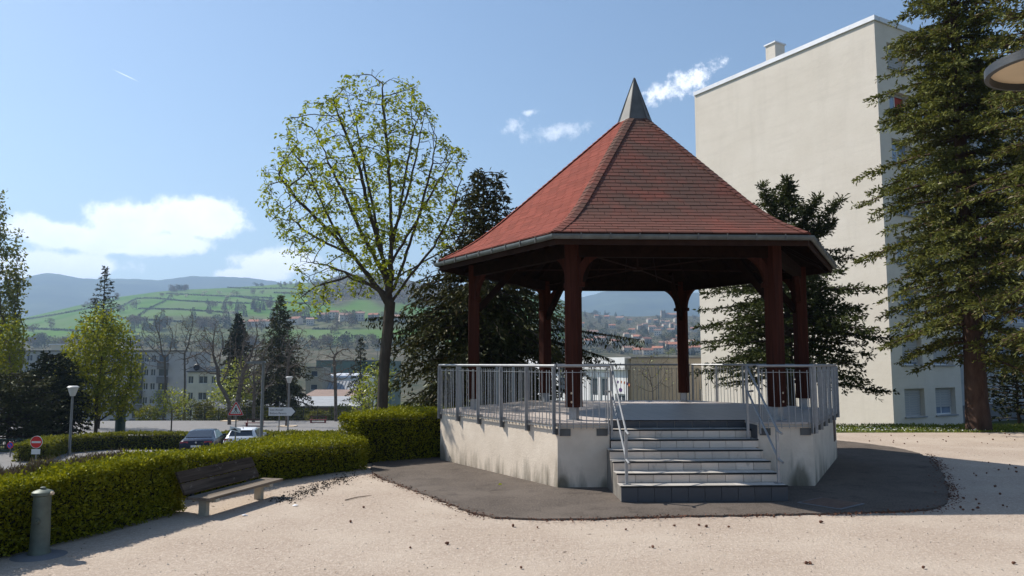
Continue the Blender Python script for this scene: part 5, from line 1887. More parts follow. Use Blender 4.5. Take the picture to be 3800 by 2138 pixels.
def low_school():
    # flat roofed school pavilion behind the bandstand
    Y = 58
    Mx, Rr = at(1578, 912, Y), at(1800, 912, Y)
    zt = at(1578, 899, Y).z
    zb = -1.6
    root = thing('school_building', 'low white flat roofed school with glazed doors behind the bandstand', 'building', (Mx.x, Y, zb))
    ph = R(58)                                        # the front is turned towards the sun
    eu, up = Vector((math.cos(ph), -math.sin(ph), 0)), Vector((0, 0, 1))
    inn = Vector((math.sin(ph), math.cos(ph), 0))
    far_ = Vector((Mx.x, Y, 0))

    def s_of(px):
        d = ray(px, 912)
        k = d.x / d.y
        return (far_.x - k * far_.y) / (eu.x - k * eu.y)          # metres left of the corner
    W = s_of(1330)
    o = far_ - eu * W + Vector((0, 0, zb))
    hh = zt - zb
    holes = []
    for x0, x1, b, t in ((1404, 1424, 0.3, 2.75), (1484, 1503, 0.3, 2.75), (1509, 1527, 0.3, 2.75), (1546, 1572, 0.5, 1.5)):
        holes.append((W - s_of(x0), b, W - s_of(x1), t))
    m = MB(); facade(m, o, eu, up, inn, W, hh - 0.95, holes, 0.15); m.build('wall', 'white_wall', root)
    m = MB(); m.prism([(-0.1, 0), (W + 0.03, 0), (W + 0.03, 0.95), (-0.1, 0.95)], o + up * (hh - 0.95) - inn * 0.3, eu, up, inn, 4.0); m.build('roof_fascia', 'white_wall', root)
    for i, h in enumerate(holes):
        window(root, o, eu, up, inn, h, 0.15, 1 if i < 3 else 2, 0, 'window_glass', i == 3, fr=0.12)
        if i < 3:
            m = MB(); m.prism([(h[0] + .12, h[1] + .12), (h[2] - .12, h[1] + .12), (h[2] - .12, h[1] + 1.0), (h[0] + .12, h[1] + 1.0)], o + inn * 0.09, eu, up, inn, 0.03); m.build('door_panel', 'white_wall', root)
    # little mural: an arc of coloured dabs over a beetle shape
    ux = W - s_of(1558)
    for i in range(8):
        a = R(150 - i * 17)
        m = MB()
        c = o + eu * (ux + 1.3 * math.cos(a)) + up * (2.0 + 0.42 * math.sin(a)) - inn * 0.012
        m.prism([(-.07, -.1), (.07, -.1), (.10, .08), (-.04, .1)], c, eu, up, inn, 0.008)
        mu = m.build('mural', 'paint_orange' if i % 3 else 'paint_purple', root)
    m = MB(); c = o + eu * (ux + .1) + up * 1.82 - inn * 0.012
    m.prism([(-.15, -.15), (.15, -.15), (.2, .05), (0, .17), (-.2, .05)], c, eu, up, inn, 0.008)
    m.build('mural', 'paint_purple', root)
    m = MB(); m.prism([(0.05, 0), (W - 0.1, 0), (W - 0.1, hh - 0.96), (0.05, hh - 0.96)], o + inn * 0.5, eu, up, inn, 6.0); m.build('rear_block', 'cream_wall', root)
    eu, inn = Vector((1, 0, 0)), Vector((0, 1, 0))
    # beige hall butted to its right
    root = thing('school_hall', 'plain beige hall wall behind the bare shrub tree, right of the white school', 'building', ((Mx.x + Rr.x) / 2, Y - 1.5, zb))
    o = Vector((Mx.x + 0.03, Y - 1.5, zb)); W = Rr.x - Mx.x
    hl = [(at(1744, 912, Y).x - Mx.x, 0.75, at(1757, 912, Y).x - Mx.x, 2.0)]
    m = MB(); facade(m, o, eu, up, inn, W, hh - 0.02, hl, 0.15); m.build('wall', 'beige_wall', root)
    window(root, o, eu, up, inn, hl[0], 0.15, 2, 0, 'window_glass')
    m = MB(); m.box((Mx.x + 0.03 + W / 2, Y + 2.5, zt - 0.03), (W, 8.1, 0.12)); m.build('roof_edge', 'grey_dark', root)
    m = MB(); m.box((Mx.x + 0.03 + W / 2, Y + 3.1, zb + hh / 2 - 0.1), (W - 0.02, 6, hh - 0.1)); m.build('rear_block', 'beige_wall', root)


low_school()


def block(name, label, x0, x1, ytop, Y, zb, depth, cols, storey, wmat, holes_fn=None, roof='roof_grey', cat='building', win='window_glass', cap=True, ang=0.0, panes=2):
    a, b = at(x0, ytop, Y), at(x1, ytop, Y)
    zt = a.z
    root = thing(name, label, cat, ((a.x + b.x) / 2, Y, zb))
    eu, up, inn = Vector((math.cos(ang), math.sin(ang), 0)), Vector((0, 0, 1)), Vector((-math.sin(ang), math.cos(ang), 0))
    o = Vector((a.x, Y, zb)); W = (b.x - a.x) / math.cos(ang); hh = zt - zb
    holes = []
    nst = int(hh / storey)
    for s in range(nst):
        v = hh - 0.75 - 1.35 - s * storey
        if v < 0.2: break
        for c in cols: holes.append((W * c[0], v, W * c[1], v + 1.35))
    m = MB(); facade(m, o, eu, up, inn, W, hh, holes, 0.18); m.build('wall', wmat, root)
    m = MB(); m.add([o + eu * W, o + eu * W + inn * depth, o + eu * W + inn * depth + up * hh, o + eu * W + up * hh], [(0, 1, 2, 3)]); m.build('side_wall', wmat, root)
    m = MB(); m.add([o, o + inn * depth, o + inn * depth + up * hh, o + up * hh], [(3, 2, 1, 0)])
    m.build('side_wall', wmat, root)
    m = MB(); m.prism([(0, 0), (W, 0), (W, depth), (0, depth)], o + up * (hh - 0.05), eu, inn, up, 0.04); m.build('roof', roof, root)
    if cap:
        m = MB(); m.beam(o + up * (hh + 0.1) - inn * 0.1 - eu * 0.15, o + eu * (W + 0.15) + up * (hh + 0.1) - inn * 0.1, 0.3, 0.25); m.build('coping', 'grey_dark', root)
    for h in holes: window(root, o, eu, up, inn, h, 0.18, panes, 0.35 if (int(h[0] * 7 + h[1] * 3)) % 3 == 0 else 0, win, False)
    return root, o, eu, up, inn, W, hh


def far_buildings():
    # grey flats down the slope, left
    root, o, eu, up, inn, W, hh = block('apartment_building', 'grey flats with white window frames behind the poplars', -60, 118, 884, 165, -16, 12, [(0.05, .16), (.2, .31), (.40, .50), (.55, .65), (.72, .80), (.86, .94)], 2.75, 'grey_wall')
    root, o, eu, up, inn, W, hh = block('apartment_building', 'grey flats with recessed balconies behind the bright green tree', 122, 318, 884, 164, -16, 12, [(0.06, .16), (.22, .34), (.42, .54), (.62, .74), (.82, .94)], 2.75, 'grey_wall')
    for i in range(4):
        m = MB(); m.box((o.x + W * 0.22, o.y - 0.4, o.z + hh - 2.2 - i * 2.75), (6.0, 0.8, 1.0)); m.build('balcony', 'grey_dark', root)
    m = MB(); m.box((o.x + W * 0.2, o.y + 4, o.z + hh + 0.75), (9, 3, 1.4)); ph = m.build('penthouse', 'cream_wall', root)
    m = MB(); m.box((o.x + W * 0.2, o.y + 4, o.z + hh + 1.55), (9.6, 3.6, 0.2)); m.build('roof_slab', 'coping', ph)
    root, o, eu, up, inn, W, hh = block('apartment_building', 'grey flats with two dark balcony columns behind the bare street trees', 322, 470, 884, 150, -16, 12, [(0.28, .36), (.40, .48)], 2.75, 'grey_wall')
    for fx in (0.20, 0.62):
        for i in range(6):
            m = MB(); m.box((o.x + W * fx, o.y - 0.45, o.z + hh - 2.9 - i * 2.75), (1.9, 0.9, 1.3)); m.build('balcony', 'grey_dark', root)
            m = MB(); m.box((o.x + W * fx, o.y - 0.02, o.z + hh - 1.35 - i * 2.75), (1.8, 0.06, 1.4)); m.build('loggia_window', 'window_glass', root)
    root, o, eu, up, inn, W, hh = block('apartment_building', 'lower cream flats with a dark dish on the roof', 472, 556, 936, 140, -16, 10, [(0.02, .18), (.34, .60), (.72, .84)], 3.0, 'cream_wall')
    m = MB(); m.box((o.x + W * 0.5, o.y + 2, o.z + hh + 0.55), (W, 3, 1.0)); m.build('roof_parapet', 'concrete_grey', root)
    m = MB(); c = Vector((o.x + W * 0.25, o.y + 0.2, o.z + hh + 0.9)); m.tube([c, c + Vector((0, -0.12, 0.02))], [0.62, 0.5], 14); m.tube([c, c - Vector((0, 0, .8))], 0.05, 6); m.build('dish', 'sign_black', root)
    # green clad sports hall and the white vaulted roof before it
    root, o, eu, up, inn, W, hh = block('sports_hall', 'long dark green clad hall with grey roof beyond the street', 796, 985, 908, 230, -22, 20, [], 3.0, 'green_cladding', cap=True)
    m = MB(); m.box((o.x + W / 2, o.y - 0.06, o.z + hh - 3.9), (W, 0.1, 0.5)); m.build('dark_band', 'grey_dark', root)  # dark grey strip along the hall front
    a, b = at(812, 950, 190), at(925, 950, 190)
    zt = a.z
    root = thing('workshop', 'workshop with white barrel roof and ribbed grey slope below the green hall', 'building', ((a.x + b.x) / 2, 190, -20))
    m = MB(); m.box(((a.x + b.x) / 2, 196, (zt - 20) / 2), (b.x - a.x, 11.9, zt + 20 - 0.02)); m.build('wall', 'white_wall', root)
    m = MB()
    for i in range(7):
        t0, t1 = i / 7 * math.pi, (i + 1) / 7 * math.pi
        m.add([(a.x - .3, 192 - 2.2 * math.cos(t0), zt + 1.1 * math.sin(t0)), (b.x + .3, 192 - 2.2 * math.cos(t0), zt + 1.1 * math.sin(t0)), (b.x + .3, 192 - 2.2 * math.cos(t1), zt + 1.1 * math.sin(t1)), (a.x - .3, 192 - 2.2 * math.cos(t1), zt + 1.1 * math.sin(t1))], [(0, 1, 2, 3)])
    m.build('barrel_roof', 'coping', root, smooth=True)
    m = MB(); m.prism([(0, 0), (b.x - a.x, 0), (b.x - a.x, 11), (0, 11)], (a.x, 178.2, zt - 6.5), (1, 0, 0), (0, 0.86, 0.51), (0, -0.51, 0.86), 0.15); sl_ = m.build('sloping_roof', 'roof_grey', root)
    m = MB()
    for i in range(1, 14):
        x = a.x + (b.x - a.x) * i / 14
        m.beam((x, 178.2, zt - 6.3), (x, 178.2 + 9.4, zt - 0.72), 0.12, 0.14)
    m.build('seam', 'grey_dark', sl_)
    m = MB(); m.box((a.x + 3, 181, zt - 6), (1.0, 1.0, 5)); m.build('chimney', 'concrete_grey', root)
    # beige block right of the hall, partly behind the spruce
    block('depot', 'small beige block between the dark spruce and the green hall', 770, 812, 925, 180, -18, 8, [(.3, .7)], 3.2, 'beige_wall', panes=1)
    # low school roofs along the fence
    for nm, lab, x0, x1, yt, Y, mat, rf in (('school_wing', 'long low school wing with grey roof left of the direction sign', 535, 700, 1024, 104, 'concrete_grey', 'roof_dark'), ('school_wing', 'long low school wing with pale roof edge behind the red bench', 702, 905, 1020, 106, 'concrete_grey', 'roof_grey'),
                                            ('school_wing', 'distant brown flat roof below the workshop', 760, 905, 998, 128, 'roof_brown', 'roof_brown')):
        a, b = at(x0, yt, Y), at(x1, yt, Y)
        zb = H1(a.x, Y) - 1
        root = thing(nm, lab, 'building', ((a.x + b.x) / 2, Y, zb))
        m = MB(); m.box(((a.x + b.x) / 2, Y + 4, (zb + a.z) / 2 - 0.3), (b.x - a.x - 0.6, 8, a.z - zb - 0.6)); m.build('wall', 'beige_wall', root)
        m = MB(); m.box(((a.x + b.x) / 2, Y + 4, a.z - 0.42), (b.x - a.x, 9.0, 0.32)); m.build('fascia', 'roof_brown', root)
        m = MB(); m.prism([(0, 0), (b.x - a.x, 0), (b.x - a.x, 9.4), (0, 9.4)], (a.x, Y - .6, a.z - 0.25), (1, 0, 0), (0, 0.995, 0.1), (0, -0.1, 0.995), 0.2); m.build('roof', rf, root)
    # small white gabled pavilion
    Y = 100
    A, Bp = at(484, 1060, Y), at(570, 1060, Y)
    zb = H1(A.x, Y) - 0.3
    zl, zr = at(484, 1018, Y).z, at(570, 1044, Y).z
    root = thing('school_gable', 'small white school gable with sloping roof and a row of windows', 'building', ((A.x + Bp.x) / 2, Y, zb))
    m = MB(); w = Bp.x - A.x
    m.prism([(0, 0), (w, 0), (w, zr - zb), (w * 0.18, zl - zb), (0, zl - zb - 0.3)], (A.x, Y, zb), (1, 0, 0), (0, 0, 1), (0, 1, 0), 7); m.build('wall', 'cream_wall', root)
    m = MB(); m.prism([(-.3, zl - zb - 0.38), (w * .18, zl - zb + 0.03), (w + .4, zr - zb - 0.02), (w + .4, zr - zb + 0.15), (w * .18, zl - zb + 0.22), (-.3, zl - zb - .2)], (A.x, Y - 0.3, zb), (1, 0, 0), (0, 0, 1), (0, 1, 0), 7.6); m.build('roof', 'roof_dark', root)
    for i in range(4):
        u = 0.25 + i * 0.62
        m = MB(); m.prism([(u, 0.6), (u + .45, 0.6), (u + .45, 2.2 - i * .12), (u, 2.2 - i * .12)], (A.x, Y - 0.012, zb), (1, 0, 0), (0, 0, 1), (0, 1, 0), 0.008); m.build('window', 'window_glass', root)


far_buildings()


# ------------------------------------------------------------------ street furniture
def bench():
    loc = (-4.64, 11.6, 0.0)
    ang = math.atan2(0.966, 0.26)
    t = thing('bench', 'weathered wooden bench on pale concrete legs in a gap of the hedge', 'bench', loc, ang)
    W = False
    # local x runs along the bench, -y is the front
    for x in (0.0, 1.42):
        m = MB(); m.prism([(-0.045, -0.06), (0.045, -0.06), (0.038, 0.27), (-0.038, 0.27)], (x, -0.06, -0.05), (1, 0, 0), (0, 0, 1), (0, 1, 0), 0.13)
        m.box((x, -0.02, 0.235), (0.09, 0.42, 0.045))
        m.build('leg', 'concrete', t, world=W)
        m = MB(); m.beam((x, 0.17, 0.20), (x, 0.40, 0.62), 0.05, 0.035); m.build('back_support', 'lamp_dark', t, world=W)
    for y in (-0.125, 0.075):
        m = MB(); m.box((0.80, y, 0.277), (1.98, 0.19, 0.038)); m.build('seat_board', 'bench_wood', t, world=W)
    for z, y in ((0.405, 0.275), (0.575, 0.365)):
        m = MB(); M = Matrix.Rotation(R(-28), 3, 'X')
        m.box((0.74, y - 0.04, z), (1.9, 0.034, 0.175), M=M); m.build('back_board', 'bench_wood_dark', t, world=W)


def standpipe():
    p = gz(98, 1398)
    t = thing('standpipe', 'old green cast iron standpipe with domed cap in front of the hedge', 'standpipe', (p.x, p.y, 0))
    m = MB(); m.lathe([(0.125, -0.03), (0.125, 0.05), (0.108, 0.08), (0.104, 0.3), (0.097, 0.55), (0.094, 0.70)], 24); b = m.build('body', 'hydrant_green', t, world=False, smooth=True)
    m = MB(); m.lathe([(0.094, 0.701), (0.116, 0.712), (0.116, 0.745), (0.10, 0.757), (0.06, 0.772), (0.03, 0.778), (0.03, 0.80), (0.012, 0.806)], 24); m.build('cap', 'hydrant_green', t, world=False, smooth=True)
    m = MB(); m.tube([(0.02, -0.09, 0.42), (0.02, -0.13, 0.42)], 0.032, 10); m.tube([(0.02, -0.12, 0.42), (0.02, -0.145, 0.42)], 0.014, 8); m.build('spout', 'hydrant_green', t, world=False)
    m = MB(); m.tube([(0.11, -0.02, 0.73), (0.145, -0.03, 0.735)], 0.02, 8); m.build('lug', 'planter_sand', t, world=False)
    m = MB(); m.lathe([(0.30, 0.001), (0.22, 0.022), (0.16, 0.028)], 20); m.build('drain_pad', 'grey_dark', t, world=False)


def lamps():
    # park lamps with a conical white lantern
    for lab, x, yt, Y in (('pale park lamp with conical lantern in front of the bright green tree', 184, 972, 44), ('slim park lamp with conical lantern between the bare street trees', 728, 948, 68)):
        q = at(x, yt, Y)
        zb = H1(q.x, q.y)
        t = thing('park_lamp', lab, 'lamp', (q.x, q.y, zb), 0, 'park lamps along the street')
        h = q.z - zb
        m = MB(); m.lathe([(0.10, -0.1), (0.10, 0.25), (0.075, 0.3), (0.06, h - 0.55)], 12); m.build('pole', 'lamp_grey', t, world=False, smooth=True)
        m = MB(); m.lathe([(0.13, h - 0.56), (0.15, h - 0.5), (0.28, h - 0.10), (0.28, h - 0.08)], 16); m.build('lantern', 'lamp_white', t, world=False, smooth=True)
        m = MB(); m.lathe([(0.32, h - 0.08), (0.32, h - 0.04), (0.22, h + 0.03)], 16); m.build('lid', 'lamp_white', t, world=False, smooth=True)
    # flat headed street lamp
    Y = 43
    q = at(663, 912, Y); zb = H1(q.x, q.y)
    t = thing('street_lamp', 'grey street lamp with flat horizontal head near the white car', 'lamp', (q.x, q.y, zb))
    h = q.z - zb
    m = MB(); m.lathe([(0.13, -0.1), (0.13, 0.8), (0.10, 0.9), (0.075, h)], 12); m.build('pole', 'lamp_grey', t, world=False, smooth=True)
    m = MB(); m.prism([(-0.95, -0.02), (-0.93, 0.05), (-0.5, 0.10), (0.08, 0.10), (0.12, 0.0), (-0.2, -0.05), (-0.85, -0.05)], (0, -0.13, h - 0.02), (1, 0, 0), (0, 0, 1), (0, 1, 0), 0.26); m.build('lamp_head', 'lamp_grey', t, world=False)
    # small white lamp far down the street
    q = at(552 + 6, 1005 + 11, 100)
    # lantern overhead near the camera, cut by the picture edge
    Y = 4.2
    c = at(2645, 160, Y)
    t = thing('park_lantern', 'large round lantern disc overhead at the upper right picture edge', 'lamp', (c.x, c.y, 0.0))
    r = (c.x - at(2477, 157, Y).x) * 0.86
    m = MB(); m.lathe([(r * 0.91, c.z + 0.0), (r * 0.93, c.z - 0.045), (r, c.z - 0.04), (r * 1.0, c.z + 0.01), (r * 0.93, c.z + 0.02)], 40); m.build('rim', 'lamp_dark', t, world=False, smooth=True)
    m = MB(); m.lathe([(0.02, c.z - 0.012), (r * 0.908, c.z - 0.006), (r * 0.908, c.z + 0.01), (0.02, c.z + 0.01)], 40); m.build('diffuser', 'lamp_diffuser', t, world=False, smooth=True)
    m = MB(); m.lathe([(r * 0.93, c.z + 0.021), (r * 0.6, c.z + 0.06), (0.1, c.z + 0.10), (0.05, c.z + 0.14)], 30); m.build('hood', 'lamp_dark', t, world=False, smooth=True)
    m = MB(); m.tube([(0, 0, 0), (0, 0, c.z - 0.05)], 0.05, 12); m.tube([(0, 0, 0), (0, 0, 0.5)], 0.085, 12); m.build('pole', 'lamp_dark', t, world=False, smooth=True)


def disc(mb, c, r, t, n=28, dy=0.0):
    mb.tube([Vector(c) + Vector((0, dy, 0)), Vector(c) + Vector((0, dy + t, 0))], r, n)
    return mb


def signs():
    X, Z, Yv = Vector((1, 0, 0)), Vector((0, 0, 1)), Vector((0, 1, 0))
    # pedestrian crossing triangle with hump panel below
    Y = 36.5
    q = at(594, 1045, Y); zb = H1(q.x, q.y)
    t = thing('crossing_sign', 'red bordered triangular pedestrian crossing sign with a bent panel below', 'sign', (q.x, q.y, zb))
    def tri(s): return [(-s * .5 + s * .04, 0), (s * .5 - s * .04, 0), (s * .5, s * .05), (s * .04, s * .866), (-s * .04, s * .866), (-s * .5, s * .05)]
    top_ = at(594, 1011, Y).z; s = (top_ - q.z) / 0.866
    o = Vector((q.x, q.y - 0.06, q.z))
    m = MB(); m.prism(tri(s), o, X, Z, Yv, 0.02); b = m.build('plate', 'sign_white', t)
    m = MB()
    inner, outer = tri(s * 0.70), tri(s * 0.95)
    io, oo = o + Z * s * 0.105 - Yv * 0.004, o + Z * s * 0.018 - Yv * 0.004
    vi = [io + X * u + Z * v for u, v in inner]; vo = [oo + X * u + Z * v for u, v in outer]
    m.add(vi + vo, [(i, (i + 1) % 6, (i + 1) % 6 + 6, i + 6) for i in range(6)]); m.build('border', 'sign_red', b)
    m = MB(); k = s
    c = o - Yv * 0.006
    def pp(poly): m.prism([(u * k, v * k) for u, v in poly], c, X, Z, Yv, 0.003)
    pp([(-.02, .52), (.02, .52), (.035, .555), (.02, .59), (-.02, .59), (-.035, .555)])
    pp([(-.035, .50), (.03, .50), (.045, .36), (-.02, .34), (-.045, .36)])
    pp([(-.03, .36), (.0, .33), (-.09, .19), (-.125, .20)]); pp([(.02, .36), (.045, .34), (.11, .19), (.075, .19), (.0, .30)])
    pp([(-.035, .49), (-.05, .47), (-.125, .37), (-.105, .36), (-.04, .43)]); pp([(.03, .49), (.045, .47), (.10, .37), (.085, .36), (.03, .43)])
    for u in (-.24, -.13, .0, .13, .24): pp([(u - .025, .14), (u + .02, .14), (u + .03, .20), (u - .015, .20)])
    m.build('pictogram', 'sign_black', b)
    m = MB(); m.tube([(q.x, q.y, zb - 0.2), (q.x, q.y, q.z + s * 0.7)], 0.032, 10); m.build('pole', 'lamp_grey', t)
    pz = at(594, 1080, Y).z
    M = Matrix.Rotation(R(10), 3, 'Y') @ Matrix.Rotation(R(-22), 3, 'Z')
    m = MB(); m.box((q.x, q.y - 0.05, pz), (0.66, 0.02, 0.20), M=M); pl = m.build('lower_panel', 'sign_white', t)
    ex, ez = M @ X, M @ Z
    m = MB(); m.prism([(-.26, -.055), (.26, -.055), (.15, -.02), (.04, .035), (-.04, .045), (-.12, .01)], Vector((q.x, q.y - 0.05, pz)) - (M @ Yv) * 0.014, ex, ez, M @ Yv, 0.003); m.build('hump_symbol', 'sign_black', pl)
    # no entry
    Y = 37.0
    q = at(93, 1112, Y); zb = H1(q.x, q.y); r = 15.2 * 1.4752 / FPX * Y
    t = thing('no_entry_sign', 'round red no entry sign on a post beyond the left hedge', 'sign', (q.x, q.y, zb))
    m = MB(); disc(m, (q.x, q.y - 0.05, q.z), r, 0.02); b = m.build('plate', 'sign_white', t)
    m = MB(); disc(m, (q.x, q.y - 0.054, q.z), r * 0.93, 0.003); m.build('red_disc', 'sign_red', b)
    m = MB(); m.box((q.x, q.y - 0.0575, q.z), (r * 1.5, 0.003, r * 0.30)); m.build('white_bar', 'sign_white', b)
    m = MB(); m.tube([(q.x, q.y, zb - 0.2), (q.x, q.y, q.z + r * 0.5)], 0.04, 10); m.build('pole', 'lamp_grey', t)
    m = MB(); m.box((q.x, q.y - 0.05, q.z - r - 0.16), (0.42, 0.02, 0.24)); m.build('sub_panel', 'sign_white', t)
    # no parking
    Y = 43.0
    q = at(27, 1120, Y); zb = H1(q.x, q.y); r = 8.0 * 1.4752 / FPX * Y
    t = thing('no_parking_sign', 'small blue and red no parking disc on the green railing', 'sign', (q.x, q.y, zb))
    m = MB(); disc(m, (q.x, q.y - 0.05, q.z), r, 0.02); b = m.build('plate', 'sign_red', t)
    m = MB(); disc(m, (q.x, q.y - 0.054, q.z), r * 0.78, 0.003); m.build('blue_disc', 'sign_blue', b)
    m = MB(); m.box((q.x, q.y - 0.0575, q.z), (r * 1.6, 0.003, r * 0.2), M=Matrix.Rotation(R(45), 3, 'Y')); m.build('red_bar', 'sign_red', b)
    m = MB(); m.tube([(q.x, q.y, zb - 0.2), (q.x, q.y, q.z + r * 0.5)], 0.03, 8); m.build('pole', 'lamp_grey', t)
    # direction sign
    Y = 62
    q = at(703, 1036, Y); zb = H1(q.x, q.y)
    t = thing('direction_sign', 'white arrow shaped direction sign with two lines of lettering', 'sign', (q.x, q.y, zb))
    a, b2 = at(676, 1046, Y), at(746, 1025, Y)
    w, h = b2.x - a.x, b2.z - a.z
    m = MB(); m.prism([(0, 0), (w * .82, 0), (w * .96, h * .5), (w * .82, h), (0, h)], (a.x, Y - 0.06, a.z), X, Z, Yv, 0.02); pl = m.build('plate', 'sign_white', t)
    m = MB(); m.prism([(w * .84, 0), (w * .88, 0), (w * 1.0, h * .5), (w * .88, h), (w * .84, h), (w * .97, h * .5)], (a.x, Y - 0.064, a.z), X, Z, Yv, 0.025); m.build('arrow_tip', 'sign_black', pl)
    for i, tx in enumerate(('Lieu Accueil', 'Enfants Parents')):
        me = text_mesh(tx, h * 0.36); me.name = 'lettering'; me.materials.append(MATS['sign_black'])
        for v in me.vertices:
            p = Vector((a.x + w * 0.05 + v.co.x * 0.9, Y - 0.063 - v.co.z, a.z + h * (0.60 - 0.42 * i) + v.co.y))
            v.co = INV[t.name] @ p
        obj('lettering', me, pl)
    m = MB(); m.tube([(q.x, q.y, zb - 0.2), (q.x, q.y, at(703, 1010, Y).z)], 0.045, 10); m.build('pole', 'lamp_grey', t)


def red_bench(x, y, Y, label):
    q = at(x, y, Y); zb = H1(q.x, q.y)
    t = thing('red_bench', label, 'bench', (q.x, q.y, zb), R(-4), 'red benches on the far pavement')
    for dx in (-0.8, 0.8):
        m = MB(); m.box((dx, 0, 0.22), (0.07, 0.42, 0.44)); m.box((dx, 0.2, 0.62), (0.06, 0.06, 0.42)); m.build('leg', 'paint_red', t, world=False)
    for dy in (-0.14, 0.06):
        m = MB(); m.box((0, dy, 0.46), (1.95, 0.17, 0.045)); m.build('seat_board', 'paint_red', t, world=False)
    m = MB(); m.box((0, 0.24, 0.78), (1.95, 0.04, 0.16)); m.build('back_board', 'bench_wood_dark', t, world=False)
    m = MB(); m.box((0, -0.05, 0.14), (1.6, 0.05, 0.07)); m.build('stretcher', 'paint_red', t, world=False)


def fences():
    # mesh fence with dark posts along the school
    a, b = at(478, 1060, 92), at(870, 1045, 92)
    t = thing('school_fence', 'dark wire fence on slim posts along the school yard', 'fence', (a.x, a.y, H1(a.x, a.y)))
    n = 11
    for i in range(n + 1):
        p = a.lerp(b, i / n); z = H1(p.x, p.y)
        m = MB(); m.tube([(p.x, p.y, z - .2), (p.x, p.y, z + 1.9)], 0.045, 6); m.build('fence_post', 'fence_black', t)
    for k in range(4):
        m = MB()
        pts = []
        for i in range(n + 1):
            p = a.lerp(b, i / n); pts.append((p.x, p.y, H1(p.x, p.y) + 0.35 + 0.48 * k))
        m.tube(pts, 0.012, 4); m.build('wire', 'fence_black', t)
    # green vertical bar railing at the left
    Y = 46
    a, b = at(-70, 1105, Y), at(105, 1105, Y)
    zt = a.z; zb = H1(a.x, Y)
    t = thing('green_railing', 'dark green railing of vertical bars at the left street edge', 'fence', (a.x, Y, zb))
    m = MB(); m.beam((a.x, Y, zt), (b.x, Y, zt), 0.05, 0.05); m.build('top_rail', 'fence_green', t)
    m = MB(); m.beam((a.x, Y, zb + 0.15), (b.x, Y, zb + 0.15), 0.05, 0.05); m.build('bottom_rail', 'fence_green', t)
    n = 34
    me = MB().box((0, 0, (zt - zb - 0.15) / 2 + 0.15), (0.025, 0.025, zt - zb - 0.15)).mesh('bar', 'fence_green')
    for i in range(n + 1):
        o = obj('bar', me, t); o.location = ((b.x - a.x) * i / n, 0, 0)
    for i in range(4):
        m = MB(); m.box((a.x + (b.x - a.x) * i / 3, Y, (zb + zt) / 2), (0.09, 0.09, zt - zb + 0.15)); m.build('rail_post', 'fence_green', t)
    # tall green column shed wrapped in netting next to the bright tree
    q = at(304, 1040, 58); zb = H1(q.x, q.y)
    t = thing('green_column', 'tall dark green advertising column beside the bright green tree', 'column', (q.x, q.y, zb))
    h = at(304, 1000, 58).z - zb
    m = MB(); m.lathe([(0.42, -0.1), (0.42, 0.2), (0.36, 0.25), (0.36, h)], 18); m.build('shaft', 'fence_green', t, world=False, smooth=True)
    m = MB(); m.lathe([(0.44, h), (0.44, h + 0.12), (0.1, h + 0.3)], 18); m.build('cap', 'fence_green', t, world=False, smooth=True)
    # sand squares round the street trees
    for x, y, lab in ((577, 1062, 'behind the crossing sign'), (722, 1076, 'left of the far red bench')):
        q = hit(x, y)
        m = MB(); m.box((0, 0, 0), (1.7, 1.5, 0.08)); o = m.build('tree_pit', 'planter_sand')
        o.location = (q.x, q.y, q.z + 0.13); tag(o, 'square sandy tree pit at the bare tree ' + lab, 'tree pit', 'tree pits')


# ------------------------------------------------------------------ cars
def car(name, label, paint, loc, rz, stations, win_z, kind):
    """body lofted through stations along y (rear at -y); stations: (y, half width low, half width high, z bottom, z belt, z top, half width top)"""
    t = thing(name, label, 'car', loc, rz, None)
    W = False
    m = MB()
    for y, wl, wh, zb, zm, zt, wt in stations:
        m.v += [(-wl * .9, y, zb), (-wl, y, zb + .12), (-wh, y, zm), (-wt, y, zt - .04), (-wt * .82, y, zt), (wt * .82, y, zt), (wt, y, zt - .04), (wh, y, zm), (wl, y, zb + .12), (wl * .9, y, zb)]
    n = 10
    for i in range(len(stations) - 1):
        for k in range(n):
            a, b = i * n + k, i * n + (k + 1) % n
            m.f.append((a, b, b + n, a + n))
    m.f += [tuple(range(n)), tuple(reversed([(len(stations) - 1) * n + k for k in range(n)]))]
    body = m.build('body', paint, t, world=W, smooth=True)
    for ys in (-1.30, 1.35):
        for s in (-1, 1):
            m = MB(); m.tube([(s * 0.70, ys, 0.32), (s * 0.90, ys, 0.32)], 0.32, 18); wh_ = m.build('wheel', 'tyre', t, world=W)
            m = MB(); m.tube([(s * 0.895, ys, 0.32), (s * 0.907, ys, 0.32)], 0.20, 14); m.build('rim', 'steel_bright', wh_, world=W)
    return t, body


def panel(root, name, mat, pts, off=0.006):
    a, b, c = (Vector(p) for p in pts[:3])
    nn = (b - a).cross(c - a).normalized() * off
    m = MB()
    n = len(pts)
    m.add([Vector(p) + nn for p in pts] + [Vector(p) - nn for p in pts], [tuple(range(n)), tuple(reversed(range(n, 2 * n)))] + [(i, (i + 1) % n, (i + 1) % n + n, i + n) for i in range(n)])
    return m.build(name, mat, root, world=False)


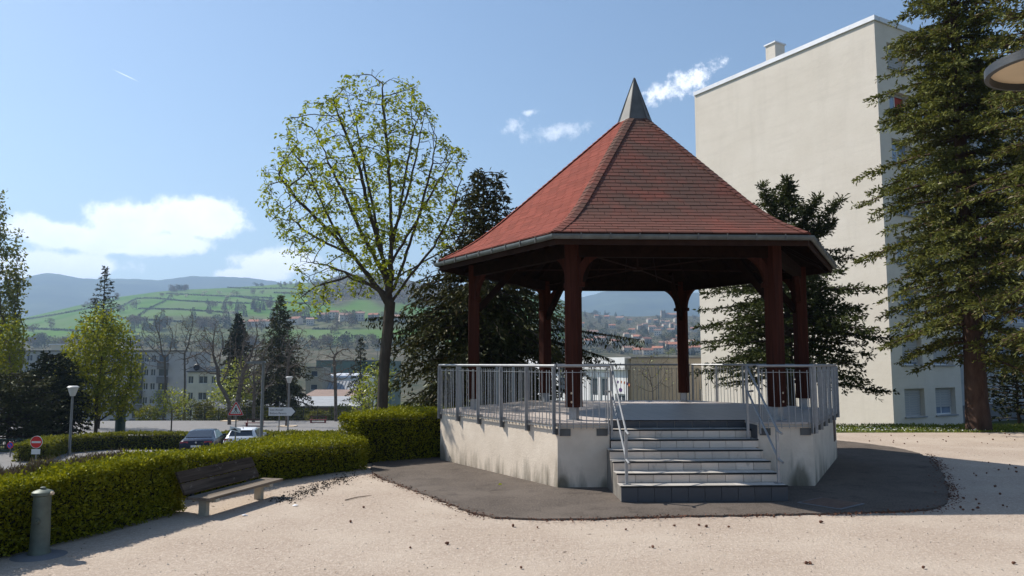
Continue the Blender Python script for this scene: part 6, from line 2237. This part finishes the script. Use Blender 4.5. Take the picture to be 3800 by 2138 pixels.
def cars():
    Y = 45
    rz = R(11)
    q = at(514, 1110, Y); zb = H1(q.x, q.y) + 0.07
    st = [(-2.30, .80, .80, .42, .72, .78, .74), (-2.24, .86, .88, .30, .84, .95, .78), (-2.10, .88, .91, .25, .88, 1.02, .80), (-1.70, .89, .92, .22, .90, 1.06, .80), (-1.62, .89, .92, .22, .90, 1.07, .78), (-0.75, .89, .92, .22, .92, 1.40, .60),
          (-0.2, .89, .92, .22, .92, 1.43, .60), (0.4, .89, .92, .22, .92, 1.40, .60), (1.25, .89, .91, .22, .90, 1.02, .76), (2.1, .87, .88, .24, .78, .86, .74), (2.28, .78, .78, .34, .62, .70, .66)]
    t, b = car('parked_car', 'dark blue saloon car parked left of the white hatchback', 'car_blue', (q.x, q.y, zb), rz, st, 0, 's')
    panel(b, 'rear_window', 'car_glass', [(-.70, -1.60, 1.085), (.70, -1.60, 1.085), (.55, -0.83, 1.385), (-.55, -0.83, 1.385)], 0.012)
    panel(b, 'side_window', 'window_sky', [(.86, -1.25, .97), (.86, 0.95, .97), (.665, 0.35, 1.36), (.665, -0.65, 1.36)], 0.022)
    panel(b, 'side_window', 'window_sky', [(-.86, 0.95, .97), (-.86, -1.25, .97), (-.665, -0.65, 1.36), (-.665, 0.35, 1.36)], 0.022)
    panel(b, 'windscreen', 'car_glass', [(.72, 1.18, 1.06), (-.72, 1.18, 1.06), (-.56, 0.48, 1.38), (.56, 0.48, 1.38)], 0.012)
    for s in (-1, 1): panel(b, 'tail_light', 'car_light', [(s * .42, -2.275, .82), (s * .84, -2.255, .82), (s * .84, -2.235, .92), (s * .42, -2.255, .92)], 0.012)
    panel(b, 'bumper', 'tyre', [(-.80, -2.325, .42), (.80, -2.325, .42), (.80, -2.325, .58), (-.80, -2.325, .58)], 0.015)
    panel(b, 'number_plate', 'sign_white', [(-.26, -2.335, .60), (.26, -2.335, .60), (.26, -2.322, .71), (-.26, -2.322, .71)], 0.01)
    m = MB(); m.tube([(0, -2.30, .86), (0, -2.28, .86)], 0.05, 12); m.build('badge', 'steel_bright', b, world=False)
    for s in (-1, 1):
        m = MB(); m.box((s * 0.98, 0.78, 1.0), (0.18, 0.1, 0.12)); m.build('mirror', 'car_blue', b, world=False)
    q = at(618, 1110, Y + 0.3); zb = H1(q.x, q.y) + 0.07
    st = [(-2.12, .82, .84, .45, .80, .98, .76), (-2.08, .88, .91, .34, .88, 1.06, .76), (-1.98, .89, .92, .28, .92, 1.15, .76), (-1.58, .89, .92, .24, .95, 1.47, .62), (-1.35, .89, .92, .24, .95, 1.50, .63), (-0.4, .89, .92, .24, .95, 1.53, .63),
          (0.35, .89, .92, .24, .95, 1.49, .62), (1.2, .89, .91, .24, .94, 1.07, .76), (1.95, .87, .88, .26, .84, .94, .74), (2.15, .80, .80, .36, .70, .80, .68)]
    t, b = car('parked_car', 'white hatchback parked right of the dark saloon', 'car_white', (q.x, q.y, zb), rz, st, 0, 'h')
    panel(b, 'rear_window', 'car_glass', [(-.66, -1.94, 1.16), (.66, -1.94, 1.16), (.56, -1.67, 1.42), (-.56, -1.67, 1.42)], 0.03)
    panel(b, 'side_window', 'car_glass', [(.86, -1.45, 1.02), (.86, 0.90, 1.0), (.69, 0.28, 1.43), (.69, -1.30, 1.43)], 0.022)
    panel(b, 'side_window', 'car_glass', [(-.86, 0.90, 1.0), (-.86, -1.45, 1.02), (-.69, -1.30, 1.43), (-.69, 0.28, 1.43)], 0.022)
    panel(b, 'windscreen', 'car_glass', [(.72, 1.14, 1.11), (-.72, 1.14, 1.11), (-.58, 0.42, 1.46), (.58, 0.42, 1.46)], 0.012)
    for s in (-1, 1): panel(b, 'tail_light', 'car_light', [(s * .40, -2.125, .92), (s * .86, -2.095, .90), (s * .86, -2.07, 1.05), (s * .46, -2.10, 1.03)], 0.014)
    panel(b, 'bumper', 'tyre', [(-.80, -2.145, .42), (.80, -2.145, .42), (.80, -2.145, .58), (-.80, -2.145, .58)], 0.015)
    panel(b, 'number_plate', 'sign_white', [(-.26, -2.14, .66), (.26, -2.14, .66), (.26, -2.13, .77), (-.26, -2.13, .77)], 0.01)
    panel(b, 'spoiler', 'car_white', [(-.58, -1.74, 1.475), (.58, -1.74, 1.475), (.6, -1.45, 1.505), (-.6, -1.45, 1.505)], 0.014)
    m = MB(); m.tube([(0, -2.12, .95), (0, -2.09, .95)], 0.055, 12); m.build('badge', 'zinc', b, world=False)
    m = MB(); m.tube([(0, -1.1, 1.51), (0, -1.18, 1.62)], 0.02, 6); m.build('antenna', 'tyre', b, world=False)
    for s in (-1, 1):
        m = MB(); m.box((s * 0.98, 0.75, 1.06), (0.18, 0.1, 0.13)); m.build('mirror', 'car_white', b, world=False)


bench()
standpipe()
lamps()
signs()
red_bench(800, 1072, 84, 'red bench with dark backrest on the far pavement, right of the direction sign')
red_bench(640, 1078, 76, 'red bench with dark backrest on the far pavement, behind the flat headed lamp pole')
fences()
cars()

# ------------------------------------------------------------------ far landscape
def hedgerows():
    """field hedges on the far hill: each a line of bushes standing on the slope"""
    rng = np.random.default_rng(101)
    rows = [[(60, 806), (130, 795), (180, 786), (230, 776), (300, 752)], [(62, 828), (160, 832), (230, 836), (330, 838)], [(268, 783), (310, 770), (345, 752), (402, 751)],
            [(340, 802), (380, 775), (420, 757), (432, 742)], [(390, 752), (470, 759), (560, 763), (640, 765)], [(350, 778), (450, 780), (530, 785), (600, 790)], [(300, 802), (400, 808), (520, 815)],
            [(420, 740), (520, 745), (620, 748), (690, 752)], [(560, 724), (640, 728), (720, 727), (770, 731)], [(600, 748), (680, 760), (760, 765), (840, 762)], [(690, 738), (780, 741), (870, 735)],
            [(760, 800), (830, 806), (900, 806)], [(790, 829), (830, 829)], [(640, 815), (720, 812), (790, 812)], [(1395, 762), (1430, 775), (1460, 790)]]
    where = ['along the lowest slope by the poplars', 'above the grey flats roof', 'on the brow left of the middle', 'climbing the middle of the hill', 'across the upper fields', 'across the middle fields', 'below the middle fields', 'just under the left ridge', 'on the right ridge',
             'under the knoll', 'high up beside the knoll', 'above the red roofed farm', 'as a short strip in the lower field', 'beside the farm road', 'seen through the bandstand']
    for row, w in zip(rows, where):
        pts = []
        for (x0, y0), (x1, y1) in zip(row, row[1:]):
            m = max(2, int(math.hypot(x1 - x0, y1 - y0) / 2.2))
            for i in range(m): pts.append(hit(x0 + (x1 - x0) * i / m, y0 + (y1 - y0) * i / m))
        Q, D = [], []
        for p in pts:
            s = p.length / 1900
            n = 16
            d = rdirs(n, rng)
            Q.append(np.array(p) + d * np.array([2.3, 2.3, 1.0]) * s * rng.uniform(.6, 1.5) + np.array([0, 0, 1.2 * s])); D.append(d)
        Q = np.concatenate(Q); D = np.concatenate(D)
        V, F = leaves(Q, D + rdirs(len(Q), rng), 2.0, 0.7, rng)
        o = thing('hedgerow', 'dark field hedgerow on the far green hill ' + w, 'hedgerow', tuple(pts[0]), 0, 'hedgerows on the far hill')
        mesh_np('foliage', V, F, 'needle_blue', o)


def far_tree_protos():
    rng = np.random.default_rng(111)
    P = {}

    def blob(key, mat, n, size, lobes, h, w, trunk=True):
        Q, D = [], []
        for k in range(lobes):
            c = np.array([rng.normal() * w * .28, rng.normal() * w * .28, h * (0.5 + 0.32 * rng.uniform(-.8, 1))])
            d = rdirs(n // lobes, rng)
            Q.append(c + d * np.array([w * .34, w * .34, h * .24]) * rng.uniform(.55, 1.05, (n // lobes, 1))); D.append(d + rdirs(n // lobes, rng) * .8)
        V, F = leaves(np.concatenate(Q), np.concatenate(D), size, 0.75, rng)
        P[key] = (V, F, mat, h)
    blob('bare', 'twig_haze', 420, 0.95, 6, 10, 9)
    blob('bare2', 'twig_haze', 380, 0.9, 5, 12, 7)
    blob('green', 'leaf_olive', 420, 1.0, 6, 10, 8.5)
    blob('fresh', 'leaf_hornbeam', 360, 0.9, 5, 9, 7)
    blob('dark', 'needle_blue', 460, 1.1, 6, 11, 10)
    blob('white', 'leaf_blossom', 260, 0.8, 4, 6.5, 6)
    # conifers
    Q, D = [], []
    for k in range(34):
        f = k / 34
        r = 3.2 * (1 - f) + .15
        n = max(5, int(22 * (1 - f)))
        a = rng.uniform(0, 2 * math.pi, n)
        Q.append(np.stack([np.cos(a) * r * rng.uniform(.35, 1, n), np.sin(a) * r * rng.uniform(.35, 1, n), np.full(n, 1 + f * 13)], -1)); D.append(np.stack([np.cos(a), np.sin(a), np.full(n, -.35)], -1))
    V, F = leaves(np.concatenate(Q), np.concatenate(D), 1.3, 0.55, rng)
    P['conifer'] = (V, F, 'needle_blue', 14)
    out = {}
    for k, (V, F, mat, h) in P.items():
        cm = mesh_np('crown', V, F, mat)
        me = cm.data
        bpy.data.objects.remove(cm)
        m = MB(); m.tube([(0, 0, -1), (0, 0, h * .3), (0.2, 0.1, h * .75)], [0.35, 0.28, 0.08], 5)
        out[k] = (me, m.mesh('trunk', 'bark_grey'))
    return out


def far_trees():
    pr = far_tree_protos()
    rng = random.Random(9)
    made = {}

    def put(kind, p, s, label, group):
        o = bpy.data.objects.new({'conifer': 'far_conifer'}.get(kind, 'far_tree'), None)
        COL.objects.link(o)
        o.location = p; o.rotation_euler = (0, 0, rng.uniform(0, 6.28)); o.scale = (s, s, s * rng.uniform(.85, 1.15))
        o['label'] = label; o['category'] = 'tree'; o['group'] = group
        me, tk = pr[kind]
        obj('crown', me, o); obj('trunk', tk, o)
    lab = {'bare': 'bare brownish tree', 'bare2': 'bare brownish tree', 'green': 'olive green tree', 'fresh': 'fresh green tree', 'dark': 'dark evergreen tree', 'white': 'white blossoming tree', 'conifer': 'pointed dark conifer'}

    def zone(n, xs, ys, kinds, smin, smax, where, group):
        for _ in range(n):
            x = rng.uniform(*xs); y = rng.uniform(*ys) if not callable(ys) else ys(x) + rng.gauss(0, 3)
            k = rng.choice(kinds)
            p = hit(x, y)
            if p.length < 110: continue
            put(k, p, rng.uniform(smin, smax), lab[k] + ' ' + where, group)
    B = ['bare', 'bare2', 'bare', 'green', 'conifer', 'dark']
    # belt at the foot of the field hill and up the hedgerows
    zone(40, (330, 700), (812, 838), B, 0.9, 1.6, 'in the belt at the foot of the green hill', 'trees at the foot of the green hill')
    zone(22, (700, 1010), (800, 814), B + ['green'], 0.8, 1.4, 'round the farm houses below the green hill', 'trees round the far farm')
    zone(30, (520, 700), (760, 800), ['conifer', 'bare', 'bare2', 'white', 'conifer'], 0.8, 1.5, 'among the hedges half way up the green hill', 'trees half way up the green hill')
    zone(16, (400, 780), (738, 752), ['bare', 'white', 'green'], 0.7, 1.3, 'along the upper field hedges', 'trees along the upper hedges')
    zone(14, (430, 470), (728, 736), ['bare', 'dark', 'bare2'], 0.9, 1.4, 'in the clump on the left ridge', 'trees on the left ridge')
    zone(20, (600, 830), lambda x: 722 - (x - 600) * 0.035, ['dark', 'bare', 'conifer'], 0.6, 1.1, 'standing on the right ridge', 'trees on the right ridge')
    zone(8, (200, 300), lambda x: 772 - (x - 200) * .2, ['bare', 'bare2'], 0.9, 1.4, 'on the left slope above the green fields', 'trees on the left slope')
    for x, y, k in ((301, 788, 'bare'), (343, 778, 'bare'), (268, 800, 'bare2'), (85, 838, 'bare'), (128, 828, 'bare2')):
        put(k, hit(x, y), 1.5, 'single bare tree standing out in the open green field', 'single trees in the field')
    for x, y in ((847, 829), (833, 841), (878, 826)):
        put('bare', hit(x, y), 1.2, 'single bare tree in the lower field behind the budding tree', 'single trees in the lower field')
    zone(24, (60, 560), (862, 880), ['bare', 'dark', 'green', 'bare2'], 0.8, 1.2, 'on the valley floor behind the grey flats', 'valley floor trees')
    zone(22, (560, 1010), (858, 880), ['bare', 'dark', 'bare', 'bare2'], 0.8, 1.2, 'on the valley floor behind the street trees', 'valley floor trees')
    zone(16, (1390, 1470), (800, 890), ['dark', 'green', 'bare', 'conifer'], 0.7, 1.1, 'on the slope seen between the left posts', 'trees between the left posts')
    zone(84, (1470, 1770), (800, 888), ['dark', 'dark', 'green', 'bare', 'bare2', 'conifer', 'green', 'dark'], 0.55, 1.0, 'between the houses of the hill town', 'trees of the hill town')
    zone(24, (1560, 1770), (868, 894), ['fresh', 'dark', 'green', 'conifer'], 0.5, 0.8, 'just above the beige school hall', 'trees above the school hall')
    zone(14, (1470, 1560), (786, 796), ['dark', 'conifer', 'bare'], 0.7, 1.1, 'on the crest left of the church tower', 'trees on the town crest')
    put('conifer', hit(1534, 790), 1.5, 'tallest pointed conifer on the crest left of the church tower', 'trees on the town crest')
    # woods of the knoll: nobody could count them
    rg = np.random.default_rng(5)
    Q = []
    for _ in range(900):
        x = rng.uniform(780, 1180); y = rng.uniform(0, 1) ** 0.8
        ridge = np.interp(x, [780, 835, 870, 950, 1000, 1060, 1180], [712, 699, 690, 690, 699, 712, 728])
        p = hit(x, ridge + 3 + y * 62)
        Q.append(p)
    Q = np.array([q[:] for q in Q])
    Q = np.repeat(Q, 22, 0)
    d = rdirs(len(Q), rg)
    V, F = leaves(Q + d * [4.5, 4.5, 3.2] + [0, 0, 2.5], d + rdirs(len(Q), rg), 2.2, 0.8, rg)
    tag(mesh_np('hillside_wood', V, F, 'twig_haze'), 'brown leafless woodland covering the steep knoll behind the budding tree', 'woodland', kind='stuff')
    Q = []
    for _ in range(900):
        x = rng.uniform(1390, 1790); y = rng.uniform(800, 893)
        Q.append(hit(x, y)[:])
    for _ in range(500):
        x = rng.uniform(60, 1010); y = rng.uniform(848, 880)
        Q.append(hit(x, y)[:])
    Q = np.repeat(np.array(Q), 14, 0)
    s = np.linalg.norm(Q, axis=1, keepdims=True) / 1100
    d = rdirs(len(Q), rg)
    V, F = leaves(Q + d * np.array([3.2, 3.2, 1.8]) * s + [0, 0, 1.2], d + rdirs(len(Q), rg), 1.5, 0.8, rg)
    tag(mesh_np('garden_scrub', V, F, 'needle_blue'), 'dark garden shrubs filling the slopes of the far valley and hill town', 'shrubs', kind='stuff')


def house_parts(w, d, h, rise, roof):
    wm = MB()
    wm.prism([(-d / 2, 0), (d / 2, 0), (d / 2, h), (0, h + rise), (-d / 2, h)], (-w / 2, 0, -3), (0, 1, 0), (0, 0, 1), (1, 0, 0), w)
    wm.v = [(v[0], v[1], v[2] if v[2] > -2.9 else -4.5) for v in wm.v]
    rm = MB()
    o = 0.5
    k = rise / (d / 2)
    for s in (-1, 1):
        rm.add([(-w / 2 - o, s * (d / 2 + o), h - 3 - o * k + 0.12), (w / 2 + o, s * (d / 2 + o), h - 3 - o * k + 0.12), (w / 2 + o, 0, h - 3 + rise + 0.12), (-w / 2 - o, 0, h - 3 + rise + 0.12),
                (-w / 2 - o, s * (d / 2 + o), h - 3 - o * k + 0.32), (w / 2 + o, s * (d / 2 + o), h - 3 - o * k + 0.32), (w / 2 + o, 0, h - 3 + rise + 0.34), (-w / 2 - o, 0, h - 3 + rise + 0.34)],
               [(0, 1, 2, 3), (4, 7, 6, 5), (0, 4, 5, 1), (1, 5, 6, 2), (3, 2, 6, 7), (0, 3, 7, 4)])
    cm = MB().box((w * .25, d * .15, h - 3 + rise + 0.3), (0.7, 0.7, 1.5))
    win = MB().box((0, 0, 0), (1.1, 0.08, 1.4))
    return wm.mesh('wall', 'house_wall'), rm.mesh('roof', roof), cm.mesh('chimney', 'house_wall'), win.mesh('window', 'window_glass'), (w, d, h)


def town():
    rng = random.Random(12)
    kinds = [house_parts(11, 8.5, 6.0, 2.0, 'roof_tile'), house_parts(9, 8, 7.2, 1.7, 'roof_tile_old'), house_parts(14, 9, 5.2, 2.2, 'roof_tile_old'), house_parts(12, 9, 5.5, 2.4, 'roof_tile')]

    def put(p, k, s, rz, label, group, lift=3.0):
        wm, rm, cm, wn, (w, d, h) = kinds[k]
        o = bpy.data.objects.new('far_house', None)
        COL.objects.link(o)
        o.location = (p.x, p.y, p.z + lift * s); o.rotation_euler = (0, 0, rz); o.scale = (s, s, s)
        o['label'] = label; o['category'] = 'house'; o['group'] = group
        obj('wall', wm, o); r_ = obj('roof', rm, o); obj('chimney', cm, r_)
        for u in (-.3, .0, .3):
            for v in (1.6, 4.4):
                if v > h - 1: continue
                q = obj('window', wn, o); q.location = (w * u, -d / 2 - 0.03, v - 3)
        return o
    # houses read off the photo on the town hill: x, y(ground), kind, scale
    lst = [(1462, 822, 0, .9), (1490, 845, 2, 1.1), (1500, 800, 0, .8), (1527, 802, 3, .9), (1560, 806, 2, 1.1), (1583, 812, 0, .9), (1510, 862, 2, 1.1), (1545, 868, 3, .9), (1575, 850, 1, .8), (1597, 855, 1, .9), (1610, 830, 1, 1.0), (1622, 826, 1, 1.0), (1590, 838, 0, .9),
           (1640, 836, 1, 1.2), (1655, 845, 1, 1.1), (1632, 812, 1, .9), (1650, 814, 1, .9), (1665, 816, 1, .9), (1680, 818, 1, .9), (1690, 824, 1, .9), (1702, 828, 1, .9), (1715, 824, 1, 1.0), (1672, 826, 1, .9), (1660, 830, 2, .8), (1688, 836, 2, .8), (1700, 810, 1, .9), (1714, 812, 1, .8),
           (1605, 858, 0, 1.0), (1625, 866, 0, 1.1), (1700, 868, 0, 1.0), (1712, 856, 3, .9), (1690, 880, 3, 1.1), (1655, 890, 0, 1.0), (1605, 892, 3, .9), (1720, 892, 0, 1.1), (1672, 872, 2, .9), (1580, 886, 2, .9), (1745, 835, 0, .9), (1752, 888, 0, 1.0), (1740, 872, 1, .9),
           (1630, 893, 3, .9), (1540, 826, 3, .9), (1480, 868, 0, .9)]
    for x, y, k, s in lst:
        if y < 832 and x > 1600: lab, gr = 'old stone house with tiled roof packed below the church tower', 'houses of the old town'
        elif y < 832: lab, gr = 'villa with low tiled roof on the crest of the hill town', 'villas on the crest'
        elif y < 862: lab, gr = 'tile roofed house among trees half way up the hill town', 'houses half way up the hill'
        else: lab, gr = 'orange roofed house at the foot of the hill town', 'houses at the foot of the hill'
        put(hit(x, y), k, s, rng.uniform(-.5, .5), lab, gr)
    for x, y, k, s in ((640, 822, 3, 1.1), (672, 822, 2, 1.2), (744, 816, 3, 1.2), (815, 804, 2, 1.2), (838, 800, 0, 1.2), (870, 806, 2, 1.2), (905, 806, 1, 1.2), (940, 806, 0, 1.1), (1000, 810, 2, 1.2), (605, 826, 1, 1.0), (780, 818, 1, 1.0)):
        put(hit(x, y), k, s, rng.uniform(-.4, .4), 'long tiled farm house at the foot of the far green hill', 'houses below the green hill')
    # church on the hill
    p = hit(1668, 800)
    t = thing('church', 'old church with square stone tower crowning the hill town', 'church', tuple(p))
    s = p.length / 1890 * 1.4752 * 0.678
    zt = at(1668, 782, p.y).z
    m = MB(); m.box((0, 0, (zt - p.z) / 2 - 2), (9.5, 9.5, zt - p.z + 4)); tw = m.build('tower', 'stone_wall', t, world=False)
    for sx in (-1, 1):
        m = MB(); m.box((sx * 3.2, -3.2, zt - p.z + 0.8), (2.6, 2.6, 1.6)); m.build('turret', 'stone_wall', tw, world=False)
        m = MB(); m.box((sx * 2.0, -4.8, zt - p.z - 3.5), (1.3, 0.2, 4.0)); m.build('belfry_opening', 'grey_dark', tw, world=False)
    m = MB(); m.prism([(-8, -4), (8, -4), (8, 7), (0, 11), (-8, 7)], (6, 0, 0), (0, 1, 0), (0, 0, 1), (1, 0, 0), 34); m.build('nave', 'stone_wall', t, world=False)
    m = MB()
    for s_ in (-1, 1): m.add([(5, s_ * 9, 6.8), (41, s_ * 9, 6.8), (41, 0, 11.5), (5, 0, 11.5)], [(0, 1, 2, 3)])
    m.build('nave_roof', 'roof_tile_old', t, world=False)
    # pylon on the knoll
    p = hit(868, 696)
    t = thing('pylon', 'tiny lattice mast on the summit of the brown knoll', 'mast', tuple(p))
    m = MB()
    for sx in (-1, 1):
        for sy in (-1, 1): m.tube([(sx * 3, sy * 3, -1), (sx * 0.6, sy * 0.6, 34)], 0.22, 4)
    for k in range(8):
        z = 3 + k * 4; w = 3 - 2.4 * z / 34
        m.tube([(-w, -w, z), (w, -w, z + 3)], 0.14, 4); m.tube([(w, -w, z), (-w, -w, z + 3)], 0.14, 4)
    m.build('lattice', 'grey_dark', t, world=False)
    m = MB()
    for z, w in ((24, 6), (29, 5), (33, 4)): m.tube([(-w, 0, z), (w, 0, z)], 0.2, 4)
    m.build('cross_arm', 'grey_dark', t, world=False)
    # floodlight masts of the sports ground
    for x, yt, lab in ((951, 878, 'thin floodlight mast left of the lime green bush'), (1070, 884, 'thin floodlight mast behind the dark cedar')):
        pass
    q = at(1001 * 0.8, 890, 300)
    for x, yt, lab in ((958 - 8, 880, 'slim floodlight mast behind the green hall, left of the budding tree trunk'),):
        q = at(x, yt, 262); zb = -23
        t = thing('floodlight_mast', lab, 'mast', (q.x, q.y, zb))
        m = MB(); m.tube([(0, 0, 0), (0, 0, q.z - zb)], [0.22, 0.1], 6); m.build('pole', 'lamp_grey', t, world=False)
        m = MB(); m.box((0, -0.2, q.z - zb), (1.6, 0.3, 0.7)); m.build('lamp_head', 'lamp_white', t, world=False)


hedgerows()
far_trees()
town()


def number_off():
    """alike far things that can be counted off in the photo: say which one, from the left"""
    words = 'leftmost second third fourth fifth sixth seventh eighth ninth tenth eleventh twelfth thirteenth fourteenth fifteenth sixteenth seventeenth eighteenth nineteenth twentieth'.split()
    sets = {}
    for o in COL.objects:
        if o.parent is None and o.get('group') and (o.name.startswith('far_house') or 'single trees' in o['group'] or 'on the left' in o['group'] or 'crest' in o['group']):
            sets.setdefault(o['label'], []).append(o)
    for lab, lst in sets.items():
        if not 1 < len(lst) <= len(words): continue
        lst.sort(key=lambda o: o.location.x / o.location.y)
        for i, o in enumerate(lst):
            o['label'] = lab + (', leftmost of its row' if i == 0 else ', %s from left' % words[i])


number_off()


# ------------------------------------------------------------------ small things on the ground
def litter():
    rng = random.Random(17)
    m = MB(); m.lathe([(0.004, 0), (0.016, 0.008), (0.021, 0.022), (0.017, 0.042), (0.008, 0.058), (0.002, 0.064)], 8)
    for i in range(len(m.v)):
        x, y, z = m.v[i]; k = 1 + 0.16 * math.sin(i * 2.7); m.v[i] = (x * k, y * k, z)
    me = m.mesh('pine_cone', 'cone_brown')
    spots = [(1290, 1327), (1352, 1329), (1577, 1334), (1700, 1325), (1780, 1326), (1640, 1378), (1312, 1433), (882, 1316), (1030, 1381), (2025, 1420), (2035, 1418), (2320, 1432), (2545, 1420), (1830, 1328), (1945, 1303), (2060, 1316), (1755, 1323), (1838, 1300), (2065, 1300), (912, 1278), (1130, 1370)]
    n0 = len(spots)
    for _ in range(26): spots.append((rng.uniform(2330, 2570), rng.uniform(1150, 1285)))
    for _ in range(24): spots.append((rng.uniform(2130, 2570), rng.uniform(1092, 1120)))
    for _ in range(30): spots.append((rng.uniform(2335, 2375), rng.uniform(1190, 1265)))
    for i, (x, y) in enumerate(spots):
        p = gz(x, y, 0.0)
        o = obj('pine_cone', me)
        o.location = (p.x, p.y, 0.018); o.rotation_euler = (R(88) + rng.uniform(-.2, .2), 0, rng.uniform(0, 6.28)); s = rng.uniform(0.6, 1.0); o.scale = (s, s, s)
        if i < n0: tag(o, 'brown fir cone lying on the sunlit gravel in front of the bandstand', 'cone', 'cones in front of the bandstand')
        else: tag(o, 'brown fir cone lying on the gravel right of the bandstand', 'cone', 'cones right of the bandstand')
    # charred leaf litter by the bench end, loose stones on the gravel
    rg = np.random.default_rng(19)
    n = 620
    u = rg.beta(1.6, 2.0, n)
    c = np.array(gz(690, 1268)[:2])[None] * (1 - u[:, None]) + np.array(gz(905, 1188)[:2])[None] * u[:, None]
    nrm = np.array([[0.80, -0.6]])
    Q = c + nrm * (rg.normal(size=(n, 1)) * 0.16 + 0.02)
    P = np.concatenate([Q, np.full((n, 1), 0.006)], 1)
    D = rdirs(n, rg); D[:, 2] = np.abs(D[:, 2]) * 0.35
    V, F = leaves(P, D, 0.042, 0.6, rg)
    tag(mesh_np('leaf_litter', V, F, 'litter_dark'), 'black rotted leaf litter scattered past the end of the wooden bench', 'litter', kind='stuff')
    n = 4200
    d = rg.uniform(5.5, 24, n); x = rg.uniform(-0.75, 0.8, n) * d
    ok = (court_dist(x, d) < -0.5)
    x, d = x[ok], d[ok]
    n = len(x)
    P = np.stack([x, d, np.full(n, 0.001)], -1)
    V, F = leaves(P, rdirs(n, rg) * [1, 1, 0.15] + [0, 0, .12], 0.022, 0.8, rg, fold=0.35)
    tag(mesh_np('loose_stones', V, F, 'concrete'), 'small loose stones scattered over the gravel court', 'stones', kind='stuff')
    n = 800
    d = rg.uniform(6, 24, n); x = rg.uniform(-0.7, 0.8, n) * d
    ok = (court_dist(x, d) < -0.5); x, d = x[ok], d[ok]; n = len(x)
    V, F = leaves(np.stack([x, d, np.full(n, 0.002)], -1), rdirs(n, rg) * [1, 1, 0.1], 0.06, 0.16, rg)
    tag(mesh_np('dry_needles', V, F, 'stick'), 'dry brown needles and twigs scattered over the gravel court', 'litter', kind='stuff')
    # crumbs, needles and soil gathered along the broken tarmac edge
    edge = [(-2.9, 15.7), (-2.05, 14.2), (-1.25, 12.8), (-0.65, 11.7), (-0.2, 11.28), (0.65, 11.15), (2.45, 11.4), (4.57, 11.57), (6.5, 11.85), (7.25, 12.6), (8.65, 15.2), (10.4, 19.0)]
    E = np.array(edge); sg = np.linalg.norm(np.diff(E, axis=0), axis=1); cum = np.concatenate([[0], np.cumsum(sg)])
    n = 2600
    u = rg.uniform(0, cum[-1], n)
    X = np.interp(u, cum, E[:, 0]) + rg.normal(size=n) * 0.07; Yy = np.interp(u, cum, E[:, 1]) + rg.normal(size=n) * 0.07 - 0.03
    keep = rg.random(n) < 0.35 + 0.65 * (np.sin(u * 3.1) * np.sin(u * 1.3 + 1) > -0.1)
    P = np.stack([X, Yy, np.full(n, 0.034)], -1)[keep]
    D = rdirs(len(P), rg); D[:, 2] *= 0.3
    V, F = leaves(P, D, 0.04, 0.45, rg)
    tag(mesh_np('edge_debris', V, F, 'cone_brown'), 'brown needles and crumbs gathered along the broken tarmac edge', 'litter', kind='stuff')
    # scraps of paper and a stick
    for x, y, s, lab in ((615, 1298, 0.05, 'smaller white paper scrap on the gravel before the bench'), (742, 1273, 0.07, 'crumpled white paper scrap beyond the bench legs')):
        p = gz(x, y)
        m = MB()
        k = 7
        ring = [(s * math.cos(6.283 * i / k) * rng.uniform(.6, 1.3), s * .6 * math.sin(6.283 * i / k) * rng.uniform(.6, 1.3), rng.uniform(.004, .02)) for i in range(k)]
        m.add([(0, 0, 0.028)] + ring + [(0, 0, 0.002)], [(0, i + 1, (i + 1) % k + 1) for i in range(k)] + [(k + 1, (i + 1) % k + 1, i + 1) for i in range(k)])
        o = m.build('paper_scrap', 'paper'); o.location = (p.x, p.y, 0.001); tag(o, lab, 'litter')
    a, b = gz(868, 1260), gz(935, 1247)
    m = MB(); m.tube([a + Vector((0, 0, .012)), a.lerp(b, .4) + Vector((0, .04, .016)), a.lerp(b, .75) + Vector((0, .01, .012)), b + Vector((0, 0, .008))], [0.009, 0.008, 0.006, 0.003], 5)
    tag(m.build('fallen_stick', 'stick'), 'thin fallen stick on the gravel left of the tarmac edge', 'stick')
    # utility cover set in the tarmac
    p = gz(2090, 1272)
    t = thing('utility_cover', 'rusty square utility cover set in the shaded tarmac', 'cover', (p.x, p.y, 0.034), R(38))
    m = MB(); m.box((0, 0, 0.004), (0.74, 0.74, 0.01)); m.build('frame', 'grey_dark', t, world=False)
    m = MB(); m.box((0, 0, 0.011), (0.66, 0.66, 0.008)); m.build('lid', 'rust_cover', t, world=False)
    # a fresh yellow leaf on the tarmac
    p = gz(1253, 1224)
    V, F = leaves(np.array([[p.x, p.y, 0.036]]), np.array([[1, .2, .1]]), 0.07, 0.6, rg)
    tag(mesh_np('fallen_leaf', V, F, 'leaf_maple'), 'single yellow green leaf on the sunlit tarmac', 'leaf')


litter()


# ------------------------------------------------------------------ air
def haze():
    me = MB().box((0, 0, (740 - 31) / 2), (23800, 23800, 740 + 31)).mesh('haze', 'concrete')
    m = bpy.data.materials.new('haze')
    m.use_nodes = True
    nt = m.node_tree
    nt.nodes.clear()
    out = nt.nodes.new('ShaderNodeOutputMaterial')
    v = nt.nodes.new('ShaderNodeVolumePrincipled')
    v.inputs['Color'].default_value = (0.50, 0.71, 1.0, 1)
    v.inputs['Density'].default_value = 1.9e-4
    v.inputs['Anisotropy'].default_value = 0.25
    nt.links.new(v.outputs[0], out.inputs['Volume'])
    me.materials.clear(); me.materials.append(m)
    tag(obj('haze', me), 'pale blue haze hanging over the valley', 'haze', kind='stuff')


haze()
